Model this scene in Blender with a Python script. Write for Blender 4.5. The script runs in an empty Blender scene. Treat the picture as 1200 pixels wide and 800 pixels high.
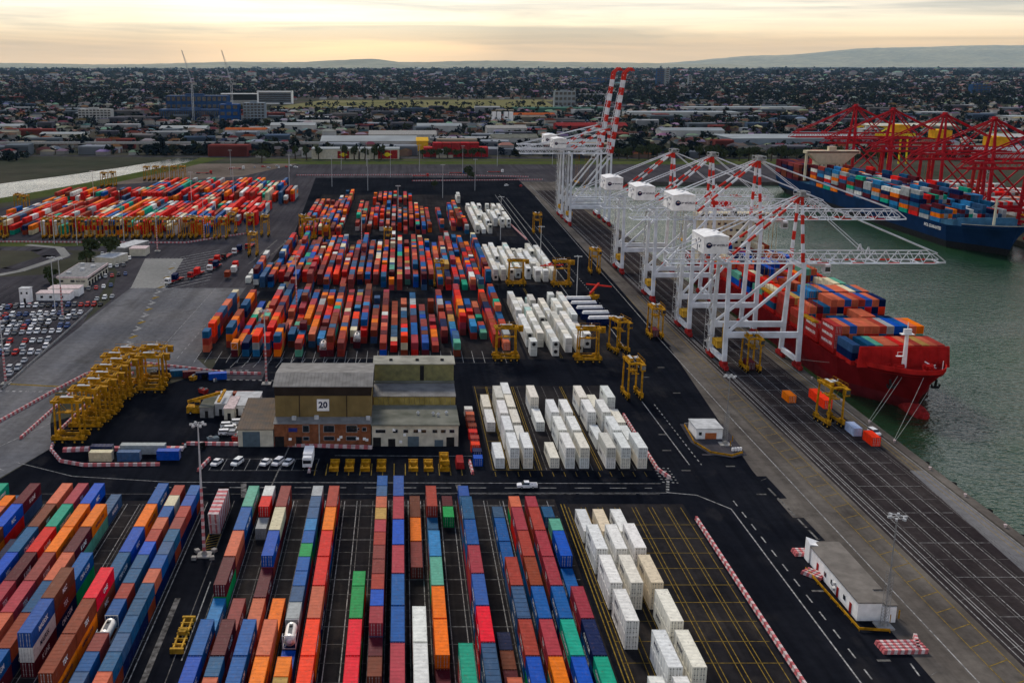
import bpy, math, random
from math import radians, sin, cos, pi, atan2, hypot
from mathutils import Vector, Matrix
S = bpy.context.scene; C = S.collection
random.seed(7)
HAZE = 6e-6
# ---------------------------------------------------------------- camera
cam = bpy.data.objects.new('camera', bpy.data.cameras.new('camera')); C.objects.link(cam)
cam.location = (0, 0, 103); cam.rotation_euler = (radians(90 - 14.57), 0, 0)
cam.data.sensor_width = 36; cam.data.lens = 37.5; cam.data.shift_x = 0.1083
cam.data.clip_start = 1; cam.data.clip_end = 90000
S.camera = cam
# ---------------------------------------------------------------- world: overcast evening sky over a Nishita base
SUN_EL, SUN_AZ = radians(34), radians(-12)      # azimuth from +Y, negative = left
W = bpy.data.worlds.new('World'); S.world = W; W.use_nodes = True
nt = W.node_tree; nt.nodes.clear(); N = nt.nodes.new; LK = nt.links.new
def mathn(t, op, a, b=None, c=None, clamp=False):
    n = t.nodes.new('ShaderNodeMath'); n.operation = op; n.use_clamp = clamp
    for i, v in enumerate((a, b, c)):
        if v is None: continue
        if isinstance(v, (int, float)): n.inputs[i].default_value = v
        else: t.links.new(v, n.inputs[i])
    return n.outputs[0]
def mixc(t, fac, a, b, mode='MIX'):
    n = t.nodes.new('ShaderNodeMix'); n.data_type = 'RGBA'; n.blend_type = mode
    for s, v in ((n.inputs[0], fac), (n.inputs[6], a), (n.inputs[7], b)):
        if isinstance(v, (int, float)): s.default_value = v
        elif isinstance(v, tuple): s.default_value = (v[0], v[1], v[2], 1)
        else: t.links.new(v, s)
    return n.outputs[2]
def ramp(t, fac, stops):
    n = t.nodes.new('ShaderNodeValToRGB'); e = n.color_ramp.elements
    while len(e) < len(stops): e.new(0.5)
    for i, (p, c) in enumerate(stops):
        e[i].position = p; e[i].color = (c[0], c[1], c[2], 1) if isinstance(c, tuple) else (c, c, c, 1)
    t.links.new(fac, n.inputs[0]); return n.outputs[0]
tc = N('ShaderNodeTexCoord'); sep = N('ShaderNodeSeparateXYZ'); LK(tc.outputs['Generated'], sep.inputs[0])
sky = N('ShaderNodeTexSky'); sky.sky_type = 'NISHITA'; sky.sun_disc = False
sky.sun_elevation = SUN_EL; sky.sun_rotation = SUN_AZ; sky.air_density = 1.2; sky.dust_density = 3
zel = mathn(nt, 'MAXIMUM', sep.outputs[2], 0.0)
cmb = N('ShaderNodeCombineXYZ'); LK(sep.outputs[0], cmb.inputs[0]); LK(sep.outputs[1], cmb.inputs[1])
LK(mathn(nt, 'MULTIPLY_ADD', zel, 24.0, mathn(nt, 'MULTIPLY', sep.outputs[0], 0.35)), cmb.inputs[2])
def wnoise(scale, detail, off):
    mp = N('ShaderNodeMapping'); mp.inputs['Location'].default_value = off; LK(cmb.outputs[0], mp.inputs[0])
    n = N('ShaderNodeTexNoise'); n.inputs['Scale'].default_value = scale; n.inputs['Detail'].default_value = detail
    n.inputs['Roughness'].default_value = 0.55; n.inputs['Distortion'].default_value = 0.6
    LK(mp.outputs[0], n.inputs[0]); return n.outputs[0]
n1 = wnoise(2.3, 6, (3.1, 0.4, 0.2)); n2 = wnoise(6.0, 7, (0.3, 5.1, 1.7))
# cloud deck colour by elevation: warm low band, pale cream above it, cooler grey deck overhead
deck = ramp(nt, zel, [(0.0, (0.64, 0.42, 0.19)), (0.016, (0.78, 0.50, 0.21)), (0.034, (0.84, 0.70, 0.48)), (0.07, (0.92, 0.88, 0.80)), (0.2, (0.80, 0.80, 0.79)), (0.45, (0.32, 0.36, 0.46)), (1.0, (0.16, 0.21, 0.34))])
streak = ramp(nt, n1, [(0.43, 0.0), (0.62, 1.0)])
fine = ramp(nt, n2, [(0.42, 0.0), (0.70, 1.0)])
shade = mathn(nt, 'MULTIPLY', mathn(nt, 'MULTIPLY_ADD', streak, 0.75, mathn(nt, 'MULTIPLY', fine, 0.25)), ramp(nt, zel, [(0.0, 0.2), (0.012, 0.55), (0.03, 1.0)]))
grey = mixc(nt, 1.0, deck, (0.44, 0.49, 0.56), 'MULTIPLY')
cl = mixc(nt, shade, deck, grey)
# brighter towards the veiled sun
sv = N('ShaderNodeVectorMath'); sv.operation = 'DOT_PRODUCT'; LK(tc.outputs['Generated'], sv.inputs[0])
sv.inputs[1].default_value = (sin(SUN_AZ) * cos(SUN_EL), cos(SUN_AZ) * cos(SUN_EL), sin(SUN_EL))
glow = ramp(nt, sv.outputs['Value'], [(0.55, 0.0), (1.0, 1.0)])
cl = mixc(nt, glow, cl, mixc(nt, 1.0, cl, (1.12, 1.08, 1.02), 'MULTIPLY'))
sv2 = N('ShaderNodeVectorMath'); sv2.operation = 'DOT_PRODUCT'; LK(tc.outputs['Generated'], sv2.inputs[0])
sv2.inputs[1].default_value = (sin(radians(-3.5)) * cos(radians(4.5)), cos(radians(-3.5)) * cos(radians(4.5)), sin(radians(4.5)))
cl = mixc(nt, ramp(nt, sv2.outputs['Value'], [(0.985, 0.0), (0.9995, 1.0)]), cl, mixc(nt, 1.0, cl, (1.45, 1.42, 1.35), 'MULTIPLY'))
bg1 = N('ShaderNodeBackground'); LK(sky.outputs[0], bg1.inputs[0]); bg1.inputs[1].default_value = 0.05
bg2 = N('ShaderNodeBackground'); LK(cl, bg2.inputs[0]); bg2.inputs[1].default_value = 1.0
mx = N('ShaderNodeMixShader'); mx.inputs[0].default_value = 0.93; LK(bg1.outputs[0], mx.inputs[1]); LK(bg2.outputs[0], mx.inputs[2])
wo = N('ShaderNodeOutputWorld'); LK(mx.outputs[0], wo.inputs[0])
# ---------------------------------------------------------------- sun through the cloud
sl = bpy.data.lights.new('sun', 'SUN'); sl.energy = 4.4; sl.angle = radians(12); sl.color = (1.0, 0.90, 0.76)
so = bpy.data.objects.new('sun', sl); C.objects.link(so)
so.rotation_euler = Vector((sin(SUN_AZ) * cos(SUN_EL), cos(SUN_AZ) * cos(SUN_EL), sin(SUN_EL))).to_track_quat('Z', 'Y').to_euler()
S.view_settings.view_transform = 'Standard'; S.view_settings.look = 'None'
S.view_settings.exposure = 0.6; S.view_settings.gamma = 1.0; S.view_settings.use_curve_mapping = False
S.render.engine = 'CYCLES'; S.cycles.max_bounces = 5; S.cycles.diffuse_bounces = 2; S.cycles.glossy_bounces = 2
S.cycles.volume_bounces = 0; S.cycles.use_denoising = True; S.cycles.caustics_reflective = False
# ---------------------------------------------------------------- materials
MATS = {}
def matte(t, p, col, k, normal=None):
    """weathered surfaces: mostly plain diffuse, a share k of the glossier coat"""
    d = t.nodes.new('ShaderNodeBsdfDiffuse'); d.inputs['Roughness'].default_value = 0.6; t.links.new(col, d.inputs[0])
    if normal: t.links.new(normal, d.inputs['Normal'])
    if k <= 0: t.links.new(d.outputs[0], t.nodes['Material Output'].inputs[0]); return
    x = t.nodes.new('ShaderNodeMixShader'); x.inputs[0].default_value = k
    t.links.new(d.outputs[0], x.inputs[1]); t.links.new(p.outputs[0], x.inputs[2]); t.links.new(x.outputs[0], t.nodes['Material Output'].inputs[0])
def pm(name, col, rough=0.7, var=0.25, scale=1.0, metal=0.0, mode=None, col2=None, bump=0.0, detail=4, spec=0.12, coords='Object'):
    """procedural surface: base colour broken up by noise; mode 'obj' = object colour, 'attr' = per-face colour"""
    if name in MATS: return MATS[name]
    m = bpy.data.materials.new(name); m.use_nodes = True; t = m.node_tree
    b = t.nodes['Principled BSDF']; b.inputs['Roughness'].default_value = rough; b.inputs['Metallic'].default_value = metal
    b.inputs['Specular IOR Level'].default_value = spec
    tcn = t.nodes.new('ShaderNodeTexCoord')
    src = tcn.outputs['Object']
    if coords == 'World':
        src = t.nodes.new('ShaderNodeNewGeometry').outputs['Position']
    ns = t.nodes.new('ShaderNodeTexNoise'); ns.inputs['Scale'].default_value = scale; ns.inputs['Detail'].default_value = detail
    t.links.new(src, ns.inputs[0])
    f = ramp(t, ns.outputs[0], [(0.32, 0.0), (0.68, 1.0)])
    if mode == 'obj': base = t.nodes.new('ShaderNodeObjectInfo').outputs['Color']
    elif mode == 'attr':
        a = t.nodes.new('ShaderNodeAttribute'); a.attribute_name = 'Col'; base = a.outputs['Color']
    else: base = tuple(col)
    if col2: out = mixc(t, f, base, tuple(col2))
    else:
        k = 1 - var; hi = 1 + var * 0.6
        tint = mixc(t, f, (k, k, k), (hi, hi, hi)); out = mixc(t, 1.0, base, tint, 'MULTIPLY')
    t.links.new(out, b.inputs['Base Color'])
    if bump:
        bn = t.nodes.new('ShaderNodeBump'); bn.inputs['Strength'].default_value = bump; bn.inputs['Distance'].default_value = 0.1
        t.links.new(ns.outputs[0], bn.inputs['Height']); t.links.new(bn.outputs[0], b.inputs['Normal'])
    if rough >= 0.5: matte(t, b, out, 0.08 if rough < 0.75 else 0.0)
    MATS[name] = m; return m
def ground_mat(name, a, b, s1, s2, rough=0.9, streak=None, c3=None):
    """worn paving: two scales of patchiness, a colour of stains, optional tyre streaks along Y"""
    m = bpy.data.materials.new(name); m.use_nodes = True; t = m.node_tree; p = t.nodes['Principled BSDF']
    p.inputs['Roughness'].default_value = rough; p.inputs['Specular IOR Level'].default_value = 0.25
    pos = t.nodes.new('ShaderNodeNewGeometry').outputs['Position']
    def nz(sc, v, det=5, ro=0.6):
        mp = t.nodes.new('ShaderNodeMapping'); mp.inputs['Scale'].default_value = v; t.links.new(pos, mp.inputs[0])
        n = t.nodes.new('ShaderNodeTexNoise'); n.inputs['Scale'].default_value = sc; n.inputs['Detail'].default_value = det
        n.inputs['Roughness'].default_value = ro; t.links.new(mp.outputs[0], n.inputs[0]); return n.outputs[0]
    c = mixc(t, ramp(t, nz(s1, (1, 1, 1)), [(0.35, 0.0), (0.66, 1.0)]), a, b)
    c = mixc(t, 1.0, c, ramp(t, nz(s2, (1, 1, 1), 6, 0.7), [(0.25, 0.72), (0.75, 1.25)]), 'MULTIPLY')
    if c3: c = mixc(t, ramp(t, nz(s1 * 2.3, (1, 0.6, 1), 7, 0.7), [(0.56, 0.0), (0.72, 0.75)]), c, c3)
    if streak: c = mixc(t, 1.0, c, ramp(t, nz(streak, (1, 0.03, 1), 3), [(0.35, 0.78), (0.6, 1.15)]), 'MULTIPLY')
    t.links.new(c, p.inputs['Base Color']); matte(t, p, c, 0.0); MATS[name] = m; return m
def paint_mat():
    m = bpy.data.materials.new('container_paint'); m.use_nodes = True; t = m.node_tree; p = t.nodes['Principled BSDF']; p.inputs['Roughness'].default_value = 0.5
    oi = t.nodes.new('ShaderNodeObjectInfo'); tcn = t.nodes.new('ShaderNodeTexCoord'); off = t.nodes.new('ShaderNodeVectorMath'); off.operation = 'ADD'
    t.links.new(tcn.outputs['Object'], off.inputs[0]); r10 = mathn(t, 'MULTIPLY', oi.outputs['Random'], 40.0); t.links.new(r10, off.inputs[1])
    def nz(sc, v, det):
        mp = t.nodes.new('ShaderNodeMapping'); mp.inputs['Scale'].default_value = v; t.links.new(off.outputs[0], mp.inputs[0])
        n = t.nodes.new('ShaderNodeTexNoise'); n.inputs['Scale'].default_value = sc; n.inputs['Detail'].default_value = det; n.inputs['Roughness'].default_value = 0.65; t.links.new(mp.outputs[0], n.inputs[0]); return n.outputs[0]
    c = mixc(t, 1.0, oi.outputs['Color'], ramp(t, nz(0.9, (1, 1, 1), 8), [(0.3, 0.76), (0.7, 1.16)]), 'MULTIPLY')
    c = mixc(t, mathn(t, 'MULTIPLY', ramp(t, nz(0.8, (2.2, 0.6, 1), 6), [(0.55, 0.0), (0.75, 1.0)]), 0.10), c, (0.40, 0.36, 0.33))
    c = mixc(t, mathn(t, 'MULTIPLY', ramp(t, nz(2.2, (1, 0.5, 1.4), 7), [(0.60, 0.0), (0.68, 1.0)]), 0.55), c, (0.10, 0.045, 0.03))
    t.links.new(c, p.inputs['Base Color']); matte(t, p, c, 0.06); return m
M_paint = paint_mat()
M_bar = pm('locking_bar_steel', (0.42, 0.42, 0.42), 0.5, 0.3, 3)
M_dark = pm('dark_steel', (0.02, 0.02, 0.022), 0.6, 0.3, 1)
M_attr = pm('painted_boxes', (1, 1, 1), 0.6, 0.28, 0.35, mode='attr', detail=6, coords='World')
M_city = pm('town_surfaces', (1, 1, 1), 0.8, 0.2, 0.05, mode='attr', coords='World')
M_yel = pm('carrier_yellow', (0.40, 0.20, 0.010), 0.6, 0.6, 0.8, detail=6)
M_yel2 = pm('dull_yellow', (0.45, 0.26, 0.03), 0.6, 0.5, 0.9)
M_black = pm('rubber_black', (0.012, 0.012, 0.013), 0.8, 0.3, 2)
M_glass = pm('dark_glass', (0.015, 0.02, 0.028), 0.12, 0.3, 1, spec=0.8)
M_white = pm('crane_white', (0.60, 0.63, 0.68), 0.5, 0.22, 0.25, detail=7)
M_red = pm('signal_red', (0.52, 0.03, 0.02), 0.5, 0.25, 0.6)
M_crred = pm('crane_red', (0.36, 0.012, 0.02), 0.55, 0.3, 0.3)
M_bogie = pm('bogie_red', (0.28, 0.02, 0.02), 0.6, 0.35, 0.8)
M_grey = pm('weathered_grey', (0.25, 0.25, 0.25), 0.8, 0.35, 0.6, detail=7)
M_lgrey = pm('light_grey', (0.46, 0.47, 0.48), 0.7, 0.25, 0.5)
M_conc = pm('concrete', (0.33, 0.32, 0.30), 0.9, 0.3, 0.7, detail=7)
M_wht = pm('white_paint', (0.78, 0.78, 0.78), 0.6, 0.15, 0.6, detail=6)
M_pnk = pm('barrier_red', (0.46, 0.13, 0.14), 0.7, 0.35, 1.2, detail=6)
M_bw = pm('barrier_white', (0.55, 0.45, 0.45), 0.7, 0.35, 1.2, detail=6)
M_oran = pm('safety_orange', (0.8, 0.16, 0.03), 0.6, 0.3, 1)
M_navy = pm('navy_print', (0.015, 0.02, 0.06), 0.6, 0.1, 1)
M_brick = pm('brick_red', (0.24, 0.09, 0.045), 0.9, 0.35, 0.8, detail=8)
M_tan = pm('tan_cladding', (0.20, 0.145, 0.06), 0.8, 0.25, 0.25, detail=7)
M_dbrown = pm('dark_brown_cladding', (0.035, 0.026, 0.022), 0.8, 0.25, 0.4)
M_olive = pm('olive_translucent_sheet', (0.24, 0.23, 0.10), 0.6, 0.0, 0.5, col2=(0.13, 0.13, 0.07), detail=5)
M_ochre = pm('ochre_sheet', (0.32, 0.25, 0.08), 0.7, 0.3, 0.6)
M_roof = pm('old_grey_roof', (0.20, 0.20, 0.17), 0.8, 0.0, 0.18, col2=(0.10, 0.105, 0.085), detail=9)
M_metal = pm('galvanised_roof', (0.20, 0.195, 0.19), 0.6, 0.3, 0.3, detail=7)
M_cream = pm('cream_render', (0.55, 0.52, 0.43), 0.8, 0.22, 0.5, detail=8)
M_tank = pm('tank_shell', (0.62, 0.60, 0.58), 0.35, 0.25, 0.8)
M_door = pm('roller_door_blue_grey', (0.10, 0.14, 0.17), 0.6, 0.2, 0.8)
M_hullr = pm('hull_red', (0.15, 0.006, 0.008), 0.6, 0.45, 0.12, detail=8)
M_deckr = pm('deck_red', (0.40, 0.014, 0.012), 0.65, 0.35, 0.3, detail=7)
M_hullb = pm('hull_blue', (0.005, 0.026, 0.085), 0.6, 0.3, 0.1, detail=8)
M_beige = pm('superstructure_beige', (0.58, 0.52, 0.38), 0.6, 0.15, 0.3)
M_aqua = pm('hatch_blue', (0.06, 0.16, 0.26), 0.6, 0.3, 0.3)
M_leaf = pm('foliage', (0.030, 0.045, 0.022), 0.9, 0.0, 0.35, col2=(0.058, 0.072, 0.032), coords='World')
M_leaf2 = pm('suburb_foliage', (1, 1, 1), 0.95, 0.3, 0.02, mode='attr', coords='World')
M_bark = pm('bark', (0.06, 0.045, 0.035), 0.9, 0.3, 2)
# ---------------------------------------------------------------- mesh builder
class MB:
    def __init__(s): s.v = []; s.f = []; s.m = []; s.c = []; s.cur = (1, 1, 1)
    def face(s, pts, m=0):
        n = len(s.v); s.v += [tuple(p) for p in pts]; s.f.append(tuple(range(n, n + len(pts)))); s.m.append(m); s.c.append(s.cur)
    def hexa(s, p, m=0, ms=None):
        n = len(s.v); s.v += [tuple(q) for q in p]
        for i, q in enumerate(((0, 3, 2, 1), (4, 5, 6, 7), (0, 1, 5, 4), (1, 2, 6, 5), (2, 3, 7, 6), (3, 0, 4, 7))):
            s.f.append(tuple(n + k for k in q)); s.m.append(ms[i] if ms else m); s.c.append(s.cur)
    def box(s, x0, x1, y0, y1, z0, z1, m=0, ms=None):
        s.hexa([(x0, y0, z0), (x1, y0, z0), (x1, y1, z0), (x0, y1, z0), (x0, y0, z1), (x1, y0, z1), (x1, y1, z1), (x0, y1, z1)], m, ms)
    def obox(s, cx, cy, z0, z1, lx, ly, rz, m=0):
        c, d = cos(rz), sin(rz); P = []
        for z in (z0, z1):
            for a, b in ((-1, -1), (1, -1), (1, 1), (-1, 1)):
                u, w = a * lx / 2, b * ly / 2; P.append((cx + u * c - w * d, cy + u * d + w * c, z))
        s.hexa(P, m)
    def beam(s, p, q, w, h=None, m=0, w2=None):
        p = Vector(p); q = Vector(q); d = (q - p)
        if d.length < 1e-6: return
        d.normalize(); h = h or w; w2 = w2 or w
        up = Vector((0, 0, 1)) if abs(d.z) < 0.95 else Vector((0, 1, 0))
        a = d.cross(up).normalized(); b = a.cross(d).normalized(); P = []
        for e, ww in ((p, w), (q, w2)):
            hh = h * ww / w
            for i, j in ((-1, -1), (1, -1), (1, 1), (-1, 1)): P.append(e + a * (i * ww / 2) + b * (j * hh / 2))
        s.hexa(P, m)
    def stripes(s, p, q, w, n, h=None, ms=(0, 1), w2=None):
        p = Vector(p); q = Vector(q)
        for i in range(n):
            a = (w2 or w) * (i / n) + w * (1 - i / n)
            s.beam(p.lerp(q, i / n), p.lerp(q, (i + 1) / n), a, h, ms[i % 2])
    def tube(s, p, q, r0, r1=None, n=8, m=0, cap=True):
        p = Vector(p); q = Vector(q); r1 = r0 if r1 is None else r1; d = (q - p).normalized()
        up = Vector((0, 0, 1)) if abs(d.z) < 0.95 else Vector((0, 1, 0))
        a = d.cross(up).normalized(); b = a.cross(d); k = len(s.v)
        for e, r in ((p, r0), (q, r1)):
            for i in range(n): s.v.append(tuple(e + (a * cos(2 * pi * i / n) + b * sin(2 * pi * i / n)) * r))
        for i in range(n):
            j = (i + 1) % n; s.f.append((k + i, k + j, k + n + j, k + n + i)); s.m.append(m); s.c.append(s.cur)
        if cap:
            s.f.append(tuple(k + i for i in range(n))[::-1]); s.m.append(m); s.c.append(s.cur)
            s.f.append(tuple(k + n + i for i in range(n))); s.m.append(m); s.c.append(s.cur)
    def sheet(s, pts, z, m=0): s.face([(x, y, z) for x, y in pts], m)
    def line(s, x0, y0, x1, y1, w, z, m=0):
        d = Vector((x1 - x0, y1 - y0)); L = d.length
        if L < 1e-6: return
        d /= L; n = Vector((-d.y, d.x)) * w / 2
        s.sheet([(x0 - n.x, y0 - n.y), (x0 + n.x, y0 + n.y), (x1 + n.x, y1 + n.y), (x1 - n.x, y1 - n.y)][::-1], z, m)
    def dash(s, x0, y0, x1, y1, w, z, on, off, m=0):
        L = hypot(x1 - x0, y1 - y0); t = 0
        while t < L:
            e = min(t + on, L); a, b = t / L, e / L
            s.line(x0 + (x1 - x0) * a, y0 + (y1 - y0) * a, x0 + (x1 - x0) * b, y0 + (y1 - y0) * b, w, z, m); t += on + off
    def mesh(s, name, mats, smooth=False):
        me = bpy.data.meshes.new(name); me.from_pydata(s.v, [], s.f)
        for m in mats: me.materials.append(m)
        if len(mats) > 1: me.polygons.foreach_set('material_index', s.m)
        if any(c != (1, 1, 1) for c in s.c):
            at = me.color_attributes.new('Col', 'FLOAT_COLOR', 'CORNER'); d = []
            for f, c in zip(s.f, s.c): d += (c[0], c[1], c[2], 1.0) * len(f)
            at.data.foreach_set('color', d)
        if smooth: me.polygons.foreach_set('use_smooth', [True] * len(me.polygons))
        me.update(); return me
def link(name, me, parent=None, loc=(0, 0, 0), rz=0.0, col=None):
    o = bpy.data.objects.new(name, me); C.objects.link(o); o.parent = parent; o.location = loc; o.rotation_euler = (0, 0, rz)
    if col: o.color = (col[0], col[1], col[2], 1)
    return o
def tag(o, label, cat, group=None):
    o['label'] = label; o['category'] = cat
    if group: o['group'] = group
    return o
def struct(name, me):
    o = link(name, me); o['kind'] = 'structure'; return o
def stuff(name, me, label=None, cat=None):
    o = link(name, me); o['kind'] = 'stuff'
    if label: o['label'] = label; o['category'] = cat
    return o
def thing(name, label, cat, loc, rz=0.0, group=None):
    return tag(link(name, None, None, loc, rz), label, cat, group)
def spawn(name, parts, label, cat, loc, rz=0.0, group=None, col=None):
    """parts: (part name, mesh[, (x,y,z)][, rz][, subparts]) -> one Empty with the parts as children"""
    r = thing(name, label, cat, loc, rz, group)
    for p in parts:
        o = link(p[0], p[1], r, p[2] if len(p) > 2 else (0, 0, 0), p[3] if len(p) > 3 else 0.0, col)
        for q in (p[4] if len(p) > 4 else ()): link(q[0], q[1], o, q[2] if len(q) > 2 else (0, 0, 0), q[3] if len(q) > 3 else 0.0, col)
    return r
_txt = {}
def text_mesh(s, size, mat, bold=0.0):
    k = (s, size, mat.name, bold)
    if k in _txt: return _txt[k]
    cu = bpy.data.curves.new('t', 'FONT'); cu.body = s; cu.size = size; cu.align_x = 'CENTER'; cu.align_y = 'CENTER'; cu.offset = bold
    cu.resolution_u = 2
    o = bpy.data.objects.new('t', cu); C.objects.link(o); dg = bpy.context.evaluated_depsgraph_get()
    me = bpy.data.meshes.new_from_object(o.evaluated_get(dg)); me.name = 'lettering'
    bpy.data.objects.remove(o); bpy.data.curves.remove(cu)
    me.materials.clear(); me.materials.append(mat); _txt[k] = me; return me
def put_text(s, size, mat, parent, loc, facing, name='lettering', bold=0.0):
    """facing: '-y','+x','-x' = the side the writing is read from"""
    o = link(name, text_mesh(s, size, mat, bold), parent, loc)
    o.rotation_euler = (pi / 2, 0, {'-y': 0, '+x': pi / 2, '-x': -pi / 2, '+y': pi}[facing]); return o
def nth(n):
    return ['zeroth', 'first', 'second', 'third', 'fourth', 'fifth', 'sixth', 'seventh', 'eighth', 'ninth', 'tenth', 'eleventh', 'twelfth', 'thirteenth', 'fourteenth', 'fifteenth', 'sixteenth', 'seventeenth', 'eighteenth', 'nineteenth', 'twentieth'][n]
ROADS = ((1560, -60), (1900, -90), (2300, 40), (3400, -80), (4100, 100))
# ================================================================ THE SETTING
Z1, Z2, Z3, Z4 = 0.004, 0.010, 0.018, 0.026
M_land = ground_mat('far_land', (0.035, 0.042, 0.028), (0.075, 0.065, 0.052), 0.004, 0.03)
M_asph = ground_mat('black_asphalt', (0.0045, 0.0055, 0.0090), (0.0115, 0.0125, 0.0170), 0.03, 0.5, 0.75, streak=0.45, c3=(0.028, 0.027, 0.029))
M_asph2 = ground_mat('grey_asphalt', (0.040, 0.038, 0.045), (0.064, 0.060, 0.066), 0.02, 0.35, 0.9, streak=0.25)
M_gconc = ground_mat('old_grey_concrete', (0.105, 0.108, 0.12), (0.15, 0.147, 0.15), 0.02, 0.4, 0.9, streak=0.12, c3=(0.065, 0.062, 0.058))
M_slab = ground_mat('pale_concrete', (0.20, 0.20, 0.19), (0.27, 0.265, 0.25), 0.03, 0.6)
M_quay = ground_mat('quay_concrete', (0.075, 0.066, 0.060), (0.125, 0.113, 0.10), 0.03, 0.4, 0.9, streak=0.3, c3=(0.04, 0.036, 0.034))
M_quay2 = ground_mat('quay_dark_asphalt', (0.022, 0.018, 0.020), (0.04, 0.034, 0.034), 0.05, 0.5, 0.9, streak=0.4)
M_yard = ground_mat('yard_dark_paving', (0.012, 0.012, 0.015), (0.030, 0.027, 0.027), 0.05, 0.5, 0.85, streak=0.5, c3=(0.05, 0.042, 0.036))
M_grass = ground_mat('verge_grass', (0.045, 0.065, 0.018), (0.075, 0.085, 0.03), 0.02, 0.2)
M_field = ground_mat('dry_field', (0.12, 0.12, 0.05), (0.20, 0.18, 0.09), 0.006, 0.05)
M_dirt = ground_mat('dirt', (0.10, 0.08, 0.065), (0.16, 0.13, 0.11), 0.02, 0.2)
M_lnw = pm('worn_white_line', (0.40, 0.40, 0.40), 0.8, 0.5, 0.9, col2=(0.10, 0.10, 0.10), coords='World', detail=8)
M_lng = pm('worn_grey_line', (0.19, 0.185, 0.18), 0.8, 0.5, 0.8, col2=(0.035, 0.033, 0.032), coords='World', detail=8)
M_lny = pm('worn_yellow_line', (0.22, 0.15, 0.03), 0.8, 0.5, 1.2, coords='World', detail=8)
QX = 139.5
g = MB(); g.sheet([(-62000, -400), (QX, -400), (QX, 968), (QX, 62000), (-62000, 62000)], 0)
g.sheet([(QX, 968), (62000, 968), (62000, 62000), (QX, 62000)], 0); g.sheet([(372, 618), (62000, 618), (62000, 968), (372, 968)], 0)
struct('ground', g.mesh('ground', [M_land]))
q = MB()
q.face([(QX, -400, 0), (QX, 968, 0), (QX, 968, -9), (QX, -400, -9)]); q.face([(QX, 968, 0), (372, 968, 0), (372, 968, -9), (QX, 968, -9)])
q.face([(372, 968, 0), (372, 618, 0), (372, 618, -9), (372, 968, -9)]); q.face([(372, 618, 0), (9000, 618, 0), (9000, 618, -9), (372, 618, -9)])
struct('quay_wall', q.mesh('quay_wall', [M_quay]))
# water
def water_mat(name, deep, sc, bump):
    m = bpy.data.materials.new(name); m.use_nodes = True; t = m.node_tree; p = t.nodes['Principled BSDF']
    p.inputs['Roughness'].default_value = 0.07; p.inputs['IOR'].default_value = 1.33; p.inputs['Specular IOR Level'].default_value = 0.5
    pos = t.nodes.new('ShaderNodeNewGeometry').outputs['Position']
    def nz(scale, v, det):
        mp = t.nodes.new('ShaderNodeMapping'); mp.inputs['Scale'].default_value = v; mp.inputs['Rotation'].default_value = (0, 0, 0.3); t.links.new(pos, mp.inputs[0])
        n = t.nodes.new('ShaderNodeTexNoise'); n.inputs['Scale'].default_value = scale; n.inputs['Detail'].default_value = det; n.inputs['Roughness'].default_value = 0.6
        t.links.new(mp.outputs[0], n.inputs[0]); return n.outputs[0]
    big = nz(0.012, (1, 1.6, 1), 4)
    t.links.new(mixc(t, ramp(t, big, [(0.35, 0.0), (0.65, 1.0)]), deep, (deep[0] * 1.9, deep[1] * 1.6, deep[2] * 1.5)), p.inputs['Base Color'])
    w1 = nz(sc, (1, 1.7, 1), 2); w2 = nz(sc * 3.3, (1, 1.3, 1), 3)
    h = mathn(t, 'MULTIPLY_ADD', w2, 0.22, w1); h = mathn(t, 'MULTIPLY', h, mathn(t, 'MULTIPLY_ADD', big, 2.2, -0.2))
    bn = t.nodes.new('ShaderNodeBump'); bn.inputs['Strength'].default_value = 1.0; bn.inputs['Distance'].default_value = bump
    t.links.new(h, bn.inputs['Height']); t.links.new(bn.outputs[0], p.inputs['Normal']); MATS[name] = m; return m
M_water = water_mat('harbour_water', (0.006, 0.024, 0.011), 0.30, 0.75)
M_river = water_mat('river_water', (0.03, 0.04, 0.04), 0.15, 0.45)
w = MB(); w.sheet([(QX - 1, -400), (9000, -400), (9000, 618.5), (QX - 1, 618.5)], -3); w.sheet([(QX - 1, 618.5), (373, 618.5), (373, 969), (QX - 1, 969)], -3)
struct('harbour_water', w.mesh('harbour_water', [M_water]))
r = MB(); near = [(-620, 610), (-420, 735), (-318, 849), (-285, 950), (-255, 1073), (-232, 1160), (-228, 1225)]
far = [(-252, 1220), (-288, 1105), (-322, 1020), (-348, 970), (-386, 878), (-500, 785), (-760, 660)]
r.sheet(near + far, 0.03); struct('river', r.mesh('river', [M_river]))
r = MB(); r.sheet([(x - 4, y + 2) for x, y in near] + [(-196, 1225), (-214, 1150), (-232, 1060), (-262, 940), (-292, 836), (-380, 725), (-590, 590)], 0.02)
r.sheet([(-150, 1142), (-150, 1180), (420, 1180), (420, 1142)][::-1], 0.02); r.sheet([(-150, 1190), (-150, 1205), (420, 1205), (420, 1190)][::-1], 0.02)
struct('grass_verge', r.mesh('grass_verge', [M_grass]))
r = MB(); r.sheet([(-262, 940), (-232, 1060), (-214, 1150), (-110, 1150), (-150, 1020), (-230, 960)][::-1], 0.03); struct('dirt_lot', r.mesh('dirt_lot', [M_dirt]))
r = MB(); r.sheet([(-330, 2620), (-230, 3200), (420, 3260), (380, 2640)][::-1], 0.02); r.sheet([(-700, 2900), (-700, 2990), (-330, 3010), (-330, 2880)][::-1], 0.02); r.sheet([(400, 3100), (420, 3260), (760, 3290), (800, 3140)][::-1], 0.02); struct('grass_field', r.mesh('grass_field', [M_field]))
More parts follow.
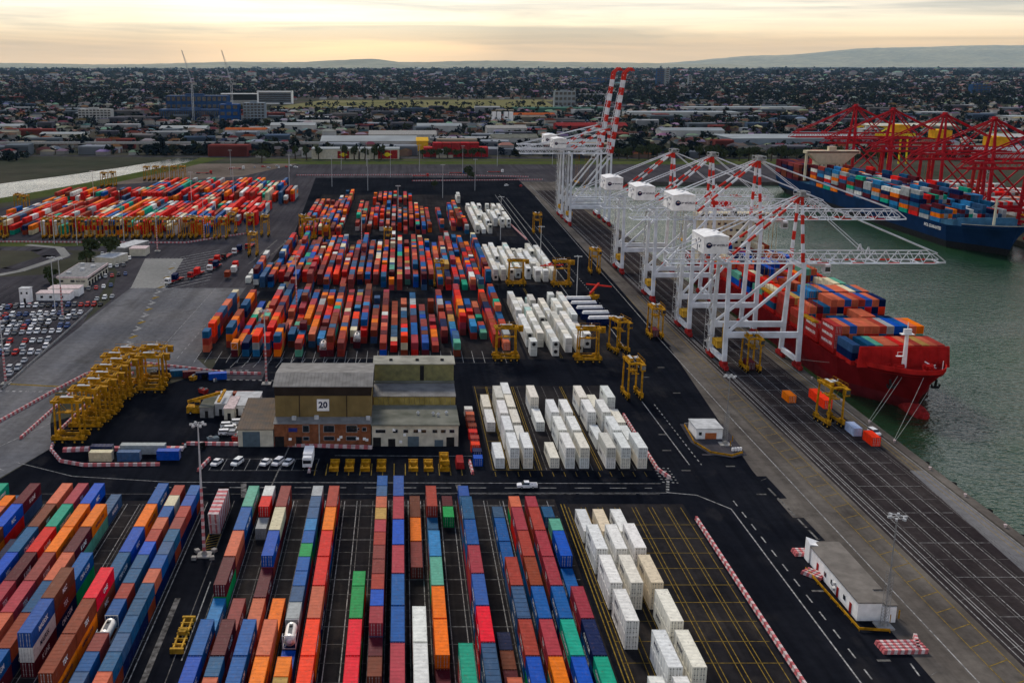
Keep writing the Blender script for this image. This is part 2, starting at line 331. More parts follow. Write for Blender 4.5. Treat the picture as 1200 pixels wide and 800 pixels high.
# terminal paving
r = MB(); r.sheet([(-330, 640), (-66, 640), (-66, 372), (-131, 372), (-131, 470), (-146, 540), (-170, 600), (-330, 632)][::-1], Z1)
r.sheet([(-330, 640), (-262, 940), (-190, 985), (-130, 1142), (420, 1142), (420, 968.5), (QX, 968.5), (QX, 960), (QX, 640)][::-1], Z1); struct('back_yard_paving', r.mesh('back_yard_paving', [M_asph2]))
r = MB(); r.sheet([(-103, -60), (-103, 256), (-97, 279), (-104, 300), (-66, 357), (-66, 640), (-80, 1005), (108, 1005), (108, 862), (104, 512), (101.5, 396), (92, 262), (92, -60)][::-1], Z2)
struct('terminal_asphalt', r.mesh('terminal_asphalt', [M_asph]))
r = MB(); r.sheet([(-135, 150), (-108, 232), (-103.5, 256), (-97, 279), (-104, 300), (-112, 330), (-104, 358), (-67, 357.5), (-74, 372), (-74, 497), (-128.5, 497), (-130.5, 421), (-132, 321)], Z3); struct('concrete_apron', r.mesh('concrete_apron', [M_gconc]))
r = MB(); r.sheet([(-140, 576), (-119, 576), (-112, 497.2), (-128.5, 497.2)][::-1], Z3); struct('pale_concrete_slab', r.mesh('pale_concrete_slab', [M_slab]))
r = MB(); r.sheet([(-62, 345), (-62, 357), (-47, 372), (-47, 345)][::-1], Z4); 
struct('asphalt_patch', r.mesh('asphalt_patch', [M_asph2]))
# quay apron
r = MB(); r.sheet([(92, -60), (92, 262), (101.5, 396), (104, 512), (108, 862), (108, 968), (QX, 968), (QX, -60)], Z3); struct('quay_apron', r.mesh('quay_apron', [M_quay]))
r = MB(); r.sheet([(110, -60), (110, 470), (112, 900), (133.5, 900), (133.5, -60)], Z4); struct('quay_lanes', r.mesh('quay_lanes', [M_quay2]))
r = MB()
for x0, x1, y0, y1 in ((92, 94.6, 258, 243), (92, 94.8, 232, 219), (92, 95.2, 216, 203), (99, 101.8, 397, 388), (101, 102.4, 420, 405)): r.sheet([(x0 - 0.5, y1), (x1, y1 + 0.5), (x1 - 0.3, y0), (x0 - 0.5, y0)], Z4)
struct('asphalt_patches', r.mesh('asphalt_patches', [M_asph]))
r = MB(); r.box(137.4, 139.9, -60, 968, 0.03, 0.35); struct('quay_kerb', r.mesh('quay_kerb', [M_quay]))
r = MB()
for x in (112.3, 113.0, 137.0): r.box(x - 0.09, x + 0.09, -60, 940, 0.03, 0.09)
struct('crane_rails', r.mesh('crane_rails', [M_grey]))
r = MB(); r.sheet([(128, 150), (136.8, 150), (136.8, 262), (133.2, 262)][::-1], 0.031); struct('quay_edge_patch', r.mesh('quay_edge_patch', [M_gconc]))
# yard blocks under the stacks
r = MB()
for x0, x1, y0, y1 in ((-120, -47, 130, 242), (-37.5, 37.5, 130, 243), (39.2, 68.2, 120, 240), (23.5, 66, 262, 338), (-74, 45, 371, 474), (46, 82, 371, 474), (-70, 45, 490, 634), (45, 80, 505, 610), (-64, 45, 660, 870), (45, 72, 655, 790)):
    r.sheet([(x0, y0), (x1, y0), (x1, y1), (x0, y1)], Z3)
struct('stack_paving', r.mesh('stack_paving', [M_yard]))
# far roads
r = MB()
def road(pts, w, z):
    for (a, b), (c, d) in zip(pts, pts[1:]): r.line(a, b, c, d, w, z)
road([(-700, 560), (-420, 600), (-230, 612), (-205, 608), (-190, 585), (-200, 545), (-240, 490), (-330, 420), (-600, 300)], 17, 0.05)
road([(-2500, 1330), (-600, 1262), (0, 1225), (700, 1215), (2500, 1300)], 16, 0.05); [road([(-2500, y), (2500, y + k)], 14, 0.05) for y, k in ROADS]
struct('road', r.mesh('road', [M_asph2]))
r = MB(); road([(-560, 300), (-330, 405), (-238, 476), (-196, 540), (-186, 585), (-198, 612), (-220, 622)], 5, 0.07); struct('median_strip', r.mesh('median_strip', [M_slab]))
r = MB(); r.sheet([(-330, 300), (-330, 395), (-230, 500), (-214, 520), (-150, 540), (-147, 538), (-130, 421), (-132, 320)][::-1], 0.03)
struct('car_park_paving', r.mesh('car_park_paving', [M_asph2]))
r = MB()
for p in ([(-250, 520), (-262, 560), (-222, 575), (-214, 540)], [(-300, 520), (-340, 500), (-330, 470), (-262, 505)], [(-420, 640), (-180, 632), (-165, 618), (-400, 612)], [(-330, 400), (-245, 470), (-222, 492), (-230, 480), (-262, 440)]): r.sheet(p, 0.06)
struct('roadside_grass', r.mesh('roadside_grass', [M_grass]))
# ---------------------------------------------------------------- painted markings
mk = MB()   # white 0, grey 1, yellow 2
z = 0.034
mk.line(-58.8, 254, 66, 253, 0.22, z, 0); mk.line(-58.8, 254, -85, 258, 0.22, z, 0); mk.line(-85, 258, -103, 268, 0.22, z, 0)
mk.dash(-62, 250.5, 63, 250, 0.28, z, 4.2, 4.6, 0); mk.dash(-90, 246.3, 64, 246, 0.2, z, 14, 0.9, 1)
mk.line(66, 247.2, 73, 245.5, 0.3, z, 0); mk.line(73, 245.5, 79, 237, 0.3, z, 0); mk.line(79, 237, 79.3, 90, 0.28, z, 0)
mk.line(0, 246.8, 66, 246.9, 0.15, z, 0); mk.dash(81, 242, 82, 90, 0.3, z, 3.2, 3.6, 0)
mk.line(76, 321, 76.6, 266, 0.28, z, 0); mk.dash(79.2, 318, 79.8, 266, 0.3, z, 1.5, 1.5, 0); mk.line(84.5, 430, 83.5, 360, 0.3, z, 0); mk.line(80, 870, 80.5, 500, 0.35, z, 0); mk.line(76.5, 870, 76.8, 470, 0.35, z, 0); mk.line(83.5, 850, 84.6, 512, 0.3, z, 0); mk.dash(88, 700, 88.5, 430, 0.35, z, 2, 3, 0)
for x, y in ((84, 300), (86, 285), (88, 330), (82, 348), (90, 360), (74, 290), (86, 265), (88, 246), (72, 277), (73.5, 262), (85, 170), (83, 196)): mk.line(x, y, x + 2.4, y, 0.7, z, 1)
for y in range(254, 266, 2): mk.dash(66.5, y, 70.5, y - 0.6, 0.5, z, 0.6, 0.6, 0)
mk.dash(68.6, 256.5, 66.3, 247.6, 0.8, z, 0.9, 0.9, 0)
# near blocks: lane lines along rows + cross lines (every 6.35 m)
for i in range(-10, 10):
    x = -0.6 + 3.85 * i
    for dx in (-1.55, 1.45): mk.line(x + dx, 242, x + dx, 120, 0.17, z, 0 if i % 2 else 1)
for k in range(0, 19): y = 239 - 6.35 * k; mk.line(-37, y, 37, y, 0.17, z, 1 if k % 3 else 0)
for i in range(12):
    x = -49.3 - 3.85 * i
    for dx in (-1.55, 1.45): mk.line(x + dx, 240, x + dx, 120, 0.16, z, 1 if i % 2 else 0)
for k in range(0, 19): y = 239.4 - 6.25 * k; mk.line(-95, y, -47.4, y, 0.15, z, 1)
mk.line(-47, 241, -47, 110, 0.2, z, 0); mk.line(-44.5, 193, -44.5, 110, 1.1, z, 1); mk.line(-39.2, 200, -39.2, 170, 0.22, z, 0)
mk.line(-40, 253, -38.6, 244, 1.4, z, 1); mk.line(14.4, 252.5, 15.2, 243, 1.4, z, 1); mk.line(-31, 283, -33, 246, 0.35, z, 1)
# reefer blocks in yellow
for x in (38.6, 39.4): mk.line(x, 240, x, 100, 0.22, z, 2)
for i, x0 in enumerate((41.7, 45.75, 49.8, 53.9, 57.8, 61.8, 65.6)):
    for dx in (-1.5, 1.5): mk.line(x0 + dx, 238, x0 + dx, 100, 0.16, z, 2)
for k in range(19): mk.line(39.4, 228 - 7.35 * k, 68, 228 - 7.35 * k, 0.16, z, 2)
for x in (24.2, 27.8, 28.2, 31.6, 35.2, 36.3, 36.9): mk.line(x, 337, x, 262, 0.17, z, 2)
for k in range(11): mk.line(24.2, 262.3 + 7.35 * k, 36, 262.3 + 7.35 * k, 0.15, z, 2)
for x in (38.2, 42.2, 46.3, 50.3, 57.2, 61.4): mk.line(x, 337, x, 262, 0.15, z, 1)
for x in (52.2, 52.8): mk.line(x, 337, x, 262, 0.17, z, 2)
for k in range(14): mk.line(24.5 + 3 * k, 261, 24.5 + 3 * k, 257.8, 0.15, z, 2)
for x in (57.9, 58.5): mk.line(x, 497, x, 372, 0.2, z, 2)
# far block lane lines
for i in range(31): x = -74 + 3.85 * i; mk.line(x, 382, x, 366, 0.18, z, 0); mk.line(x, 500, x, 496, 0.18, z, 1)
mk.line(-74, 372.5, 40, 372.5, 0.15, z, 0); mk.line(-60, 366, 40, 366, 0.15, z, 1)
for i in range(12): mk.line(-60 + 4.0 * i, 360, -58.6 + 4.0 * i, 371, 0.2, z, 0)
mk.line(-52, 354, -2, 352, 0.2, z, 1)
# apron: stepped chevrons and the long diagonal bay lines at the gate
for k in range(17):
    y = 365 + 12 * k; x = -101.5 - 0.105 * (y - 365)
    mk.line(x, y, x + 1.6, y + 4.8, 1.7, z, 2 if k % 2 else 0); mk.line(x + 1.3, y + 4.5, x - 1.2, y + 7.5, 0.9, z, 0)
for k in range(26):
    y = 380 + 8 * k; x = -99 - 0.105 * (y - 365); mk.line(x, y, x + 18, y + 25, 0.35 if k < 13 else 0.55, z, 1 if k < 14 else 0)
mk.line(-112, 337, -131, 340, 1.2, z, 2); mk.dash(-131, 332, -97, 331, 1.3, z, 1.1, 1.1, 0); mk.dash(-139, 577, -118, 577, 0.8, z, 1.2, 1.0, 0); mk.dash(-129, 497, -111, 497, 0.8, z, 1.2, 1.0, 0)
mk.dash(-81, 372, -78, 497, 0.25, z, 3, 3, 0); mk.line(-90, 372, -88, 497, 0.2, z, 0); mk.dash(-74, 357, -52, 356, 0.8, z, 1.2, 1, 0)
mk.line(-119, 262, -104, 300, 0.25, z, 0); mk.line(-131, 280, -104, 262, 0.3, z, 0); mk.line(-131, 268, -103, 249, 0.3, z, 0)
mk.dash(-59, 345, -36, 343.5, 0.7, z, 1.2, 1, 0); mk.dash(-60, 282, -36, 281, 0.7, z, 1.1, 1.1, 0)
for i in range(3): mk.line(-75 + 6.5 * i, 640, -81 + 6.5 * i, 560, 1.1, z, 1)
mk.line(-70, 640, -62, 505, 0.25, z, 0)
# parking bays in front of the workshops
mk.line(-50, 270.5, -22, 270.5, 0.12, z, 0); mk.line(-50, 262, -22, 262, 0.12, z, 0)
for k in range(10): mk.line(-50 + 3.1 * k, 270.5, -50.4 + 3.1 * k, 262, 0.12, z, 0)
for k in range(15): mk.line(-22.5 + 2.95 * k, 267, -22.5 + 2.95 * k, 258.5, 0.22, z, 2)
mk.line(-18, 273, 22, 272.5, 0.2, z, 0)
# quay
mk.line(99.6, 120, 99.2, 300, 0.25, z, 0); mk.line(99.2, 300, 100, 400, 0.25, z, 0); mk.line(100, 400, 108, 860, 0.25, z, 0)
for x in (108.4, 110.9): mk.line(x, 100, x, 480, 0.2, z, 0 if x > 109 else 2)
mk.line(104.0, 100, 103.4, 480, 0.16, z, 2); mk.line(136.0, 100, 136.0, 700, 0.16, z, 2); mk.line(134.6, 100, 134.6, 900, 0.14, z, 2)
for x in (114.6, 115.3, 118.6, 119.4, 122.8, 123.6, 127.2, 128.0, 131.6, 132.4): mk.line(x, 90, x, 900, 0.15, z, 0 if int(x * 10) % 3 == 0 else 1)
for k in range(40): y = 130 + 6.35 * k; mk.line(104, y, 108.4, y + 2.2, 0.2, z, 2)
for k in range(46): y = 120 + 8.2 * k; mk.line(115.3, y, 131, y, 0.13, z, 1 if k % 2 else 0)
for k in range(20): y = 120 + 9.0 * k; mk.line(92 if k % 2 else 110.9, y, 94 if k % 2 else 114.6, y + 1.5, 0.12, z, 1)
mk.dash(92.2, 250, 93.6, 214, 0.5, 0.036, 5, 1.2, 1); mk.dash(91, 176, 87, 120, 0.3, z, 4, 3, 0)
for k in range(26): mk.line(-232 + k * 9, 1008, -226 + k * 9, 1008, 0.5, z, 1)
for k in range(30): mk.line(-120 + k * 9, 1075, -116 + k * 9, 1075, 0.5, z, 1)
# car park bays
for row in range(7):
    y = 365 + 22 * row
    for k in range(22): mk.line(-196 + 2.9 * k - row * 1.5, y, -196 + 2.9 * k - row * 1.5, y + 5, 0.15, 0.04, 1)
for k in range(6): mk.line(-43.4, 214.6 + 1.4 * k, -40.9, 215.9 + 1.4 * k, 0.25, z, 2)
mk.line(-43.5, 214, -43.5, 223, 0.2, z, 2); mk.line(-40.8, 214, -40.8, 223, 0.2, z, 2)
struct('painted_markings', mk.mesh('painted_markings', [M_lnw, M_lng, M_lny]))
# ---------------------------------------------------------------- hills
M_hill = ground_mat('hazed_hill_scrub', (0.26, 0.25, 0.17), (0.34, 0.31, 0.20), 0.0006, 0.004)  # pale on purpose: part of the distance haze is put into this colour
def ridge(prof, Y, depth, seed):
    rn = random.Random(seed); m = MB(); P = []
    n = 160; xs = [prof[0][0] + (prof[-1][0] - prof[0][0]) * i / n for i in range(n + 1)]
    def h(x):
        for (a, ha), (b, hb) in zip(prof, prof[1:]):
            if a <= x <= b:
                t = (x - a) / (b - a); t = t * t * (3 - 2 * t); return ha + (hb - ha) * t
        return 0
    rows = []
    for j, (dy, k) in enumerate(((-depth, 0), (-depth * 0.66, 0.30), (-depth * 0.35, 0.66), (0, 1.0), (depth * 0.5, 0.4), (depth, -0.05))):
        rows.append([(x, Y + dy + rn.uniform(-300, 300), -1 + h(x) * k * (1 + rn.uniform(-0.05, 0.05) * (k < 1)) + rn.uniform(-6, 6) * k) for x in xs])
    n0 = len(xs)
    for rr in rows: m.v += rr
    for j in range(5):
        for i in range(n): m.f.append((j * n0 + i, j * n0 + i + 1, (j + 1) * n0 + i + 1, (j + 1) * n0 + i)); m.m.append(0); m.c.append((1, 1, 1))
    return m.mesh('hills', [M_hill], True)
struct('hills', ridge([(4000, 0), (9500, 130), (14000, 420), (18300, 700), (22500, 790), (27000, 740), (33000, 790), (45000, 560)], 42000, 7000, 3))
struct('hills', ridge([(-20000, 60), (-13500, 90), (-11000, 130), (-8000, 90), (-4200, 160), (-2900, 150), (-1700, 200), (-900, 240), (100, 150), (2600, 190), (5000, 150), (9000, 90)], 30000, 3600, 5))
# ================================================================ CONTAINERS
COL = dict(rust=(0.30, 0.075, 0.04), salmon=(0.60, 0.19, 0.11), maroon=(0.15, 0.028, 0.045), brown=(0.22, 0.075, 0.045), brownred=(0.30, 0.075, 0.07),
           orange=(0.78, 0.24, 0.015), red=(0.66, 0.035, 0.03), crimson=(0.68, 0.012, 0.055), pink=(0.42, 0.07, 0.10), brickred=(0.42, 0.08, 0.06),
           royal=(0.008, 0.12, 0.48), blue=(0.010, 0.14, 0.37), navy=(0.012, 0.03, 0.11), sky=(0.05, 0.26, 0.50), steel=(0.025, 0.14, 0.27),
           slate=(0.07, 0.15, 0.27), teal=(0.02, 0.40, 0.28), seafoam=(0.16, 0.42, 0.32), green=(0.015, 0.38, 0.13), grey=(0.33, 0.35, 0.36),
           white=(0.66, 0.67, 0.64), cream=(0.62, 0.56, 0.38), violet=(0.045, 0.13, 0.38), flame=(0.85, 0.08, 0.02), tan=(0.5, 0.34, 0.12))
WORD = dict(rust='rust red', salmon='faded salmon', maroon='dark maroon', brown='brown', brownred='brownish red', orange='orange', red='bright red', crimson='crimson',
            pink='pinkish red', brickred='brick red', royal='royal blue', blue='blue', navy='navy blue', sky='light blue', steel='steel blue', slate='slate blue',
            teal='turquoise', seafoam='pale green', green='green', grey='grey', white='white', cream='cream', violet='mid blue', flame='orange red', tan='tan')
COL = {k: (tuple(x ** 1.27 for x in v) if k not in ('white', 'cream', 'grey') else v) for k, v in COL.items()}
def zig(mb, L, H, side, step):
    n = int(round((L - 0.3) / step)); y = -L / 2 + 0.15; d = (L - 0.3) / n
    for i in range(n):
        a, b = (1.205, 1.165) if i % 2 else (1.165, 1.205); a *= side; b *= side
        p = [(a, y, 0.16), (a, y + d * 0.62, 0.16), (a, y + d * 0.62, H - 0.13), (a, y, H - 0.13)]; q = [(a, y + d * 0.62, 0.16), (b, y + d, 0.16), (b, y + d, H - 0.13), (a, y + d * 0.62, H - 0.13)]
        mb.face(p if side > 0 else p[::-1]); mb.face(q if side > 0 else q[::-1]); y += d
def container_meshes(L, H, reefer=False, opentop=False):
    st = 0.5 if not reefer else 0.9
    b = MB(); zig(b, L, H, 1, st); zig(b, L, H, -1, st)
    n = int((L - 0.3) / 0.55); d = (L - 0.3) / n; y = -L / 2 + 0.15
    for i in range(n):
        za, zb = (H - 0.045, H - 0.02) if i % 2 else (H - 0.02, H - 0.045)
        if opentop: za = zb = H - 0.06 - 0.04 * (i % 3 == 0)
        b.face([(-1.14, y, za), (1.14, y, za), (1.14, y + d * 0.7, za), (-1.14, y + d * 0.7, za)]); b.face([(-1.14, y + d * 0.7, za), (1.14, y + d * 0.7, za), (1.14, y + d, zb), (-1.14, y + d, zb)]); y += d
    b.box(-1.16, 1.16, L / 2 - 0.10, L / 2 - 0.04, 0.14, H - 0.1); b.box(-1.16, 1.16, -L / 2 + 0.1, L / 2 - 0.1, 0.10, 0.15)
    f = MB(); e = 0.09
    for sx in (-1, 1):
        for sy in (-1, 1):
            x, yy = sx * 1.15, sy * (L / 2 - 0.075); f.box(x - 0.075, x + 0.075, yy - 0.075, yy + 0.075, 0, H)
        f.box(sx * 1.19 - 0.03, sx * 1.19 + 0.03, -L / 2 + 0.15, L / 2 - 0.15, H - 0.13, H - 0.006); f.box(sx * 1.19 - 0.03, sx * 1.19 + 0.03, -L / 2 + 0.15, L / 2 - 0.15, 0.02, 0.18)
    for sy in (-1, 1):
        yy = sy * (L / 2 - 0.06); f.box(-1.075, 1.075, yy - 0.055, yy + 0.055, H - 0.15, H - 0.004); f.box(-1.075, 1.075, yy - 0.055, yy + 0.055, 0.01, 0.16)
    D = []
    for sx in (-1, 1):
        m = MB(); x0, x1 = (0.015, 1.07) if sx > 0 else (-1.07, -0.015); m.box(x0, x1, -L / 2 + 0.05, -L / 2 + 0.09, 0.17, H - 0.16)
        for k in range(2):
            x = sx * (0.32 + 0.46 * k); m.box(x - 0.028, x + 0.028, -L / 2 - 0.005, -L / 2 + 0.045, 0.12, H - 0.1, 1)
            for zz in (0.5, H * 0.45, H - 0.45): m.box(x - 0.11, x + 0.11, -L / 2 + 0.01, -L / 2 + 0.045, zz, zz + (0.07 if not reefer else 0.13), 1 if not reefer else 2)
        for k in range(3): zz = 0.45 + k * (H - 0.7) / 3; m.box(x0 + 0.05, x1 - 0.05, -L / 2 + 0.035, -L / 2 + 0.048, zz, zz + 0.3)
        D.append(m.mesh('door', [M_paint, M_bar if not reefer else M_grey, M_dark]))
    return [('body', b.mesh('body', [M_paint])), ('frame', f.mesh('frame', [M_paint])), ('door', D[0]), ('door', D[1])]
CM = {}
def cmesh(L, H, kind='dry'):
    k = (L, H, kind)
    if k not in CM: CM[k] = container_meshes(L, H, kind == 'reefer', kind == 'open')
    return CM[k]
def jitter(c, r=0.12):
    k = 1 + random.uniform(-r, r); q = 0.05 if min(c) < 0.4 * max(c) else 0.012; return tuple(min(0.95, max(0.003, v * k * (1 + random.uniform(-q, q)))) for v in c)
BOX = MB()      # every container beyond the 300 that show largest
def stuffbox(x, y, z, L, H, c, fan=False, w=1.22):
    """x,y centre; one closed box with lighter roof rails and a flat darker panel over the door end"""
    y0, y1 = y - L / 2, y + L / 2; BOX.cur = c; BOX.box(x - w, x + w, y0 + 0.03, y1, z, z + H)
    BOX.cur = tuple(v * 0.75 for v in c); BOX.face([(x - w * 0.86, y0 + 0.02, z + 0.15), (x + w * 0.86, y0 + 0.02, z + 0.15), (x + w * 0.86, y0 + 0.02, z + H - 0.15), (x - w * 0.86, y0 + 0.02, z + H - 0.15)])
    if fan:
        BOX.cur = (0.02, 0.02, 0.022); BOX.face([(x + 0.72 * cos(a), y0 - 0.01, z + H * 0.6 + 0.72 * sin(a)) for a in [k * pi / 4 for k in range(8)]])
TEXT = {'red': ('K LINE', 'w'), 'maroon': ('K LINE', 'w'), 'brownred': ('K LINE', 'w'), 'navy': ('CMA CGM', 'w'), 'blue': ('CMA CGM', 'w'), 'steel': ('CMA CGM', 'w'), 'slate': ('MAERSK', 'w'), 'teal': ('CHINA SHIPPING', 'w'),
        'seafoam': ('CHINA SHIPPING', 'w'), 'orange': ('HAPAG-LLOYD', 'n'), 'crimson': ('ONE', 'w'), 'flame': ('HAMBURG', 'w'), 'pink': ('TEX', 'w'), 'rust': ('TEX', 'w'), 'royal': ('MSC', 'w'), 'brickred': ('TRITON', 'w'), 'white': ('MAERSK', 'n'), 'violet': ('MAERSK', 'w'), 'brown': ('MSC', 'w'), 'sky': ('MAERSK', 'w')}
def put_container(x, y, z, L, H, cname, label, side=None, kind='dry', group='containers stacked in the yard', name='shipping_container', colour=None, rz=0.0, cat='container'):
    col = colour or jitter(COL[cname]); r = spawn(name, cmesh(L, H, kind), label, cat, (x, y, z), rz, group, col)
    if side and cname in TEXT and L > 7:
        s, c = TEXT[cname]; sz = 1.35 if len(s) < 8 else 1.0
        t = put_text(s, sz, M_wht if c == 'w' else M_navy, r, (side * 1.225, 0, H * 0.5), '+x' if side > 0 else '-x', bold=0.03)
    return r
CANDS = []      # (priority, maker)
def stack(x, y1, L, tiers, cname, H, where, side, low=None):
    """one pile; y1 = its far end. The top box always comes out as an object, lower ones while the 300 last"""
    y = y1 - L / 2; names = [low.get(t) if low and low.get(t) else random.choice(LOWPAL) for t in range(1, tiers)] + [cname]
    for t, cn in enumerate(names):
        z = 0.035 + t * (H + 0.012); top = t == tiers - 1
        lvl = 'top' if top and tiers > 1 else ('only' if tiers == 1 else ('bottom' if t == 0 else 'middle'))
        lab = '%s container, %s' % (WORD[cn], where.replace('@', {'top': 'topmost, ', 'only': 'single, ', 'bottom': 'bottom, ', 'middle': 'middle, '}[lvl]))
        CANDS.append(((0 if top else 1000) + y / (1 if top else 1.0) - (t * 5), x, y, z, L, H, cn, lab, side))
LOWPAL = ['rust', 'maroon', 'navy', 'navy', 'blue', 'brown', 'brownred', 'steel', 'orange', 'pink', 'green', 'slate', 'brickred', 'red', 'seafoam']
# --- central near block: rows -9..9, slots of 6.35 m counted from the road. (slot, length in slots, tiers, colour)
NEAR = {
 -9: [(0,2,2,'seafoam'),(2,2,2,'blue'),(4,2,2,'salmon'),(6,2,2,'maroon'),(8,2,1,'sky'),(10,2,2,'blue'),(12,2,2,'royal'),(14,2,2,'blue'),(16,2,2,'maroon')],
 -8: [(0,1,2,'white'),(1,1,2,'red'),(2,1,1,'grey'),(8,2,1,'brownred'),(10,2,2,'maroon'),(12,1,2,'steel'),(13,1,2,'salmon'),(14,2,2,'blue'),(16,2,2,'navy')],
 -7: [(0,2,2,'brownred'),(2,2,2,'cream'),(4,2,2,'royal'),(6,2,1,'maroon'),(8,2,1,'salmon'),(10,2,2,'blue'),(12,2,2,'blue'),(14,2,2,'orange'),(16,2,2,'red')],
 -6: [(8,2,1,'orange'),(10,2,2,'salmon'),(12,2,2,'orange'),(14,2,2,'orange'),(16,2,2,'steel')],
 -5: [(0,1,2,'grey'),(1,1,2,'slate'),(2,1,2,'slate'),(3,1,2,'sky'),(4,1,2,'blue'),(5,1,2,'green'),(6,1,2,'blue'),(7,1,2,'blue'),(8,1,2,'slate'),(9,1,2,'grey'),(11,1,1,'royal'),(12,1,2,'orange'),(13,1,2,'tan'),(14,2,2,'brown'),(16,2,2,'navy')],
 -4: [(0,2,2,'brickred'),(2,2,2,'orange'),(4,2,2,'red'),(6,2,2,'red'),(8,2,2,'salmon'),(10,2,2,'flame'),(12,2,2,'flame'),(14,2,2,'flame'),(16,2,2,'red')],
 -2: [(7,1,2,'green'),(8,2,2,'green'),(10,2,2,'crimson'),(12,2,2,'crimson'),(14,2,2,'crimson'),(16,2,2,'rust')],
 -1: [(0,1,3,'blue'),(1,1,3,'slate'),(2,1,3,'salmon'),(3,1,3,'tan'),(4,1,3,'pink'),(5,1,3,'brickred'),(6,1,3,'brownred'),(7,1,3,'brownred'),(8,1,3,'brickred'),(9,1,3,'royal'),(10,1,3,'pink'),(11,1,2,'maroon'),(12,1,2,'brown'),(14,1,2,'maroon'),(15,1,2,'blue'),(16,2,2,'red')],
 0: [(0,2,3,'violet'),(2,2,3,'pink'),(4,2,3,'royal'),(6,2,3,'pink'),(8,2,3,'blue'),(10,2,3,'blue'),(12,2,3,'pink'),(14,2,3,'maroon'),(16,2,3,'blue')],
 1: [(0,2,1,'brown'),(2,2,1,'orange'),(4,2,1,'brownred'),(10,2,3,'white'),(12,2,3,'white'),(14,2,3,'grey')],
 2: [(0,2,2,'brickred'),(2,1,1,'steel'),(3,1,1,'steel'),(4,2,2,'sky'),(6,2,2,'seafoam'),(8,2,2,'orange'),(10,2,2,'orange'),(12,2,1,'maroon'),(14,2,1,'brown'),(16,2,2,'navy')],
 3: [(0,1,1,'maroon'),(1,1,1,'green'),(12,2,3,'teal'),(14,2,3,'teal')],
 4: [(0,1,2,'violet'),(1,1,2,'slate'),(2,2,3,'steel'),(4,2,3,'blue'),(6,2,3,'pink'),(8,2,3,'violet'),(10,2,3,'crimson'),(12,2,3,'slate'),(14,2,3,'blue')],
 5: [(10,1,1,'navy'),(11,1,1,'brown'),(12,1,1,'maroon'),(13,1,2,'salmon'),(14,2,2,'blue')],
 6: [(1,1,1,'slate'),(2,2,1,'blue'),(4,2,1,'blue'),(6,2,2,'brickred'),(8,2,2,'slate'),(10,2,2,'brickred'),(12,2,2,'royal'),(14,2,2,'orange')],
 7: [(1,1,2,'salmon'),(2,2,2,'pink'),(4,2,2,'brickred'),(6,2,2,'rust'),(8,2,2,'blue'),(10,2,2,'pink'),(12,2,2,'orange'),(14,2,2,'navy')],
 8: [(1,1,2,'pink'),(2,2,2,'brickred'),(4,2,2,'pink'),(6,2,2,'pink'),(8,2,2,'blue'),(10,2,2,'teal'),(12,2,2,'royal'),(14,2,2,'maroon')],
 9: [(1,1,1,'steel'),(3,1,2,'seafoam'),(4,2,2,'royal'),(6,2,1,'blue'),(8,2,2,'pink'),(10,2,2,'navy'),(12,2,2,'teal'),(14,2,2,'blue')]}
rown = {}
for i, k in enumerate(sorted(NEAR)): rown[k] = i + 1
for i, lst in NEAR.items():
    x = -0.6 + 3.85 * i; side = 1 if x < -3 else (-1 if x > 3 else None)
    for j, (k, n, t, cn) in enumerate(lst):
        L = 12.19 if n == 2 else 6.06
        stack(x, 239 - 6.35 * k - 0.1, L, t, cn, 2.59, '@%s from the road, %s row right of the striped block stack' % (nth(j + 1), nth(rown[i])), side)
# --- left near block
LEFT = {
 0: [(0,1,2,'blue'),(1,1,2,'violet'),(2,1,2,'brickred'),(3,1,2,'brownred'),(4,1,2,'steel'),(5,1,2,'slate'),(6,1,2,'blue'),(7,1,2,'salmon'),(8,1,2,'steel'),(9,1,2,'steel'),(10,1,2,'steel'),(11,1,2,'slate'),(12,1,2,'steel'),(13,1,2,'salmon'),(14,1,2,'blue'),(15,1,2,'steel'),(16,1,2,'brown')],
 1: [(0,1,2,'brickred'),(1,1,2,'cream'),(2,1,2,'blue'),(3,1,2,'salmon'),(4,1,2,'brickred'),(5,1,2,'royal'),(6,1,2,'steel'),(7,1,2,'steel'),(8,1,2,'brickred'),(9,1,2,'blue'),(11,1,2,'brownred'),(12,1,2,'blue'),(13,1,2,'slate'),(14,1,2,'blue'),(15,1,2,'rust'),(16,2,2,'navy')],
 2: [(0,2,2,'blue'),(2,2,2,'orange'),(4,2,2,'royal'),(6,2,2,'steel'),(8,2,3,'crimson'),(10,2,3,'rust'),(12,2,3,'rust'),(14,2,3,'brickred')],
 4: [(6,2,2,'blue'),(8,2,3,'brown'),(10,2,3,'violet'),(14,2,1,'navy')],
 5: [(0,2,1,'slate'),(2,2,2,'orange'),(4,2,2,'maroon'),(6,2,2,'salmon'),(8,2,2,'steel'),(10,2,2,'rust'),(12,2,2,'blue'),(14,2,2,'rust')],
 6: [(0,2,2,'royal'),(2,2,2,'orange'),(4,2,2,'orange'),(6,2,2,'brownred'),(8,2,2,'pink'),(10,2,2,'salmon'),(12,2,2,'rust'),(14,2,2,'blue')],
 7: [(0,2,2,'pink'),(2,2,2,'teal'),(4,2,2,'red'),(6,2,2,'maroon'),(8,2,2,'pink'),(10,2,2,'rust')],
 8: [(0,2,2,'salmon'),(2,2,2,'brown'),(4,2,2,'steel'),(6,2,2,'royal'),(8,2,2,'maroon')],
 9: [(4,2,1,'navy'),(6,2,2,'brown')],
 10: [(0,2,2,'maroon'),(2,2,2,'royal'),(4,2,2,'brown'),(6,2,2,'blue')],
 11: [(0,1,1,'slate'),(1,1,2,'orange'),(2,2,2,'salmon'),(4,2,2,'rust')],
 12: [(0,2,2,'teal'),(2,2,2,'orange')]}
